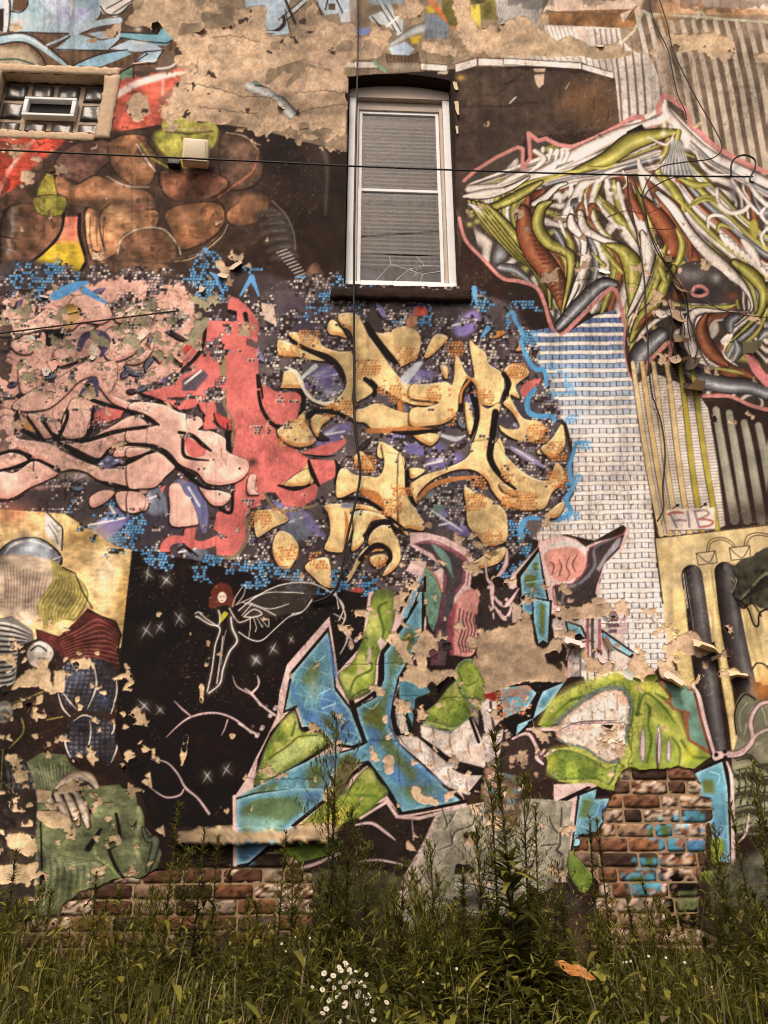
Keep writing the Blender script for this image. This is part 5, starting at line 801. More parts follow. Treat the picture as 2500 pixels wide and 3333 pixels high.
# ================= peeled areas: where the paint (or the whole coat) has gone
MURAL = COL.copy()
Z(0,0,.5124)
for t in ("770,170 860,60 960,-20 1180,-20 1290,60 1290,180 1220,220 1200,260 1110,260 1010,150 990,210 940,160 860,160","640,200 740,150 770,140 750,250 680,250","1100,340 1130,260 1230,190 1310,180 1480,170 1700,130 1700,830 1600,820 1560,780 1590,710 1540,700 1500,760 1410,800 1380,790 1300,770 1260,760 1200,780 1130,720 1080,720 1060,640 1110,590 1090,560 1180,470 1250,440 1260,390 1130,430","830,610 880,590 930,610 950,660 960,720 890,780 830,760 800,690 800,650","840,730 960,730 950,760 870,760","1480,60 1700,30 1700,180 1480,180","1290,-20 1400,60 1500,80 1300,100","60,140 160,170 130,210 80,200","110,1085 230,1085 200,1150 150,1150"): peel(t,22)
for t in ("1520,560 1580,495 1700,540 1700,640 1560,600","1320,290 1390,290 1380,340 1340,340","1420,330 1445,330 1445,350 1420,345","1150,150 1290,140 1260,200 1130,230","1300,70 1460,90 1470,170 1310,180","1210,210 1240,200 1235,250","1540,640 1580,610 1570,670","1430,550 1450,580 1415,610","1540,700 1640,690 1600,730 1560,720","1080,330 1120,330 1090,420 1030,430"): keep(t)
Z(800,0,.5425)
for t in ("-60,90 100,100 90,210 270,220 320,140 420,-20 450,100 560,150 640,140 660,230 740,210 760,150 880,180 870,260 820,270 840,330 760,350 660,350 600,400 590,430 520,420 430,400 340,370 280,380 230,400 0,450 -60,440","340,400 440,400 520,430 600,440 615,480 605,820 560,820 520,780 460,760 330,780 280,760 260,700 310,680 300,620 240,590 250,520 330,450","-60,440 140,500 230,420 300,440 250,490 240,540 200,590 190,640 270,720 250,780 130,790 140,860 0,760 -60,700","900,40 1010,-10 1080,20 1060,90 1000,110 940,110 900,90","1230,-20 1380,-20 1340,40 1350,110 1420,190 1500,130 1520,210 1700,190 1700,350 1580,340 1480,350 1320,290 1280,210 1260,80","1060,260 1120,240 1270,290 1280,350 1150,330 1110,300 1060,330","1540,130 1700,100 1700,190 1530,200"): peel(t,20)
for t in ("0,500 60,480 200,570 310,640 310,690 260,720 190,600 0,540","530,280 600,240 650,240 640,300 550,305","720,240 760,240 740,300 700,290","150,250 210,240 200,300 150,290","230,290 260,280 260,300 230,305","240,390 340,350 360,430 280,440 240,410","490,200 515,195 510,212","410,290 440,290 420,300"): keep(t)
Z(1650,0,.5124)
for t in ("-60,180 110,100 170,140 190,190 240,190 310,270 390,230 460,240 540,290 620,290 690,280 740,320 820,330 810,350 700,370 640,380 560,380 470,360 300,360 100,370 -60,350","200,110 260,90 270,160 210,170","990,230 1080,220 1140,230 1190,220 1310,210 1400,240 1440,260 1450,330 1420,380 1380,400 1260,340 1200,310 1090,340 1010,300","1540,340 1680,350 1680,400 1600,400","880,330 960,300 940,360","1590,240 1680,220 1680,260 1610,260"): peel(t,18)
for t in ("1240,280 1270,285 1260,310","1390,320 1430,325 1420,350"): keep(t)
Z(800,1950,.5425)
for t in ("960,420 1040,410 1000,300 1040,220 1100,180 1130,230 1170,280 1150,330 1100,340 1080,420 1200,430 1260,420 1280,470 1220,490 1160,560 1130,490 1060,540 990,500 920,490","1400,200 1480,190 1540,170 1560,260 1700,120 1700,500 1640,510 1500,560 1430,560 1410,440 1390,340 1390,260","830,940 890,940 900,980 880,1060 830,1050","1000,1120 1060,1130 1050,1180 1160,1200 1160,1240 1060,1230 1000,1190","830,680 850,700 850,770 830,740","820,880 845,880 835,910","1170,990 1200,1000 1190,1060","470,1150 540,1120 510,1230 460,1210"): peel(t,16)
Z(1650,1950,.5124)
for t in ("-60,180 60,170 110,60 170,160 180,300 250,310 300,240 360,250 350,330 300,420 360,400 400,470 390,530 200,530 -60,530","310,60 370,40 470,60 520,20 660,30 680,80 640,150 590,120 480,130 380,140 310,100","540,-10 620,0 650,30 540,30","510,370 600,380 700,410 690,460 600,490 560,470 500,470","760,430 800,360 860,350 900,430 950,440 950,530 780,520 740,490","940,380 1060,420 1110,480 1060,540 980,500","1050,250 1200,200 1260,270 1290,330 1230,380 1170,360 1080,330","1240,340 1340,330 1290,400 1280,460 1240,430","1340,450 1420,440 1500,450 1470,500 1420,520 1350,500","640,1100 690,1090 690,1130 650,1130"): peel(t,16)
for t in ("170,20 280,20 270,300 230,290 180,280 160,100","240,350 330,320 340,430 250,410","290,130 360,140 320,260 280,240","400,150 480,180 510,260 420,290 390,200"): keep(t)
Z(0,1950,.5124)
for t in ("240,380 300,380 310,440 330,470 310,580 250,570 230,470","70,590 100,520 180,450 240,470 250,560 130,560","350,460 420,450 410,600 340,590","490,390 560,360 590,410 560,450 500,440","400,370 440,365 410,430","600,340 640,340 630,370","200,640 280,600 280,660 210,680","70,680 150,640 150,690 90,710","50,760 100,740 80,790","600,550 630,560 610,590","1190,200 1220,210 1220,260","1310,260 1335,270 1330,430 1300,430 1320,350","1280,530 1300,560 1290,700 1270,600","1180,860 1205,860 1190,980 1150,1080 1150,970","1455,850 1500,860 1490,900 1470,895","360,1200 470,1170 480,1230 370,1240","230,1210 330,1220 310,1290 240,1300"): peel(t,9)
Z(0,2600,.5124)
for t in ("230,80 380,70 480,160 430,190 340,190 240,140","30,240 120,210 220,240 250,330 200,380 60,300","0,420 120,410 240,400 250,450 180,540 0,540","660,240 760,220 780,280 680,330","150,130 220,140 200,180 140,180","1120,210 1480,165 1490,240 1640,200 1700,190 1700,270 1480,285 1130,280"): peel(t,12)
Z(800,2600,.5425)
for t in ("-170,170 60,210 250,180 400,140 550,150 560,250 180,260 -170,270",): peel(t,14)
# crazed, flaking zones: share of flakes gone and how crazed the rest is
Z(0,650,.5124)
for t,d,c in (("-40,640 420,600 960,560 1330,600 1330,780 1180,1100 820,1220 420,1240 -40,1280",.10,1),("700,700 1180,640 1300,780 1180,1060 1000,1020 780,1200 700,1060",.20,1),("150,840 460,760 520,960 240,1100",.14,1),("-40,1180 700,1180 1100,1366 700,1700 -40,1600",.03,.8),("680,820 940,780 940,870 740,850",.7,1),("1090,1000 1230,720 1330,640 1300,780 1200,900 1140,1080",.75,1),("1400,360 1560,360 1560,520 1400,520",.25,.4)):
    m=area(t,soft=60); DENS=np.maximum(DENS,m*d); CRAZE=np.maximum(CRAZE,m*c)
Z(0,0,1.507)
for t,d,c in (("330,240 620,230 750,260 740,330 560,290 350,270",.12,.4),("60,400 200,420 620,520 560,640 160,600",.006,.35),("980,430 1130,600 1320,650 1550,900 1659,840 1500,480 1200,420",.035,.5),("1370,560 1480,540 1520,860 1400,860",.07,.6),("880,1160 1150,1200 1450,1350 1560,1480 1200,1480 880,1480",.07,.6),("860,1500 1130,1500 1180,1700 1000,1720 880,1640",.08,.7),("1170,1500 1400,1470 1400,1680 1180,1700",.03,.8),("0,1400 260,1400 330,1700 330,1850 0,1900",.07,.6),("270,1200 560,1250 560,1780 280,1780",.012,.3),("600,1400 880,1350 950,1700 560,1800",.02,.5),("560,640 1100,660 1220,1100 1000,1260 560,1240",.004,.3),("0,290 240,290 180,400 0,560",.03,.6),("1000,0 1659,0 1659,280 1340,260 1000,160",.01,.5),("985,160 1330,160 1330,280 1000,400",.004,.4),("1380,1330 1560,1330 1560,1500 1380,1480",.1,.6),("900,1740 1250,1740 1250,1950 900,1950",.03,.8)):
    m=area(t,soft=50); DENS=np.maximum(DENS,m*d); CRAZE=np.maximum(CRAZE,m*c)
# flakes: warped cellular pattern
def cells(size, seed):
    g=np.random.default_rng(seed); X=(XX+ (N20-.5)*size*1.1+(N9-.5)*size*.5)/size; Y=(YY+(N60-.5)*size*.8+(N9-.5)*size*.5)/size
    nx,ny=int(2500/size)+4,int(3300/size)+4; jx=g.random((ny,nx),dtype=np.float32); jy=g.random((ny,nx),dtype=np.float32); rr=g.random((ny,nx),dtype=np.float32)
    ix=np.floor(X).astype(np.int32); iy=np.floor(Y).astype(np.int32)
    f1=np.full((CH,CW),9.,np.float32); f2=f1.copy(); cid=np.zeros((CH,CW),np.int32)
    for dy in (-1,0,1):
        for dx in (-1,0,1):
            a=np.clip(ix+dx,0,nx-1); b=np.clip(iy+dy,0,ny-1)
            d=(a+jx[b,a]-X)**2+(b+jy[b,a]-Y)**2
            c=d<f1; f2=np.where(c,f1,np.minimum(f2,d)); cid=np.where(c,b*nx+a,cid); f1=np.where(c,d,f1)
    return cid, rr.ravel()[cid], np.sqrt(f2)-np.sqrt(f1)
CID,CR,CE=cells(34,5)
CID2,CR2,CE2=cells(15,6)
fl=(CR<DENS*1.0)|((CR2<DENS*.45))
PEEL=np.maximum(PEEL,(fl&(DENS>0.001)).astype(np.float32))
# bare bricks
def hole(t,rough=12,sm=0):
    p=pts(t); p=spline(p,True) if sm else p
    g=polymask(p,int(rough/CS+4)); sl,m=g; m=boxblur(m,max(rough/CS/2,1)); m=((m-.5)+(N20[sl]-.5)*.5+(N9[sl]-.5)*.35>0).astype(np.float32); HOLE[sl]=np.maximum(HOLE[sl],m)
Z(1850,2400,.3617)
hole("510,290 600,280 640,310 860,290 1020,275 1120,300 1190,430 1210,540 1290,560 1310,740 1240,780 1240,1050 1200,1200 1160,1700 1500,1900 200,1900 290,1300 60,1060 60,930 110,880 310,860 320,660 410,520 440,400")
Z(0,2600,.5124); hole("400,680 520,600 640,560 760,510 890,520 1000,460 1150,440 1400,430 1480,420 1440,480 1480,600 1500,740 1480,800 1380,900 700,1100 120,1000 110,790 230,760 380,750")
Z(800,2600,.5425); hole("-90,420 30,395 160,300 300,370 330,430 400,450 400,700 300,840 -90,900")
HOLE[int(3140/CS):]=0
PEEL=np.maximum(PEEL,HOLE)
# colour of what lies under the paint
sub=np.empty((CH,CW,3),np.float32); sub[:]=col(TAN)
g_=np.clip((YY-880)/80,0,1)*np.clip((1300-YY)/60,0,1)*np.clip((800-XX)/100,0,1); sub+=g_[...,None]*(col((146,132,106))-col(TAN))
l_=np.clip((YY-1850)/150,0,1)*np.clip((1150-XX)/100,0,1); sub+=l_[...,None]*(col((206,172,134))-sub)
r_=np.clip((XX-1500)/300,0,1)*np.clip((900-YY)/100,0,1); sub+=r_[...,None]*(col((182,152,122))-sub)
sub*=(0.84+.2*N200+.2*(N60-.5)+.16*(N20-.5)+.14*(N4-.5)+.06)[...,None]
stain=np.clip((fnoise(90,3,55,2.2)-.62)*4,0,1); sub*=(1-.22*stain)[...,None]
# bits of the old dark coat caught on the bare render
bits=(fnoise(34,3,56)>.83)&(fnoise(300,2,57)>.45)&(YY<520)&(PEEL>.5)
sub[bits]=(64,46,38)
pm=PEEL[...,None]; COL=COL*(1-pm)+sub*pm
REG[(PEEL>.5)]=0
# cracks
crk=np.clip(1-CE/(.045+.05*N60),0,1)*np.clip(CRAZE*1.2-.1,0,1)*(N60*.6+fnoise(120,2,58)*.7>.52)*(1-PEEL)
crk2=np.clip(1-CE2/.07,0,1)*np.clip(CRAZE*1.4-.7,0,1)*(fnoise(120,2,59)>.55)*(1-PEEL)
lines=[("560,1000 800,960 1000,940",0,0)]
Z(800,0,.5425); LC=np.zeros((CH,CW),np.float32)
def crackline(t,w=2.2):
    p=pts(t); n=len(p); q=spline(p,False,14); q=q+np.stack([N9[np.clip(q[:,1].astype(int),0,CH-1),np.clip(q[:,0].astype(int),0,CW-1)]-.5,N4[np.clip(q[:,1].astype(int),0,CH-1),np.clip(q[:,0].astype(int),0,CW-1)]-.5],1)*7
    g=sdist(q,np.full(len(q),w/CS/2,np.float32)); sl,D,Rr,_=g; LC[sl]=np.maximum(LC[sl],np.clip(Rr-D+.5,0,1))
for t in ("310,670 420,650 570,625 605,640","300,555 430,545 600,560","0,580 120,580 200,580","1290,640 1400,645 1560,640 1659,640","1350,500 1440,430","1530,560 1600,480 1659,440"): crackline(t)
Z(0,0,.5124)
for t in ("1180,540 1330,550 1560,620","1260,680 1380,690 1540,715 1640,720","1265,370 1255,440 1240,480","1350,240 1500,230 1650,270","0,930 130,935 250,945"): crackline(t)
Z(800,1950,.5425)
for t in ("540,390 700,395 900,385 1000,400","910,470 915,700 915,900 925,1100","0,1080 240,1080 420,1085","640,870 800,850 900,860","940,580 1200,590 1420,600","1280,280 1400,300"): crackline(t)
Z(0,1300,.5124)
for t in ("340,-40 330,80 360,200 310,330","520,60 540,200 500,330","880,60 940,130 930,260 960,420","1180,60 1200,200 1160,330","1390,250 1410,340 1440,420"): crackline(t,1.6)
Z(1650,650,.5124)
for t in ("270,100 450,105 560,140 700,95","440,520 600,510 720,520 900,560","1000,340 1050,540 1050,700 1100,1050","280,700 360,740 440,760","1180,590 1240,600"): crackline(t)
Z(1650,1950,.5124)
for t in ("200,810 420,800 700,790 780,800","780,640 800,900 770,1080","1060,560 1200,580"): crackline(t)
CRK=np.maximum(np.maximum(crk,crk2*.8),LC*.9)
COL*=(1-.62*CRK)[...,None]
# paint relief in metres: missing film, lifted rims, cupped flakes, cracks
pb=boxblur(PEEL,4); lip=(1-PEEL)*np.clip(pb*1.7,0,1)
cup=np.clip(CRAZE-.25,0,1)*(1-PEEL)*(np.clip(.25-CE,0,.25)*.014+ (CR-.5)*.0022)
HGT=-.0034*PEEL+lip*lip*.0045*(.3+N60)+cup-.0035*CRK*(CRK>.25)+(N200-.5)*.012+(N60-.5)*.004+(N20-.5)*.0014*(1+PEEL)+(N4-.5)*.0008
HGT-= .026*boxblur(HOLE,1)
# wear: pinholes, scuffs, dust and a general fading of the film
pin=(N4>.9)&(fnoise(160,2,60)>.62)&(PEEL<.5); COL[pin]=COL[pin]*.6+col((206,180,156))*.4
COL*=(.95+.12*(N20-.5)+.10*(N200-.5)+.12*(N4-.5)+.02)[...,None]
strk=fnoise(14,2,61); strk=np.clip((fnoise(9,2,62,.45)*fnoise(240,2,63)-.36)*4,0,1); COL*=(1-.12*strk)[...,None]
dust=np.clip((fnoise(50,3,64)-.6)*3,0,1)*.05; COL+=dust[...,None]*(col((196,170,146))-COL)
lum=COL.mean(-1,keepdims=True); COL=np.clip(lum+(COL-lum)*.95,4,252)
# ------------------------------------------------------------------ helpers: photo pixel -> point on a plane parallel to the wall
FW = np.array((math.sin(YAW) * math.cos(PITCH), math.cos(YAW) * math.cos(PITCH), math.sin(PITCH)))
RT_ = np.array((math.cos(YAW), -math.sin(YAW), 0.0)); UP = np.cross(RT_, FW)
def W(px, py, y=0.0):
    d = FW * F_PX + RT_ * (px - PW / 2) + UP * (PH / 2 - py)
    return Vector(CAM + d * ((y - CAM[1]) / d[1]))
def wall_px(x, z, y=0.0):
    v = np.array((x, y, z)) - CAM; c = v @ FW
    return PW / 2 + F_PX * (v @ RT_) / c, PH / 2 - F_PX * (v @ UP) / c
E_LIGHT = np.array((0.89, 0.845, 0.835))            # light that reaches the wall, used to turn picture values into reflectances
def lin(c):
    c = np.asarray(c, np.float64) / 255.0
    return np.where(c <= 0.04045, c / 12.92, ((c + 0.055) / 1.055) ** 2.4)
def alb(c): return np.clip(lin(c) / E_LIGHT, 0.006, 0.86)
COLL = scene.collection
def mesh_obj(name, verts, faces, mat, parent=None, cols=None, smooth=False, loc=None):
    me = bpy.data.meshes.new(name); me.from_pydata([tuple(v) for v in verts], [], faces)
    if cols is not None:
        at = me.color_attributes.new('Col', 'FLOAT_COLOR', 'POINT'); c4 = np.ones((len(verts), 4), np.float32); c4[:, :3] = cols; at.data.foreach_set('color', c4.ravel())
    if smooth: me.polygons.foreach_set('use_smooth', np.ones(len(me.polygons), bool))
    if mat: me.materials.append(mat)
    o = bpy.data.objects.new(name, me); COLL.objects.link(o)
    if parent: o.parent = parent
    if loc is not None: o.location = loc
    return o
def empty(name, loc, label=None, cat=None, group=None):
    o = bpy.data.objects.new(name, None); o.empty_display_size = 0.2; COLL.objects.link(o); o.location = loc
    if label: tag(o, label, cat, group)
    return o
def tag(o, label=None, cat=None, group=None, kind=None):
    for k, v in (('label', label), ('category', cat), ('group', group), ('kind', kind)):
        if v: o[k] = v
    return o
class MB:
    """collects boxes, tubes and sheets into one mesh"""
    def __init__(s): s.v, s.f, s.c = [], [], []
    def add(s, v, f, c=None):
        n = len(s.v); s.v += [tuple(p) for p in v]; s.f += [tuple(i + n for i in q) for q in f]
        s.c += [tuple(c)] * len(v) if c is not None else [(0.5, 0.5, 0.5)] * len(v)
    def box(s, x0, x1, y0, y1, z0, z1, b=0.0, c=None):
        if b <= 0:
            s.add([(x0,y0,z0),(x1,y0,z0),(x1,y1,z0),(x0,y1,z0),(x0,y0,z1),(x1,y0,z1),(x1,y1,z1),(x0,y1,z1)], [(0,3,2,1),(4,5,6,7),(0,1,5,4),(1,2,6,5),(2,3,7,6),(3,0,4,7)], c); return
        bm = bmesh.new(); bmesh.ops.create_cube(bm, size=1.0)
        for v in bm.verts: v.co = ((x0+x1)/2 + v.co.x*(x1-x0), (y0+y1)/2 + v.co.y*(y1-y0), (z0+z1)/2 + v.co.z*(z1-z0))
        bmesh.ops.bevel(bm, geom=bm.edges[:], offset=b, segments=2, affect='EDGES', profile=0.6)
        bm.verts.index_update(); s.add([v.co.copy() for v in bm.verts], [tuple(v.index for v in f.verts) for f in bm.faces], c); bm.free()
    def tube(s, pts_, r, n=6, c=None, cap=True):
        P_ = [Vector(p) for p in pts_]; m = len(P_); rs = r if isinstance(r, (list, tuple)) else [r] * m
        ring = []; up = None
        for i, p in enumerate(P_):
            t = (P_[min(i + 1, m - 1)] - P_[max(i - 1, 0)]).normalized()
            if up is None: up = t.orthogonal().normalized()
            up = (up - t * up.dot(t)); up = up.normalized() if up.length > 1e-6 else t.orthogonal().normalized()
            w = t.cross(up)
            ring += [p + (up * math.cos(2*math.pi*k/n) + w * math.sin(2*math.pi*k/n)) * rs[i] for k in range(n)]
        f = [(i*n+k, i*n+(k+1)%n, (i+1)*n+(k+1)%n, (i+1)*n+k) for i in range(m-1) for k in range(n)]
        if cap: f += [tuple(reversed(range(n))), tuple(range((m-1)*n, m*n))]
        s.add(ring, f, c)
    def build(s, name, mat, parent=None, smooth=False, loc=None):
        return mesh_obj(name, s.v, s.f, mat, parent, np.array(s.c, np.float32), smooth, loc)
def smooth_line(p, n=8):
    p = np.array([tuple(q) for q in p], np.float64); return [Vector(q) for q in spline(p, False, n)]
# ------------------------------------------------------------------ materials (all node based)
def mat(name, base=None, rough=0.7, attr=False, spec=0.3, nscale=60, nvar=0.25, bump=0.2, bscale=None, bdist=0.002, metal=0.0):
    m = bpy.data.materials.new(name); m.use_nodes = True; nt = m.node_tree; b = nt.nodes['Principled BSDF']
    b.inputs['Roughness'].default_value = rough; b.inputs['Specular IOR Level'].default_value = spec; b.inputs['Metallic'].default_value = metal
    tc = nt.nodes.new('ShaderNodeTexCoord'); no = nt.nodes.new('ShaderNodeTexNoise'); no.inputs['Scale'].default_value = nscale; no.inputs['Detail'].default_value = 5
    nt.links.new(tc.outputs['Object'], no.inputs['Vector'])
    mr = nt.nodes.new('ShaderNodeMapRange'); mr.inputs['To Min'].default_value = 1 - nvar; mr.inputs['To Max'].default_value = 1 + nvar
    nt.links.new(no.outputs['Fac'], mr.inputs['Value'])
    mx = nt.nodes.new('ShaderNodeVectorMath'); mx.operation = 'MULTIPLY'
    if attr:
        a = nt.nodes.new('ShaderNodeAttribute'); a.attribute_name = 'Col'; nt.links.new(a.outputs['Color'], mx.inputs[0])
    else: mx.inputs[0].default_value = tuple(base)
    nt.links.new(mr.outputs['Result'], mx.inputs[1]); nt.links.new(mx.outputs['Vector'], b.inputs['Base Color'])
    if bump:
        n2 = nt.nodes.new('ShaderNodeTexNoise'); n2.inputs['Scale'].default_value = bscale or nscale * 2; n2.inputs['Detail'].default_value = 6
        nt.links.new(tc.outputs['Object'], n2.inputs['Vector'])
        bp = nt.nodes.new('ShaderNodeBump'); bp.inputs['Strength'].default_value = bump; bp.inputs['Distance'].default_value = bdist
        nt.links.new(n2.outputs['Fac'], bp.inputs['Height']); nt.links.new(bp.outputs['Normal'], b.inputs['Normal'])
    return m
M_PAINT = mat('painted_render', attr=True, rough=0.8, spec=0.12, nscale=260, nvar=0.16, bump=0.35, bscale=300, bdist=0.0015)
M_BRICK = mat('old_brick', attr=True, rough=0.95, spec=0.04, nscale=90, nvar=0.35, bump=0.6, bscale=140, bdist=0.004)
M_MORTAR = mat('lime_mortar', alb((150,122,96)), rough=0.95, spec=0.1, nscale=70, nvar=0.3, bump=0.7, bscale=120, bdist=0.004)
M_CEMENT = mat('rough_cement', alb((196,166,138)), rough=0.95, spec=0.1, nscale=22, nvar=0.28, bump=0.8, bscale=60, bdist=0.006)
M_WHITE = mat('weathered_white_frame', alb((250,232,220)), rough=0.55, spec=0.35, nscale=18, nvar=0.12, bump=0.1)
M_WHITE2 = mat('grey_white_trim', alb((184,164,150)), rough=0.6, spec=0.3, nscale=18, nvar=0.15, bump=0.1)
M_DARK = mat('dark_painted_masonry', alb((46,32,27)), rough=0.85, spec=0.15, nscale=30, nvar=0.4, bump=0.8, bscale=60, bdist=0.006)
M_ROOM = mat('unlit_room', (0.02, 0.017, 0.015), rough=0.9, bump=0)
M_SLAT = mat('blind_slat', alb((208,188,174)), rough=0.6, nscale=9, nvar=0.2, bump=0)
M_CABLE = mat('black_cable', (0.016, 0.012, 0.011), rough=0.5, nscale=40, nvar=0.3, bump=0.1)
M_WIRE = mat('rusty_wire', (0.045, 0.03, 0.024), rough=0.7, nscale=60, nvar=0.4, bump=0.2)
M_LAMP = mat('cream_lamp_plastic', alb((236,210,176)), rough=0.5, spec=0.4, nscale=30, nvar=0.08, bump=0.05)
M_LENS = mat('pale_lens', alb((226,204,172)), rough=0.3, spec=0.5, nscale=60, nvar=0.06, bump=0.1)
M_VINE = mat('dead_vine', (0.05, 0.034, 0.025), rough=0.9, nscale=80, nvar=0.4, bump=0.5)
def glass_mat(name, tint, gloss, dirt, rough=0.04):
    m = bpy.data.materials.new(name); m.use_nodes = True; nt = m.node_tree; nt.nodes.clear()
    out = nt.nodes.new('ShaderNodeOutputMaterial'); tr = nt.nodes.new('ShaderNodeBsdfTransparent'); tr.inputs[0].default_value = (*tint, 1)
    gl = nt.nodes.new('ShaderNodeBsdfGlossy'); gl.inputs['Roughness'].default_value = rough
    df = nt.nodes.new('ShaderNodeBsdfDiffuse'); df.inputs[0].default_value = (0.52, 0.45, 0.40, 1)
    fr = nt.nodes.new('ShaderNodeFresnel'); fr.inputs[0].default_value = gloss
    m1 = nt.nodes.new('ShaderNodeMixShader'); m2 = nt.nodes.new('ShaderNodeMixShader')
    tc = nt.nodes.new('ShaderNodeTexCoord'); mp = nt.nodes.new('ShaderNodeMapping'); mp.inputs['Scale'].default_value = (60, 60, 5); no = nt.nodes.new('ShaderNodeTexNoise'); no.inputs['Scale'].default_value = 1.0; no.inputs['Detail'].default_value = 6
    rmp = nt.nodes.new('ShaderNodeMapRange'); rmp.inputs['From Min'].default_value = 0.35; rmp.inputs['From Max'].default_value = 0.75; rmp.inputs['To Min'].default_value = dirt * 0.3; rmp.inputs['To Max'].default_value = dirt
    L = nt.links.new
    L(tc.outputs['Object'], mp.inputs['Vector']); L(mp.outputs[0], no.inputs['Vector']); L(no.outputs['Fac'], rmp.inputs['Value'])
    L(fr.outputs[0], m1.inputs[0]); L(tr.outputs[0], m1.inputs[1]); L(gl.outputs[0], m1.inputs[2])
    L(rmp.outputs[0], m2.inputs[0]); L(m1.outputs[0], m2.inputs[1]); L(df.outputs[0], m2.inputs[2]); L(m2.outputs[0], out.inputs[0])
    return m
M_GLASS = glass_mat('dusty_window_glass', (0.8, 0.79, 0.78), 1.5, 0.26)
M_SHARD = glass_mat('cracked_glass', (0.85, 0.85, 0.85), 1.55, 0.22)
# ------------------------------------------------------------------ large structure: ground, wall
def gz(x, y): return 0.27 - 0.035 * min(max(-y, 0.0), 3.2) - 0.16 * min(max(-y - 3.2, 0.0), 4.5) + 0.03 * math.sin(x * 1.7) * math.sin(y * 1.3 + x) * min(1, -y if y < 0 else 0)
gv, gf = [], []
gxs = np.concatenate([np.linspace(-60, -8, 10), np.linspace(-7, 7, 57), np.linspace(8, 60, 10)]); gys = np.concatenate([np.linspace(-60, -7, 12), np.linspace(-6, 0.25, 40)])
for y in gys:
    for x in gxs: gv.append((x, y, gz(x, y)))
n_ = len(gxs); gf = [(j*n_+i, j*n_+i+1, (j+1)*n_+i+1, (j+1)*n_+i) for j in range(len(gys)-1) for i in range(n_-1)]
M_SOIL = mat('weedy_soil', (0.05, 0.042, 0.022), rough=0.95, nscale=12, nvar=0.6, bump=0.8, bscale=40, bdist=0.02)
ground = mesh_obj('ground', gv, gf, M_SOIL); tag(ground, 'dark weedy soil under the tall grass in front of the wall', 'ground', kind='structure')
wall = empty('mural_wall', (0, 0, 0), 'weathered graffiti mural wall with peeling paint and patches of bare brick', 'wall')
# the render coat as a relief sheet, split into its painted pieces
def axis(lo, a, b, hi, step, mstep): return np.concatenate([np.arange(lo, a, mstep), np.arange(a, b, step), np.arange(b, hi + 1, mstep)])
STEP = 2.9
vx = axis(-720, -6, 2506, 3220, STEP, 14.0); vy = axis(-360, -6, 3180, 3400, STEP, 14.0)
def reflect(a, n):
    a = np.abs(a); return np.where(a > n, 2 * n - a, a)
ci = np.clip(reflect(vx, 2496) / CS, 0, CW - 1.01); cj = np.clip(np.where(vy > 3250, 3250 - (vy - 3250) * 0.2, np.abs(vy)) / CS, 0, CH - 1.01)
def samp(A):
    A = A.astype(np.float32); k = A.ndim == 3
    B_ = A.copy(); B_[:-1, :-1] = (A[:-1, :-1] + A[1:, :-1] + A[:-1, 1:] + A[1:, 1:]) / 4
    i0 = ci.astype(int); j0 = cj.astype(int); fx = (ci - i0)[None]; fy = (cj - j0)[:, None]
    if k: fx = fx[..., None]; fy = fy[..., None]
    i1 = np.minimum(i0 + 1, CW - 1); j1 = np.minimum(j0 + 1, CH - 1)
    g = lambda j, i: B_[j][:, i]
    return (g(j0, i0) * (1 - fx) + g(j0, i1) * fx) * (1 - fy) + (g(j1, i0) * (1 - fx) + g(j1, i1) * fx) * fy
vcol = samp(COL); vh = samp(HGT)
inx = ((vx > 0) & (vx < 2500))[None] & ((vy > 0) & (vy < 3190))[:, None]
vhole = (samp(HOLE) > 0.5) & inx; vh = np.where(~inx & (vh < -0.015), -0.003, vh)
vreg = REG[np.clip(np.round(cj).astype(int), 0, CH - 1)][:, np.clip(np.round(ci).astype(int), 0, CW - 1)]
GX, GY = np.meshgrid(vx, vy)
dirx, diry, dirz = (FW[k] * F_PX + RT_[k] * (GX - PW / 2) + UP[k] * (PH / 2 - GY) for k in range(3))
tt = -CAM[1] / diry; VX = CAM[0] + dirx * tt; VZ = CAM[2] + dirz * tt
WIN = (-0.103, 0.757, 4.66, 6.765)                 # sash window opening
GBW = (-3.02, -2.083, 6.05, 6.672)                 # glass block opening
arch = WIN[3] + 0.06 * (1 - ((VX - 0.327) / 0.43) ** 2)
vopen = ((VX > WIN[0]) & (VX < WIN[1]) & (VZ > WIN[2]) & (VZ < arch)) | ((VX > GBW[0]) & (VX < GBW[1]) & (VZ > GBW[2]) & (VZ < GBW[3]))
nyv, nxv = VX.shape
co = np.stack([VX, -vh, VZ], -1).reshape(-1, 3).astype(np.float32)
ca = np.ones((nyv * nxv, 4), np.float32); ca[:, :3] = np.clip(np.where(vcol.reshape(-1, 3) <= 10.3, vcol.reshape(-1, 3) / 255 / 12.92, ((vcol.reshape(-1, 3) / 255 + 0.055) / 1.055) ** 2.4) / E_LIGHT, 0.006, 0.86)
idx = np.arange(nyv * nxv).reshape(nyv, nxv)
quad = np.stack([idx[1:, :-1], idx[1:, 1:], idx[:-1, 1:], idx[:-1, :-1]], -1).reshape(-1, 4)
def allq(m): return (m[1:, :-1] & m[1:, 1:] & m[:-1, 1:] & m[:-1, :-1]).reshape(-1)
dead = allq(vhole) | allq(vopen)
freg = vreg[1:, 1:].reshape(-1)
freg[(~inx[1:, 1:]).reshape(-1)] = 0
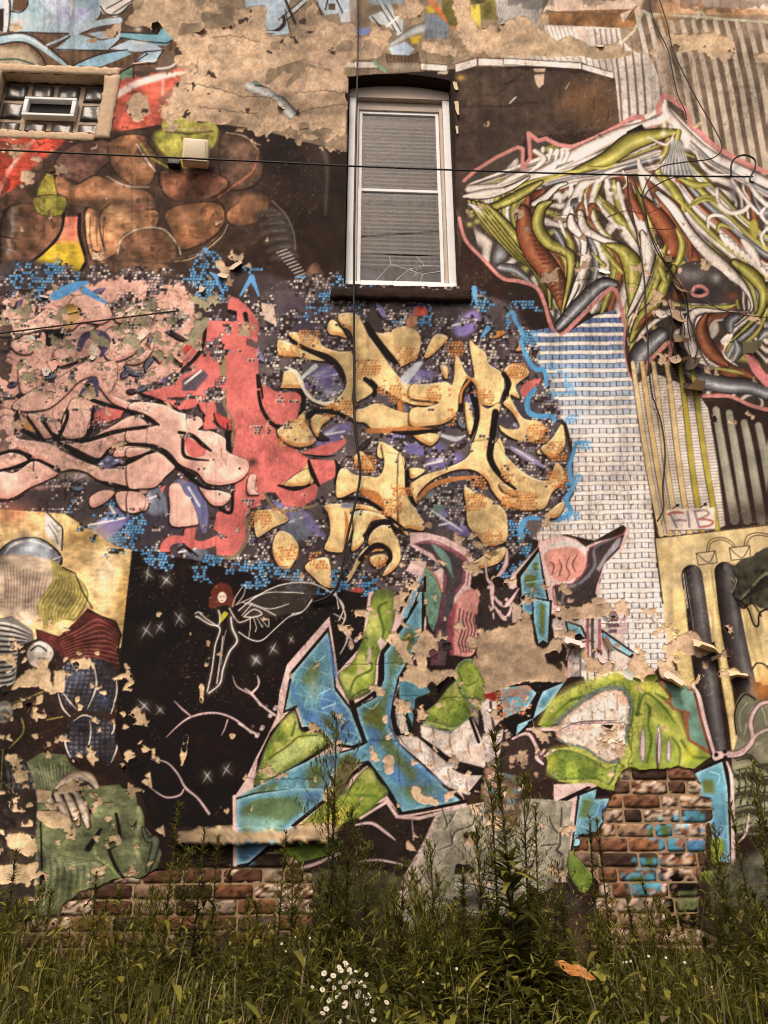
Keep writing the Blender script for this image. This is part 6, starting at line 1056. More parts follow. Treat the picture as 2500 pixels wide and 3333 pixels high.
# small islands of another piece go to the bare render so the pieces stay few and clean
NAMES = {0: ('render_coat', 'bare tan render and dark coat with flaked edges'), 1: ('graffiti_lettering', 'pale blue angular graffiti in the top left corner'), 2: ('painted_forms', 'brown and olive rounded forms on red ground below the glass blocks'), 3: ('graffiti_lettering', 'pink and coral wildstyle letters with pixel squares'), 4: ('graffiti_lettering', 'yellow wildstyle letters with orange shading and pixel squares'), 5: ('graffiti_lettering', 'white, olive and rust sinewy tubes inside a pink outline'), 6: ('painted_tower', 'white tower of small windows fading to blue at the top'), 7: ('painted_tower', 'striped cream and brown tower in the top right corner'), 8: ('painted_tower', 'narrow tower with yellow piers above the FIB sign'), 9: ('painted_tower', 'grey and black striped block at the right edge'), 10: ('painted_building', 'cream building with arches and dark round columns'), 11: ('painted_drapery', 'folded yellow, maroon and green drapery at the lower left'), 12: ('painted_night_sky', 'black night sky with stars and a winged line figure'), 13: ('graffiti_lettering', 'blue and green letters with pale pink halo'), 14: ('graffiti_lettering', 'green toothy shapes, plum wings and pink bulbs'), 15: ('painted_stone', 'grey cracked painted stone low on the wall')}
def coat_piece(rid):
    q = quad[(freg == rid) & ~dead]
    if len(q) < 50: return
    used, inv = np.unique(q, return_inverse=True); inv = inv.reshape(-1, 4)
    me = bpy.data.meshes.new(NAMES[rid][0]); me.vertices.add(len(used)); me.vertices.foreach_set('co', co[used].ravel())
    me.loops.add(inv.size); me.loops.foreach_set('vertex_index', inv.ravel().astype(np.int32))
    me.polygons.add(len(inv)); me.polygons.foreach_set('loop_start', np.arange(0, inv.size, 4, dtype=np.int32)); me.polygons.foreach_set('loop_total', np.full(len(inv), 4, np.int32))
    me.polygons.foreach_set('use_smooth', np.ones(len(inv), bool))
    me.update(calc_edges=True)
    at = me.color_attributes.new('Col', 'FLOAT_COLOR', 'POINT'); at.data.foreach_set('color', ca[used].ravel())
    me.materials.append(M_PAINT)
    o = bpy.data.objects.new(NAMES[rid][0], me); COLL.objects.link(o); o.parent = wall; o['label'] = NAMES[rid][1]
for rid in sorted(NAMES): coat_piece(rid)
core = MB(); core.box(-8, 8.6, 0.36, 0.6, -0.4, 11); core.box(-8, VX[0, 0] + .5, 0.03, 0.358, -0.4, 10.9); core.box(VX[-1, -1] - .4, 8.6, 0.03, 0.358, -0.4, 10.9)
core.build('masonry_core', M_MORTAR, wall)
# ------------------------------------------------------------------ bare bricks, each one its own
z_ref = 1.229; PITCHZ = 0.0765
sav = COL; COL = np.full((CH, CW, 3), -1, np.float32)
Z(1850, 2400, .3617)
def res(t, c):
    P(t, c, rough=5, mott=.15)
TB=(84,140,160); GB=(84,104,60)
for t, c in (("1045,670 1200,665 1225,750 1320,765 1060,765",TB),("710,790 960,775 1000,850 1010,900 960,960 1040,980 1030,1050 830,1050 820,930 720,900",TB),("830,800 930,800 940,890 840,890",GB),("730,810 790,810 790,890 730,890",GB),("1050,930 1235,925 1235,1040 1060,1050",(82,126,164)),("590,1090 840,1080 850,1190 640,1190",TB),("690,1090 770,1090 770,1180 700,1180",GB),("500,1230 850,1220 860,1370 580,1450 540,1380",TB),("570,1250 690,1250 690,1330 580,1330",GB),("950,700 1010,690 1100,790 1090,840 1020,790",(128,180,206)),("790,710 860,720 830,750 790,740",(150,200,210)),("865,1200 905,1230 890,1390 570,1480 560,1460 860,1370",HALO),("905,1240 1010,1230 1160,1330 1330,1440 1400,1700 880,1700 900,1400",BK),("960,1400 1180,1390 1170,1560 1000,1560",(104,108,72)),("1180,830 1235,830 1235,920 1190,920",(96,150,186)),("895,480 935,480 940,505 900,505",(222,190,80)),("840,1080 860,1080 860,1220 845,1220",BK),("800,1040 1240,1045 1240,1062 830,1070",BK)): res(t, c)
Z(800,2600,.5425); res("-80,380 60,380 20,400 -80,410",(110,160,180)); res("400,440 640,400 620,560 500,640 400,600",(92,92,60)); res("-90,430 -40,400 -40,440 -90,450",(206,180,150))
BP = COL; COL = sav
Z(0,0,1)
BCOL = [(84,58,46),(108,72,54),(134,88,62),(118,78,60),(92,68,56),(150,118,94),(170,144,124),(104,82,68),(64,48,40),(140,96,68)]
brng = np.random.default_rng(21); n_brick = 0
DIL = boxblur(HOLE, 8) > 0.02
for row in range(-2, 18):
    zc = z_ref - (row + 0.5) * PITCHZ
    if zc < 0.06: break
    x = -2.2 + brng.random() * 0.2 + (0.1 if row % 2 else 0)
    while x < 3.0:
        Lb = 0.205 if brng.random() < 0.68 else 0.098
        Lb *= 0.97 + 0.06 * brng.random(); x0, x1 = x, x + Lb; x = x1 + 0.011 + 0.004 * brng.random()
        hit = False
        for fx in (0, .25, .5, .75, 1):
            for fz in (-.5, 0, .5):
                a, b = wall_px(x0 + fx * Lb, zc + fz * 0.064)
                ii, jj = int(a / CS), int(b / CS)
                if 0 <= ii < CW and 0 <= jj < CH and DIL[jj, ii]: hit = True
        if not hit: continue
        nx, nz = (9, 4) if Lb > .15 else (5, 4); hz = 0.0322 + 0.0012 * brng.random(); proud = -0.004 + 0.009 * brng.random()
        cbase = np.array(BCOL[brng.integers(len(BCOL))], float) * (.8 if x0 < .2 else 1.); flaked = brng.random() < (0.42 if x0 > 0.8 else 0.1)
        vs, cs, fs = [], [], []
        for j in range(nz + 1):
            for i in range(nx + 1):
                u, v = i / nx, j / nz
                ex = min(u, 1 - u) * Lb; ez = min(v, 1 - v) * 2 * hz; e = min(ex, ez); rnd_ = 0.004 * max(0, 1 - e / 0.005) ** 2
                cxn = 0.004 * (brng.random() - .5)
                px_, pz_ = x0 + u * Lb + (cxn if 0 < i < nx else 0), zc - hz + v * 2 * hz
                if i in (0, nx) and j in (0, nz): px_ += (0.004 if i == 0 else -0.004); pz_ += (0.003 if j == 0 else -0.003)
                vs.append((px_, 0.010 + proud * -1 + rnd_ + 0.005 * (brng.random() - .5) + (0.004 if flaked and brng.random() < .3 else 0), pz_))
                a, b = wall_px(px_, pz_); ii, jj = min(max(int(a / CS), 0), CW - 1), min(max(int(b / CS), 0), CH - 1)
                bp = BP[jj, ii]
                c = cbase * (0.85 + .3 * brng.random()) * (1 + .18 * math.sin(px_ * 60 + row * 3) * math.sin(pz_ * 90))
                if flaked and math.sin(px_ * 75 + row * 2.1) + math.sin(pz_ * 110 + px_ * 40) + 1.6 * (brng.random() - .5) > -.1: c = np.array((206, 176, 154.)) * (0.85 + .25 * brng.random())
                if brng.random() < .12: c = np.array((52, 36, 30.))
                if bp[0] >= 0 and brng.random() < .93: c = bp * (0.85 + .25 * brng.random())
                cs.append(alb(np.clip(c, 0, 255)))
        for j in range(nz):
            for i in range(nx): k = j * (nx + 1) + i; fs.append((k, k + 1, k + nx + 2, k + nx + 1))
        rim = [i for i in range(nx + 1)] + [(j + 1) * (nx + 1) - 1 for j in range(1, nz + 1)] + [nz * (nx + 1) + i for i in range(nx - 1, -1, -1)] + [j * (nx + 1) for j in range(nz - 1, 0, -1)]
        nb = len(vs)
        for k in rim: vs.append((vs[k][0], 0.07, vs[k][2])); cs.append(cs[k])
        m_ = len(rim)
        for k in range(m_): fs.append((rim[k], nb + k, nb + (k + 1) % m_, rim[(k + 1) % m_]))
        mesh_obj('brick', vs, fs, M_BRICK, wall, np.array(cs), smooth=True); n_brick += 1
mv, mf = [], []
mxs = np.arange(-2.3, 3.1, 0.03); mzs = np.arange(0.0, 1.35, 0.025)
for z in mzs:
    for x in mxs: mv.append((x, 0.019 + 0.007 * (brng.random() - .5), z))
k_ = len(mxs); mf = [(j*k_+i, j*k_+i+1, (j+1)*k_+i+1, (j+1)*k_+i) for j in range(len(mzs)-1) for i in range(k_-1)]
mesh_obj('mortar_bed', mv, mf, M_MORTAR, wall, smooth=True)
# ------------------------------------------------------------------ curled flakes of paint along the peeled edges
PB = boxblur(PEEL, 4); gyP, gxP = np.gradient(PB)
cand = np.argwhere((PEEL < .5) & (PB > .22) & (PB < .5) & (HOLE < .5))
cand = cand[(cand[:, 0] * CS < 2950) & (cand[:, 0] > 8)]
frng = np.random.default_rng(33)
wgt = 0.25 + CRAZE[cand[:, 0], cand[:, 1]] + 1.2 * ((cand[:, 1] * CS > 1900) & (cand[:, 0] * CS > 1850) & (cand[:, 0] * CS < 2300))
pick = cand[frng.choice(len(cand), 190, replace=False, p=wgt / wgt.sum())]
def flake(px, py, ang, wid, length, curl, front, back, jag=0.3):
    """a chip still attached along one edge, curling off the wall; ang = direction of its free end (picture plane)"""
    o3 = W(px, py); s_ = (W(px + 1, py) - o3).length
    d = Vector((math.cos(ang), 0, -math.sin(ang))); t = Vector((math.sin(ang), 0, math.cos(ang)))
    wid *= s_; length *= s_; vs, cs, fs = [], [], []; nu, nw = 4, 3
    for side, off, c in ((0, 0.0, front), (1, 0.0011, back)):
        for i in range(nu + 1):
            th = curl * i / nu; r = length / max(curl, .05)
            a, h = r * math.sin(th), r * (1 - math.cos(th))
            nrm = Vector((0, -1, 0)) * math.cos(th) - d * math.sin(th)
            for j in range(nw + 1):
                v = j / nw - .5; ww = wid * (1 - .45 * (i / nu) ** 2) * (1 + jag * jit[i][j])
                p = o3 + d * a + Vector((0, -1, 0)) * (h + .001) + t * (v * ww) - nrm * off
                vs.append(p); cs.append(alb(c))
    n1 = (nu + 1) * (nw + 1)
    for i in range(nu):
        for j in range(nw):
            k = i * (nw + 1) + j; fs.append((k, k + 1, k + nw + 2, k + nw + 1)); fs.append((n1 + k, n1 + k + nw + 1, n1 + k + nw + 2, n1 + k + 1))
    mesh_obj('paint_flake', [p - o3 for p in vs], fs, M_PAINT, wall, np.array(cs), smooth=True, loc=o3)
for (j, i) in pick:
    jit = (frng.random((6, 5)) - .5) * 2
    g = np.array((gxP[j, i], gyP[j, i])); 
    if np.hypot(*g) < 1e-4: continue
    ang = math.atan2(g[1], g[0]); py = j * CS; px = i * CS
    sz = 0.45 + frng.random() ** 2 * 1.3
    flake(px, py, ang, 24 * sz, 17 * sz, 0.3 + frng.random() ** 2 * 1.9, np.clip(MURAL[j, i], 20, 240), np.array((206, 178, 150)) * (0.8 + .25 * frng.random()))
# large curled pieces
for px, py, a, w_, l_, c_, fc in ((2290,2090,1.9,90,70,2.2,(214,186,150)),(2305,2130,1.2,60,60,2.6,(60,50,48)),(2400,2185,1.7,70,50,2.2,(214,190,150)),(2200,2200,2.2,70,70,1.9,(220,196,176)),(1990,2090,2.7,60,60,2.3,(84,140,170)),(1870,2080,1.9,60,60,2.0,(226,196,190)),(2250,1250,1.7,60,90,2.4,(70,58,54)),(2195,900,1.5,26,120,1.0,(120,96,70)),(2175,830,1.7,22,90,1.4,(110,90,66)),(2195,1010,1.4,30,110,1.3,(150,126,100)),(2205,1090,1.6,34,90,1.7,(120,100,80)),(2190,1160,1.2,40,80,1.9,(170,140,120)),(2235,1180,.5,50,60,2.0,(90,76,66)),(2420,1130,.2,46,60,1.6,(90,80,60)),(1480,262,1.5,14,50,.25,(206,180,150)),(1484,330,1.5,12,70,.3,(206,180,150)),(1488,410,1.6,9,40,.3,(206,180,150)),(640,940,.4,30,40,1.0,(200,176,156)),(760,860,.8,44,36,1.2,(200,176,156)),(730,890,1.9,30,40,1.2,(206,180,156))):
    jit = (frng.random((6, 5)) - .5) * 2; flake(px, py, a, w_, l_, c_, np.array(fc), np.array((204, 176, 148)))
# ------------------------------------------------------------------ sash window
sw = empty('sash_window', ((WIN[0]+WIN[1])/2, 0.1, WIN[2]), 'white framed sash window with blinds behind dusty glass, lower pane cracked', 'window')
ox, oz = (WIN[0]+WIN[1])/2, WIN[2]
def part(mb, name, m, par, smooth=False):
    # geometry is written in world coordinates; children keep it through an offset
    l = par.location if par.parent is None else par.location + par.parent.location
    mb.v = [(p[0]-l.x, p[1]-l.y, p[2]-l.z) for p in mb.v]; return mb.build(name, m, par, smooth)
x0, x1, z0, z1 = WIN
mb = MB(); mb.box(x0-.03, x0+.004, .012, .36, z0-.02, z1+.03); mb.box(x1-.004, x1+.03, .012, .36, z0-.02, z1+.03); part(mb, 'reveal', M_DARK, sw)
# arched soffit of the lintel
mb = MB(); n = 14
for y_, off in ((.012, 0), (.36, 0)):
    for i in range(n + 1):
        u = i / n; x = x0 - .02 + u * (x1 - x0 + .04); a = z1 + .06 * (1 - ((x - .327) / .43) ** 2) - .004; mb.v += [(x, y_, a), (x, y_, a + .1)]; mb.c += [(.5,)*3] * 2
k = 2 * (n + 1)
for i in range(n): a = 2 * i; mb.f += [(a, a + 2, k + a + 2, k + a), (a + 1, a, k + a, k + a + 1)]
part(mb, 'arched_lintel', M_DARK, sw)
fx0, fx1, fz0, fz1 = x0 + .012, x1 - .006, 4.775, 6.77
D0 = .115
mb = MB()
mb.box(fx0, fx0 + .062, D0, D0 + .06, fz0, fz1 - .1, .006); mb.box(fx1 - .058, fx1, D0, D0 + .06, fz0, fz1 - .1, .006)
part(mb, 'frame', M_WHITE, sw)
# head board with the arched top
mb = MB(); n = 12; pts_t = []
for y_ in (D0 - .004, D0 + .05):
    for i in range(n + 1):
        x = fx0 + (fx1 - fx0) * i / n; mb.v += [(x, y_, 6.672), (x, y_, 6.755 + .055 * (1 - ((x - .327) / .43) ** 2))]; mb.c += [(.5,)*3] * 2
for i in range(n): a = 2 * i; mb.f += [(a, a + 2, a + 3, a + 1), (a, 2 * (n + 1) + a, 2 * (n + 1) + a + 2, a + 2)]
part(mb, 'head_board', M_WHITE2, sw)
# stepped inner frames
mb = MB(); mb.box(fx0 + .064, fx0 + .082, D0 + .02, D0 + .075, fz0 + .02, 6.6, .003); mb.box(fx1 - .085, fx1 - .06, D0 + .02, D0 + .075, fz0 + .02, 6.6, .003); mb.box(fx0 + .064, fx1 - .06, D0 + .04, D0 + .08, 6.58, 6.668, .003); part(mb, 'inner_frame', M_WHITE2, sw)
sx0, sx1 = fx0 + .084, fx1 - .087; MID = 5.69
for nm, za, zb, dd in (('upper_sash', MID - .02, 6.578, D0 + .052), ('lower_sash', fz0 + .012, MID + .028, D0 + .03)):
    o = empty(nm, (0, 0, 0)); o.parent = sw; tb = .034 if nm == 'lower_sash' else .026
    mb = MB(); mb.box(sx0, sx0 + .028, dd, dd + .03, za, zb, .004); part(mb, 'stile', M_WHITE, o)
    mb = MB(); mb.box(sx1 - .028, sx1, dd, dd + .03, za, zb, .004); part(mb, 'stile', M_WHITE, o)
    mb = MB(); mb.box(sx0 + .0285, sx1 - .0285, dd + .001, dd + .029, zb - .028, zb, .004); part(mb, 'rail', M_WHITE, o)
    mb = MB(); mb.box(sx0 + .0285, sx1 - .0285, dd + .001, dd + .029, za, za + tb, .004); part(mb, 'rail', M_WHITE, o)
    if nm == 'upper_sash':
        mb = MB(); mb.add([(sx0+.029, dd+.014, za+tb), (sx1-.029, dd+.014, za+tb), (sx1-.029, dd+.014, zb-.028), (sx0+.029, dd+.014, zb-.028)], [(0,1,2,3)]); part(mb, 'glass_pane', M_GLASS, o)
    else:
        xa, xb, zl, zh, yy = sx0+.029, sx1-.029, za+tb, zb-.028, dd+.014
        cz = zl + .2; w_ = xb - xa
        pc = [[(0,.0),(.18,.0),(.38,.62),(.36,.95),(0,1)],[(.18,0),(.42,0),(.6,.45),(.38,.62)],[(.42,0),(.74,0),(.78,.3),(.6,.45)],[(.74,0),(1,0),(1,.42),(.78,.3)],[(.6,.45),(.78,.3),(1,.42),(1,.6),(.8,.62)],[(.38,.62),(.6,.45),(.8,.62),(.7,.95),(.36,.95)],[(.8,.62),(1,.6),(1,1),(.7,.95)]]
        r5 = random.Random(4)
        for q in pc:
            mb = MB(); c0 = (sum(a for a, b in q)/len(q), sum(b for a, b in q)/len(q)); tx, tz = r5.uniform(-.06,.06), r5.uniform(-.05,.05)
            mb.add([(xa + (c0[0] + (a-c0[0])*.985)*w_, yy + (a-c0[0])*tx*.5 + (b-c0[1])*tz*.4, zl + (c0[1] + (b-c0[1])*.985)*.26) for a, b in q], [tuple(range(len(q)))]); part(mb, 'glass_shard', M_SHARD, o)
        mb = MB(); mb.add([(xa, yy, zl+.262), (xb, yy, zl+.262), (xb, yy, zh), (xa, yy, zh)], [(0,1,2,3)]); part(mb, 'glass_pane', M_GLASS, o)
        mb = MB()
        for q in (((.38,.62),(.6,.45),(.8,.62),(1,.6)),((.36,.95),(.38,.62),(.18,0)),((.6,.45),(.42,0)),((.6,.45),(.78,.3),(1,.42)),((.78,.3),(.74,0)),((.8,.62),(.7,.95)),((.62,.5),(.7,.3),(.66,.2)),((.7,.45),(.76,.5),(.72,.6),(.66,.55),(.7,.45))): mb.tube([(xa+a*w_, yy-.002, zl+b*.26) for a, b in q], .0016, 4)
        part(mb, 'crack_edge', M_WHITE, o)
# blinds
bl = empty('window_blind', ((sx0+sx1)/2, D0+.13, 5.0), 'pale horizontal slat blind hanging behind the sash window glass', 'blind')
zt = 6.5
mb = MB(); mb.box(sx0+.01, sx1-.01, D0+.115, D0+.15, zt, zt+.05, .004); part(mb, 'head_rail', M_SLAT, bl)
sl_me = None; zz = zt - .012; i = 0
while zz > 5.06:
    if sl_me is None:
        mb = MB(); hw = (sx1-sx0)/2 - .014; vs = []
        for x in (-hw, hw):
            for k in range(4): a = k/3 - .5; vs.append((x, a*.02, a*.037 + .003*(1-(2*a)**2)))
        mb.add(vs, [(k, k+1, k+5, k+4) for k in range(3)]); o = mb.build('slat', M_SLAT, bl, True); sl_me = o.data
    else:
        o = bpy.data.objects.new('slat', sl_me); COLL.objects.link(o); o.parent = bl
    o.location = (0, .002 + random.uniform(-.001,.001), zz - 5.0); o.rotation_euler = (random.uniform(-.12,.12), random.uniform(-.004,.004), 0); zz -= .041; i += 1
mb = MB(); mb.box(sx0+.012, sx1-.012, D0+.12, D0+.145, 5.035, 5.05, .003); part(mb, 'bottom_rail', M_SLAT, bl)
for x in (sx0+.1, sx1-.1):
    mb = MB(); mb.tube([(x, D0+.118, zt), (x, D0+.118, 5.05)], .0012, 4); part(mb, 'cord', M_SLAT, bl)
# room behind
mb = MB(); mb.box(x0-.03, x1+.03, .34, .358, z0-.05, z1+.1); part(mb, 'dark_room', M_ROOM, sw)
mb = MB(); mb.add([(sx0, D0+.17, 4.79), (sx0+.26, D0+.19, 4.79), (sx0+.2, D0+.19, 5.03), (sx0, D0+.17, 5.04)], [(0,1,2,3)]); part(mb, 'blue_grey_corner', mat('blue_grey_sheet', alb((150,140,150)), nscale=8), sw)  # flat blue-grey sheet behind the lower left corner of the glass
# ledge under the window
def rough_box(name, x0, x1, y0, y1, z0, z1, m, par, seed, amp=.006, colf=None, res=.03):
    r = np.random.default_rng(seed); bm = bmesh.new(); bmesh.ops.create_cube(bm, size=1.0)
    for v in bm.verts: v.co = ((x0+x1)/2+v.co.x*(x1-x0), (y0+y1)/2+v.co.y*(y1-y0), (z0+z1)/2+v.co.z*(z1-z0))
    ex = [e for e in bm.edges if abs((e.verts[0].co-e.verts[1].co).x) > .5*(x1-x0)]; bmesh.ops.subdivide_edges(bm, edges=ex, cuts=max(2, int((x1-x0)/res)), use_grid_fill=True)
    ez = [e for e in bm.edges if abs((e.verts[0].co-e.verts[1].co).z) > .5*(z1-z0)]; bmesh.ops.subdivide_edges(bm, edges=ez, cuts=max(1, int((z1-z0)/res)), use_grid_fill=True)
    ey = [e for e in bm.edges if abs((e.verts[0].co-e.verts[1].co).y) > .5*(y1-y0)]; bmesh.ops.subdivide_edges(bm, edges=ey, cuts=2, use_grid_fill=True)
    for v in bm.verts:
        e = sum((abs(v.co.x-a) < 1e-5) for a in (x0,x1)) + sum((abs(v.co.y-a) < 1e-5) for a in (y0,y1)) + sum((abs(v.co.z-a) < 1e-5) for a in (z0,z1))
        k = amp * (1 + (e > 1) * 1.2)
        v.co += Vector(((r.random()-.5)*k, (r.random()-.5)*k, (r.random()-.5)*k))
        if e > 1: v.co.y += amp * .8 if v.co.y < (y0+y1)/2 else 0
    bm.verts.index_update(); vs = [v.co.copy() for v in bm.verts]; fs = [tuple(v.index for v in f.verts) for f in bm.faces]; bm.free()
    l = par.location if par else Vector()
    cs = None
    if colf: cs = np.array([colf(v) for v in vs])
    return mesh_obj(name, [v - l for v in vs], fs, m, par, cs, smooth=True)
rough_box('window_ledge', -.19, .83, -.045, .11, 4.52, 4.61, M_DARK, sw, 3, .009)
rough_box('sill', fx0, fx1, .1, .2, 4.66, 4.774, M_WHITE, sw, 4, .002)
# ------------------------------------------------------------------ glass block window
gb = empty('glass_block_window', (-2.5, 0, GBW[2]), 'small glass block window with white framed vent and rough cement surround', 'window')
gx0, gx1, gz0, gz1 = -2.93, GBW[1], GBW[2], GBW[3]
GD = .075
rough_box('cement_surround', gx0-.16, gx1+.105, -.012, .09, gz1-.002, gz1+.085, M_CEMENT, gb, 11, .006)
rough_box('cement_surround', gx1, gx1+.115, -.016, .09, gz0-.06, gz1-.004, M_CEMENT, gb, 12, .006)
rough_box('cement_surround', gx0-.16, gx1-.002, -.004, .09, gz0-.085, gz0+.002, M_CEMENT, gb, 13, .006)
rough_box('cement_surround', gx0-.15, gx0+.012, -.02, .09, gz0+.008, gz1-.004, M_CEMENT, gb, 14, .006)
mb = MB(); mb.box(gx0, gx1, GD+.03, .14, gz0, gz1); part(mb, 'mortar_joint', mat('joint_mortar', alb((170,146,126)), rough=.9, nscale=40), gb)
m_gb = bpy.data.materials.new('glass_block'); m_gb.use_nodes = True; b_ = m_gb.node_tree.nodes['Principled BSDF']; b_.inputs['Roughness'].default_value = .3; b_.inputs['Specular IOR Level'].default_value = .4
nt = m_gb.node_tree; tcn = nt.nodes.new('ShaderNodeTexCoord'); wv = nt.nodes.new('ShaderNodeTexNoise'); wv.inputs['Scale'].default_value = 15; wv.inputs['Distortion'].default_value = 1.5; wv.inputs['Detail'].default_value = 2
bpn = nt.nodes.new('ShaderNodeBump'); bpn.inputs['Strength'].default_value = .25; bpn.inputs['Distance'].default_value = .012
crp = nt.nodes.new('ShaderNodeMapRange'); crp.inputs['To Min'].default_value = .25; crp.inputs['To Max'].default_value = 1.0; vm = nt.nodes.new('ShaderNodeVectorMath'); vm.operation = 'MULTIPLY'; vm.inputs[0].default_value = (.085,.07,.06)
nt.links.new(tcn.outputs['Object'], wv.inputs['Vector']); nt.links.new(wv.outputs['Fac'], bpn.inputs['Height']); nt.links.new(bpn.outputs[0], b_.inputs['Normal']); nt.links.new(wv.outputs['Fac'], crp.inputs[0]); nt.links.new(crp.outputs[0], vm.inputs[1]); nt.links.new(vm.outputs[0], b_.inputs['Base Color'])
bw = (gx1 - gx0) / 4; bh = (gz1 - gz0) / 3
for r_ in range(3):
    for c_ in range(4):
        if r_ == 1 and c_ in (1, 2): continue
        xa, za = gx0 + c_ * bw + .009, gz0 + r_ * bh + .008; w_, h_ = bw - .018, bh - .016; vs = []; n = 10
        for j in range(n + 1):
            for i in range(n + 1):
                u, v = i/n, j/n; e = min(u, 1-u, v, 1-v); dome = .014 * min(1, e/.18) - .02 * (e <= 0)
                vs.append((xa+u*w_, GD + .024 - dome - .004*math.sin(9*u+3*v+r_*2+c_)*min(1, e*6), za+v*h_))
        mb = MB(); mb.add(vs, [(j*(n+1)+i, j*(n+1)+i+1, (j+1)*(n+1)+i+1, (j+1)*(n+1)+i) for j in range(n) for i in range(n)]); part(mb, 'glass_block', m_gb, gb, True)
va, vb, vc, vd = gx0 + bw + .004, gx0 + 3*bw - .004, gz0 + bh + .004, gz0 + 2*bh - .004
vent = empty('vent', (0,0,0)); vent.parent = gb
for bx in ((va, vb, vc, vc+.026), (va, vb, vd-.026, vd), (va, va+.034, vc+.0265, vd-.0265), (vb-.034, vb, vc+.0265, vd-.0265)):
    mb = MB(); mb.box(bx[0], bx[1], GD-.035, GD+.02, bx[2], bx[3], .006); part(mb, 'frame', M_WHITE, vent, True)
mb = MB(); mb.box(va+.03, vb-.03, GD+.01, GD+.02, vc+.02, vd-.02); part(mb, 'dark_opening', M_ROOM, vent)
mb = MB(); mb.tube([(va+.07, GD+.004, vc+.055), (vb-.06, GD+.004, vc+.05)], .004, 6); part(mb, 'hinge_rod', M_WHITE2, vent)
# ------------------------------------------------------------------ floodlight on the wall
p = W(638, 500, -.1); fl_ = empty('floodlight', (p.x, 0, p.z), 'square cream floodlight fixed to the wall among the brown painted forms', 'lamp')
mb = MB(); mb.box(-.098, .098, -.06, .03, -.1, .1, .022); o = mb.build('housing', M_LAMP, fl_, True); o.location = (0, -.09, 0); o.rotation_euler = (R(14), 0, R(4))
mb = MB(); mb.box(-.078, .078, -.012, .0, -.076, .08, .006); o2 = mb.build('lens', M_LENS, o, True); o2.location = (0, -.058, .004)
mb = MB(); mb.box(-.092, .092, -.012, .012, -.094, -.083, .004); o2 = mb.build('bezel_edge', M_WHITE2, o, True); o2.location = (0, -.058, 0)
mb = MB(); mb.tube([(0, .0, -.02), (0, -.03, -.03), (0, -.07, -.02)], .016, 8); mb.build('bracket', M_CABLE, fl_, True)
mb = MB(); mb.box(-.225, -.13, -.05, .004, -.055, -.005, .004); mb.build('junction_box', M_CABLE, fl_, True)
# ------------------------------------------------------------------ stone ledge low on the left
lg = empty('stone_ledge', (0, 0, 0), 'chipped tan stone ledge low on the wall, its right end painted blue', 'ledge')
a = W(574, 2690); b = W(1100, 2748)
def lcol(v):
    px, py = wall_px(v.x, v.z, v.y); c = COL[min(int(max(py, 0)/CS), CH-1), min(max(int(px/CS), 0), CW-1)]; return alb(c)
rough_box('ledge_stone', a.x, b.x, -.07, .05, b.z, a.z, M_PAINT, lg, 17, .009, lcol, .02)
# ------------------------------------------------------------------ cables and wires
def cable(name, pl, r, m, label, cat, y=-.05, sm=8, wob=0.0):
    pp = [W(q[0], q[1], q[2] if len(q) > 2 else y) for q in pl]
    pp = smooth_line(pp, sm) if len(pp) > 2 else pp
    mb = MB(); mb.tube(pp, r, 6); o = mb.build(name, m, None, True); tag(o, label, cat); return o
cable('hanging_cable', [(1168,-300),(1166,0),(1163,250,-.06),(1158,480,-.07),(1153,760,-.08),(1152,960,-.09),(1153,1200,-.06),(1155,1380,-.05),(1172,1530),(1160,1620),(1128,1760),(1105,1890),(1072,1940,-.03),(1017,1962,-.012)], .0085, M_CABLE, 'thick black cable hanging down past the sash window to the winged figure', 'cable')
cable('span_cable', [(-760,455,-.35),(-300,474,-.3),(0,488,-.28),(850,526,-.25),(1150,541,-.22),(1700,561,-.14),(2200,573,-.08),(2450,575,-.03)], .0075, M_CABLE, 'black cable stretched across the wall in front of the window and floodlight', 'cable', sm=6)
Zc = lambda x, y: (1650 + x*.5124, y*.5124)
Zf = lambda x, y: (1650 + x*.5124, 650 + y*.5124)
Zi = lambda x, y: (1650 + x*.5124, 1300 + y*.5124)
cable('cable_loop', [Zc(1425,1120),Zc(1425,1050),Zc(1450,1005),Zc(1510,985),Zc(1570,1010),Zc(1578,1060),Zc(1550,1120),Zc(1545,1150),Zc(1570,1160)], .0075, M_CABLE, 'loose black loop of cable at the right end of the stretched cable', 'cable')
cable('thin_wire', [Zc(890,-300),Zc(905,-20),Zc(935,130),Zc(1020,310),Zc(1045,420),Zc(1085,600),Zc(1130,700),Zc(1142,760)], .005, M_WIRE, 'thin dark wire running down the striped tower to the pink peak', 'wire', y=-.03)
cable('thin_wire', [Zc(880,-300),Zc(965,-20),Zc(1020,160),Zc(1060,330),Zc(1180,580),Zc(1290,770),Zc(1355,890),Zc(1360,960),Zc(1290,1010),Zc(1130,1030),Zc(980,1060),Zc(900,1140),Zc(855,1250)], .005, M_WIRE, 'long thin wire sagging diagonally over the striped tower into a hook', 'wire', y=-.05)
cable('thin_wire', [Zc(1420,1118),Zc(1250,1120),Zc(1080,1125),Zc(980,1160),Zc(900,1210),Zc(860,1255),Zc(800,1130)], .005, M_WIRE, 'thin wire bending down from the stretched cable to the hanging vine', 'wire', y=-.05)
cable('thin_wire', [Zc(765,1105),Zc(775,1250),Zf(800,100),Zf(835,280),Zf(870,480),Zf(880,650),Zf(895,900),Zf(905,1100),Zf(925,1250),Zi(940,20),Zi(985,170),Zi(1005,350),Zi(990,560),Zi(995,690),Zi(955,775)], .0055, M_WIRE, 'thin black wire hanging from the stretched cable down to the FIB sign', 'wire', y=-.035)
cable('steel_rod', [(-200,1110,-.04),(584,1011,-.04)], .006, M_WIRE, 'thin rusty rod slanting over the pink letters at the left edge', 'rod')
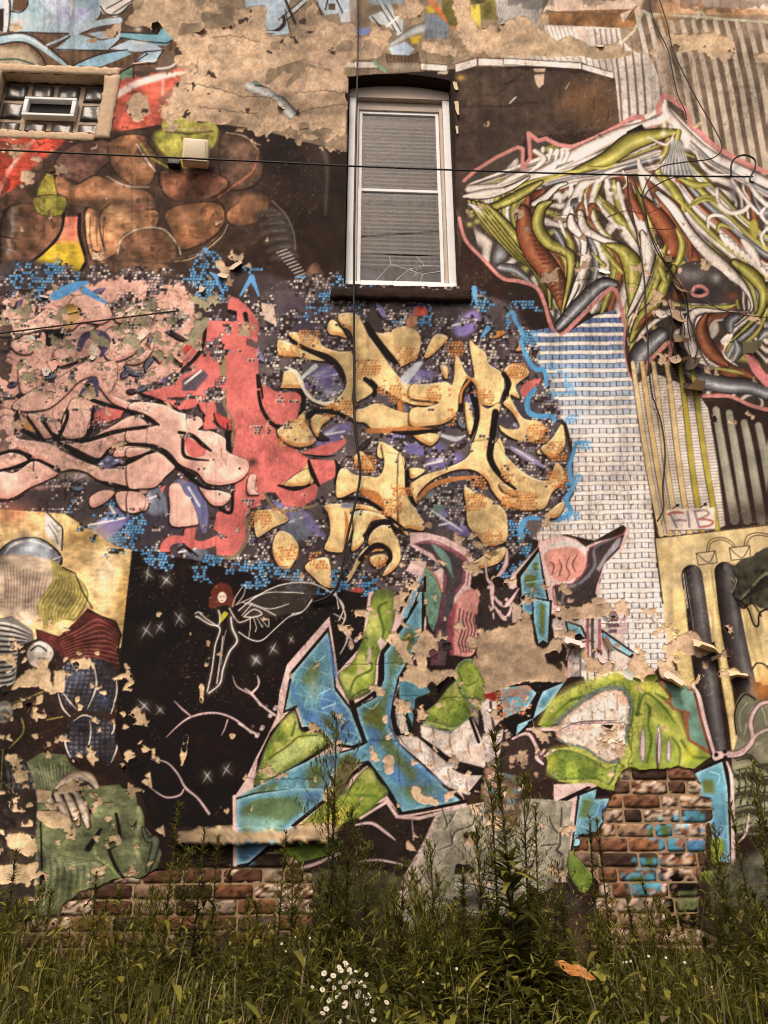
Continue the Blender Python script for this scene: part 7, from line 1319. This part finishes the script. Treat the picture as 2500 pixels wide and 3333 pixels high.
vn = empty('dead_vine', tuple(W(2090, 600, -.03)), 'dead brown vine dangling over the sinewy tubes, hung with curled paint', 'vine')
def vpart(name, pl, r):
    mb = MB(); mb.tube(smooth_line([W(q[0], q[1], -.03 - .02*(i % 2)) for i, q in enumerate(pl)], 6), r, 5); part(mb, name, M_VINE, vn, True)
vpart('stem', [Zc(850,1250),Zf(860,-20),Zf(900,180),Zf(950,320),Zf(1040,460),Zf(1130,590),Zf(1160,760),Zf(1205,880),Zf(1210,960),Zf(1190,1010)], .006)
vpart('stem', [Zc(870,1280),Zf(880,60),Zf(910,200),Zf(985,360),Zf(1060,480),Zf(1140,610),Zf(1150,800),Zf(1170,900)], .0045)
vpart('stem', [Zf(1140,600),Zf(1250,650),Zf(1400,710),Zf(1560,740),Zf(1700,750)], .0035)
vpart('tendril', [Zf(1040,460),Zf(1020,620),Zf(1050,760),Zf(1040,900),Zf(1080,1010)], .004); vpart('tendril', [Zf(1130,590),Zf(1100,700),Zf(1130,820),Zf(1110,960)], .003); vpart('tendril', [Zf(1160,760),Zf(1200,840),Zf(1150,900),Zf(1170,1000)], .003)
vpart('tendril', [Zf(900,180),Zf(1000,190),Zf(1060,180)], .003); vpart('tendril', [Zf(640,110),Zf(760,70),Zf(880,90),Zf(990,40)], .003)
# ------------------------------------------------------------------ plants
def leaf_mat(name, rough=0.6, trans=0.35, nvar=.3):
    m = mat(name, attr=True, rough=rough, spec=.25, nscale=30, nvar=nvar, bump=0); nt = m.node_tree; b = nt.nodes['Principled BSDF']; out = nt.nodes['Material Output']
    t = nt.nodes.new('ShaderNodeBsdfTranslucent'); mx = nt.nodes.new('ShaderNodeMixShader'); mx.inputs[0].default_value = trans
    src = b.inputs['Base Color'].links[0].from_socket; nt.links.new(src, t.inputs[0]); nt.links.new(b.outputs[0], mx.inputs[1]); nt.links.new(t.outputs[0], mx.inputs[2]); nt.links.new(mx.outputs[0], out.inputs[0]); return m
M_LEAF = leaf_mat('weed_leaf', .6, .42); M_GRASS = leaf_mat('grass_blade', .55, .3); M_STEM = mat('weed_stem', (.055,.05,.022), rough=.8, nscale=50, nvar=.4, bump=0)
M_PETAL = leaf_mat('white_petal', .6, .2, .08)
class Strips:
    """many thin leaves as one mesh, vectorised"""
    def __init__(s): s.v, s.f, s.c, s.n = [], [], [], 0
    def add(s, base, d, up, L, wd, droop, c, prof=(.5, 1., .75), seg=3):
        base, d, up, c = (np.asarray(q, np.float64) for q in (base, d, up, c)); N = len(base)
        L = np.broadcast_to(L, (N,))[:, None]; wd = np.broadcast_to(wd, (N,))[:, None]; droop = np.broadcast_to(droop, (N,))[:, None]
        side = np.cross(d, up); side /= np.linalg.norm(side, axis=1, keepdims=True) + 1e-9
        V = []
        for k in range(seg + 1):
            t = k / seg; p = base + d * L * t + up * (-droop * t * t) * L
            if k == seg: V.append(p)
            else:
                w = wd * prof[min(k, len(prof) - 1)]; V += [p - side * w, p + side * w]
        m = 2 * seg + 1; arr = np.stack(V, 1).reshape(-1, 3)
        o = (np.arange(N) * m)[:, None] + s.n
        for k in range(seg - 1): s.f.append(np.concatenate([o + 2*k, o + 2*k+1, o + 2*k+3, o + 2*k+2], 1))
        s.f.append(np.concatenate([o + 2*seg-2, o + 2*seg-1, o + 2*seg, o + 2*seg], 1))
        s.v.append(arr); s.c.append(np.repeat(c, m, 0)); s.n += N * m
    def build(s, name, m, parent=None):
        v = np.concatenate(s.v); f = np.concatenate(s.f); c = np.concatenate(s.c)
        tri = f[:, 2] == f[:, 3]; q = f[~tri]; t = f[tri][:, :3]
        me = bpy.data.meshes.new(name); me.vertices.add(len(v)); me.vertices.foreach_set('co', v.astype(np.float32).ravel())
        li = np.concatenate([q.ravel(), t.ravel()]).astype(np.int32); me.loops.add(len(li)); me.loops.foreach_set('vertex_index', li)
        me.polygons.add(len(q) + len(t)); st = np.concatenate([np.arange(len(q)) * 4, len(q) * 4 + np.arange(len(t)) * 3]).astype(np.int32)
        me.polygons.foreach_set('loop_start', st); me.polygons.foreach_set('loop_total', np.concatenate([np.full(len(q), 4), np.full(len(t), 3)]).astype(np.int32)); me.update(calc_edges=True)
        at = me.color_attributes.new('Col', 'FLOAT_COLOR', 'POINT'); c4 = np.ones((len(v), 4), np.float32); c4[:, :3] = c; at.data.foreach_set('color', c4.ravel()); me.materials.append(m)
        o = bpy.data.objects.new(name, me); COLL.objects.link(o)
        if parent: o.parent = parent
        return o
pr = np.random.default_rng(77)
def greens(n, g=1.0, straw=0.0):
    a = np.array((.048, .050, .007)); b = np.array((.33, .30, .05)); t = pr.random((n, 1)); c = (a + (b - a) * t ** 2.4) * g * (0.8 + .4 * pr.random((n, 1)))
    s = pr.random(n) < straw; c[s] = np.array((.26, .20, .10)) * (0.6 + .6 * pr.random((s.sum(), 1))); return c
def rdir(n, el_lo, el_hi):
    a = pr.random(n) * 2 * math.pi; e = np.radians(el_lo + (el_hi - el_lo) * pr.random(n)); return np.stack([np.cos(a)*np.cos(e), np.sin(a)*np.cos(e), np.sin(e)], 1)
UPV = lambda n: np.tile(np.array((0., 0., 1.)), (n, 1))
def weed_leaves(st, H, kind, x=0., y=0., z=0., lean=(0, 0), g=1.0):
    """narrow leaves up a stalk; kind 0 leafy spire, 1 branching plume, 2 broad drooping leaves below"""
    n = int(H * (230, 190, 330)[kind]); t = np.sort(pr.random(n)) ** .9 * (.98 if kind != 1 else .72) + .02
    base = np.stack([x + lean[0]*t*t*H, y + lean[1]*t*t*H, z + t*H], 1); d = rdir(n, 8, 48)
    L = (.125 - .075 * t) * (0.7 + .6 * pr.random(n)); w = .0058 - .0026 * t
    if kind == 2: L = np.where(t < .55, L * 1.7, L); w = np.where(t < .55, w * 2.1, w)
    st.add(base, d, UPV(n), L, w, .15 + .7 * pr.random(n) * (1 - t), greens(n, g * 1.0), seg=3)
    if kind == 1:
        nb = int(H * 38)
        for i in range(nb):
            tt_ = .5 + .5 * i / nb; L_ = (.22 * (1.03 - tt_) / .5 + .03) * H ** .5; dd = rdir(1, 38, 62)[0]; b0 = np.array((x + lean[0]*tt_**2*H, y + lean[1]*tt_**2*H, z + tt_*H))
            m = 16; s_ = np.linspace(.05, 1, m)[:, None]; bp = b0 + dd * L_ * s_
            st.add(bp, rdir(m, 10, 75), UPV(m), .026 + .022 * pr.random(m), .0024, .1, greens(m, g * 1.25), seg=2)
            st.add(b0[None], dd[None], UPV(1), L_, .0014, 0., greens(1, g), seg=3, prof=(1, 1, 1))
    else:
        m = int(30 + 40 * H); tt_ = 1 - .22 * pr.random(m); base = np.stack([x + lean[0]*tt_**2*H, y + lean[1]*tt_**2*H, z + tt_*H], 1)
        st.add(base, rdir(m, 30, 80), UPV(m), .03 + .02 * pr.random(m), .0022, .1, greens(m, g * 1.2), seg=2)
def weed_proto(H, kind, seed):
    root = empty('tall_weed', (0, 0, 0)); lean = (.06 * (pr.random() - .5), .05 * (pr.random() - .5))
    mb = MB(); n = 9; mb.tube([(lean[0]*(i/n)**2*H, lean[1]*(i/n)**2*H, H*i/n) for i in range(n + 1)], [.0055*H*(1 - .75*i/n) + .0008 for i in range(n + 1)], 5); mb.build('stem', M_STEM, root, True)
    st = Strips(); weed_leaves(st, H, kind, lean=lean); o = st.build('leaves', M_LEAF, root); o['kind'] = 'stuff'
    return root
PROTO = [[(1.0, k, weed_proto(1.0, k, k * 10 + j)) for j in range(2)] for k in range(3)]
used_proto = set()
def copy_tree(o):
    c = o.copy(); COLL.objects.link(c)
    for ch in o.children: d = ch.copy(); COLL.objects.link(d); d.parent = c
    return c
# top of each weed in the photograph, its distance from the wall, its habit and what singles it out
WEEDS = [(574,2610,.55,0,'tall leafy weed in front of the painted night sky, left of the ledge'),(660,2695,.5,0,'slim weed standing before the left end of the stone ledge'),(712,2712,.45,0,'slim weed before the middle of the stone ledge'),(610,2760,.6,1,'plumed weed below the left end of the ledge'),
 (66,2760,.5,0,'weed in front of the dark drapery at the far left edge'),(328,2830,.35,0,'short weed over the bare bricks left of centre'),(1093,2330,.6,1,'feathery tall weed growing over the middle of the blue letters'),(1085,2560,.7,0,'leafy weed right beside the feathery one over the blue letters'),(1130,2630,.4,1,'thin plume before the green lower letters'),
 (919,2700,.6,0,'dark weed in front of the orange bricks left of centre'),(960,2790,.75,1,'low plumed weed by the orange bricks'),(1190,2740,.6,1,'spreading weed before the dark hollow under the letters'),(1413,2735,1.0,1,'pyramid shaped plumed weed in front of the grey painted stone'),(1300,2800,.8,1,'loose plumed weed left of the pyramid shaped one'),
 (1640,2385,.95,2,'tallest dark weed with broad drooping leaves, right of centre'),(1600,2540,.7,1,'feathery weed close behind the tallest dark weed'),(1690,2520,.6,1,'feathery weed just right of the tallest dark weed'),(1727,2620,.5,0,'upright weed at the left of the grey stone and blue strip'),(1560,2700,.9,1,'plumed weed low in front of the tallest dark weed'),
 (1906,2650,.55,0,'left of the twin weeds in front of the bare brick patch'),(1950,2660,.5,0,'right of the twin weeds in front of the bare brick patch'),(2055,2910,.6,0,'short weed at the foot of the bare brick patch'),(2316,2690,.4,1,'thin weed at the right edge of the brick patch'),(2388,2610,.6,0,'tall weed before the blue strip at the right'),(2452,2600,.55,0,'tall weed before the grey swirls near the right edge'),(2466,2490,.4,1,'highest feathery weed at the right edge'),(2350,2800,.7,1,'bushy plumed weed right of the brick patch'),(2480,2760,.8,0,'leafy weed cut by the right edge of the picture'),(1820,2800,.7,1,'low plumed weed between the grey stone and the brick patch'),(1500,2830,1.1,2,'broad leaved weed in the foreground below the grey stone'),(1770,2960,1.0,2,'broad leaved weed in the foreground left of the fallen leaf')]
for i, (px, py, yd, kind, lab) in enumerate(WEEDS):
    top = W(px, py, -yd); zb = gz(top.x, -yd); H = top.z - zb; pro = PROTO[kind][i % 2][2]
    o = pro if pro.name not in used_proto else copy_tree(pro)
    used_proto.add(pro.name)
    o.location = (top.x, -yd, zb - .01); s_ = min(max(H ** .5, .85), 1.25) * (1.2, 1.15, 1.5)[kind]; o.scale = (s_, s_, H); o.rotation_euler = (0, 0, i * 2.3); tag(o, lab, 'weed', 'tall weeds along the foot of the wall')
for row in PROTO:
    for _, k, o in row:
        if o.name not in used_proto: 
            for ch in list(o.children): bpy.data.objects.remove(ch)
            bpy.data.objects.remove(o)
# undergrowth: low tangled weeds
st = Strips(); mbs = MB()
for i in range(210):
    y = -.08 - 1.5 * pr.random(); x = -2.6 + 5.6 * pr.random()
    c_ = math.exp(-((x - .35) / .75) ** 2) + .75 * math.exp(-((x - 2.1) / .6) ** 2) + .35 * math.exp(-((x + 1.1) / .5) ** 2)
    if pr.random() > c_ + .18: continue
    H = (.22 + .36 * pr.random()) * (.7 + .3 * c_); weed_leaves(st, H, 1 if pr.random() < .6 else 0, x, y, gz(x, y), ((pr.random()-.5)*.3, (pr.random()-.5)*.2), .95)
    mbs.tube([(x, y, gz(x, y)), (x, y, gz(x, y) + H)], [.003, .001], 4)
th = st.build('weed_thicket', M_LEAF); tag(th, 'low tangle of green weeds at the foot of the wall', 'weeds', kind='stuff')
# grass
N = 60000
gx_ = -3.4 + 7.2 * pr.random(N); gy_ = -.02 - 3.3 * pr.random(N) ** 1.05
cl = np.sin(gx_ * 5.1 + 2 * np.sin(gy_ * 4.3)) * .5 + np.sin(gx_ * 2.3 + gy_ * 3.1 + 1.7) * .5
keep_ = pr.random(N) < .62 + .38 * cl; gx_, gy_, cl = gx_[keep_], gy_[keep_], cl[keep_]; N = len(gx_)
gzv = np.array([gz(a, b) for a, b in zip(gx_, gy_)])
side_ = np.clip(np.abs(gx_ - .5) / 1.6, .35, 1.1)
hgt = (.16 + .28 * pr.random(N) ** 1.4) * (.85 + .25 * cl) * (.7 + .35 * side_)
st = Strips(); st.add(np.stack([gx_, gy_, gzv], 1), rdir(N, 40, 88), UPV(N), hgt, .0022 + .0022 * pr.random(N), .1 + .55 * pr.random(N) ** 2, greens(N, 1.0, .05), prof=(.9, 1., .7, .45), seg=4)
M_ = 850
bx = -2.8 + 5.8 * pr.random(M_); by = -.1 - 2.6 * pr.random(M_); bz = np.array([gz(a, b) for a, b in zip(bx, by)]); bias = pr.random(M_) < np.where(bx < -.1, .95, .45); bx, by, bz = bx[bias], by[bias], bz[bias]; M_ = len(bx)
st.add(np.stack([bx, by, bz + .1], 1), rdir(M_, 50, 85), UPV(M_), .3 + .3 * pr.random(M_), .0018 + .0022 * pr.random(M_), .3 + .9 * pr.random(M_), np.array((.32, .26, .14)) * (.55 + .6 * pr.random((M_, 1))), prof=(1, 1, .9, .7, .5), seg=6)
gr_ = st.build('grass', M_GRASS); tag(gr_, 'long dark green grass with straw coloured blades in the foreground', 'grass', kind='stuff')
# small leaves scattered through the undergrowth
N = 15000; st = Strips(); x_ = -2.8 + 5.8 * pr.random(N); y_ = -.05 - 2.6 * pr.random(N); z_ = np.array([gz(a, b) for a, b in zip(x_, y_)]) + .04 + .36 * pr.random(N) ** 1.3
st.add(np.stack([x_, y_, z_], 1), rdir(N, -20, 60), UPV(N), .022 + .03 * pr.random(N), .0035 + .004 * pr.random(N), .4 * pr.random(N), greens(N, 1.05, .02), seg=2, prof=(.6, 1.))
N = 1500; x_ = -2.8 + 5.8 * pr.random(N); y_ = -.1 - 2.3 * pr.random(N); z_ = np.array([gz(a, b) for a, b in zip(x_, y_)]) + .1 + .3 * pr.random(N)
st.add(np.stack([x_, y_, z_], 1), rdir(N, -10, 55), UPV(N), .05 + .05 * pr.random(N), .008 + .007 * pr.random(N), .3 + .6 * pr.random(N), greens(N, 1.1, .05), seg=4, prof=(.35, 1., .95, .6))
gc = st.build('ground_cover', M_LEAF); tag(gc, 'small leafy ground cover between the grass blades', 'ground cover', kind='stuff')
# white daisies
def flower_mesh():
    mb = MB(); n = 12
    for k in range(n):
        a = 2*math.pi*k/n; ca_, sa_ = math.cos(a), math.sin(a); w = .0026
        mb.add([(ca_*.003-sa_*w*.5, sa_*.003+ca_*w*.5, 0), (ca_*.003+sa_*w*.5, sa_*.003-ca_*w*.5, 0), (ca_*.0105+sa_*w, sa_*.0105-ca_*w, .0015), (ca_*.0125, sa_*.0125, .001), (ca_*.0105-sa_*w, sa_*.0105+ca_*w, .0015)], [(0,1,2,3,4)], (.78,.72,.62))
    for k in range(6):
        a = 2*math.pi*k/6; b = 2*math.pi*(k+1)/6; mb.add([(0,0,.0035), (.004*math.cos(a), .004*math.sin(a), .001), (.004*math.cos(b), .004*math.sin(b), .001)], [(0,1,2)], (.6,.42,.06))
    return mb
fm = None
def daisies(name, label, plist, y0, spread):
    global fm
    P0 = [W(px, py, y0 - spread * pr.random()) for px, py in plist]
    cx_ = sum(p.x for p in P0) / len(P0); root = empty(name, (cx_, y0, gz(cx_, y0)), label, 'flower', 'white daisies in the grass')
    mb = MB(); l = root.location
    for p in P0:
        q = p - l; mb.tube(smooth_line([(q.x*.3, q.y*.3, 0), (q.x*.7, q.y*.7, q.z*.55), q], 4), .0012, 4)
        if fm is None: o = flower_mesh().build('flower_head', M_PETAL, root); fm = o.data
        else: o = bpy.data.objects.new('flower_head', fm); COLL.objects.link(o); o.parent = root
        o.location = q; v = Vector(CAM) - p + Vector((random.uniform(-2,2), random.uniform(-1,1), random.uniform(1,4))); o.rotation_euler = v.to_track_quat('Z', 'Y').to_euler(); s_ = (.5 + .35*pr.random()) * (1 if len(plist) > 20 else .62); o.scale = (s_, s_, s_)
    mb.build('stems', M_STEM, root, True)
Zn = lambda x, y: (800 + x*.5425, 2600 + y*.5425)
daisies('daisy_clump', 'dense clump of small white daisies at the bottom centre', [Zn(*q) for q in ((470,1048),(498,1090),(525,1062),(570,1030),(598,985),(605,1000),(622,1028),(660,1040),(725,1055),(568,1100),(585,1132),(600,1130),(618,1105),(460,1145),(500,1210),(565,1172),(680,1160),(672,1185),(712,1125),(740,1160),(718,1190),(728,1230),(742,1185),(600,1225),(592,1240),(545,1190),(483,1262),(460,1288),(758,1275),(768,1325),(845,1222),(615,1310),(640,1330),(565,1335),(400,1130),(530,1135),(650,1090),(690,1105),(560,1010),(632,1050))], -1.45, .25)
daisies('daisy_clump', 'sparse white daisies left of the dense clump', [Zn(*q) for q in ((215,870),(240,915),(190,962),(300,830),(385,835),(330,905))], -1.1, .3)
daisies('daisy_clump', 'scattered white daisies right of the dense clump', [Zn(*q) for q in ((1063,1100),(1150,1050),(1180,1110),(1265,1020),(1400,1090),(1448,1125))], -1.3, .3)
daisies('daisy_clump', 'few tiny white daisies at the foot of the brick patch', [(1650+a*.5124, 2600+b*.5124) for a, b in ((740,1040),(785,1030),(760,1038),(900,1000),(1130,1040),(1200,1055),(1300,1195),(950,1090),(1010,1010))], -.9, .2)
# fallen leaves
def leaf_thing(name, label, outline, pos, yaw, size, c, c2):
    vs = [(0, 0, .003)] + [(a*size, b*size, .004*math.sin(3*a)+.008*(a*a+b*b)) for a, b in outline]; n = len(outline)
    cs = [c] + [tuple(np.array(c)*(1-t)+np.array(c2)*t) for t in [(.5+.5*math.sin(i*2.2)) for i in range(n)]]
    o = mesh_obj(name, vs, [(0, 1+i, 1+(i+1) % n) for i in range(n)], M_PETAL, None, np.array(cs)); o.location = pos
    v = (Vector(CAM) - Vector(pos)).normalized() + Vector((0, 0, .5)); o.rotation_euler = v.to_track_quat('Z', 'Y').to_euler(); o.rotation_euler.rotate_axis('Z', yaw); md = o.modifiers.new('thickness', 'SOLIDIFY'); md.thickness = .001; tag(o, label, 'leaf'); return o
leaf_thing('fallen_leaf', 'curled orange brown leaf lying on the grass, lower right', [(-1,.1),(-.6,.26),(-.2,.2),(.1,.28),(.5,.2),(1,-.1),(.8,-.26),(.3,-.2),(-.1,-.3),(-.5,-.14),(-.9,-.1)], tuple(W(1870, 3158, -1.15)), -.3, .085, (.55,.19,.04), (.7,.36,.12))
leaf_thing('fallen_leaf', 'small yellow green lobed leaf beside the orange leaf', [(-1,.3),(-.5,.3),(-.3,.9),(.1,.45),(.6,.8),(.5,.2),(1,0),(.5,-.2),(.6,-.7),(.1,-.4),(-.3,-.8),(-.5,-.2)], tuple(W(1965, 3170, -1.1)), .2, .05, (.36,.33,.05), (.5,.46,.1))
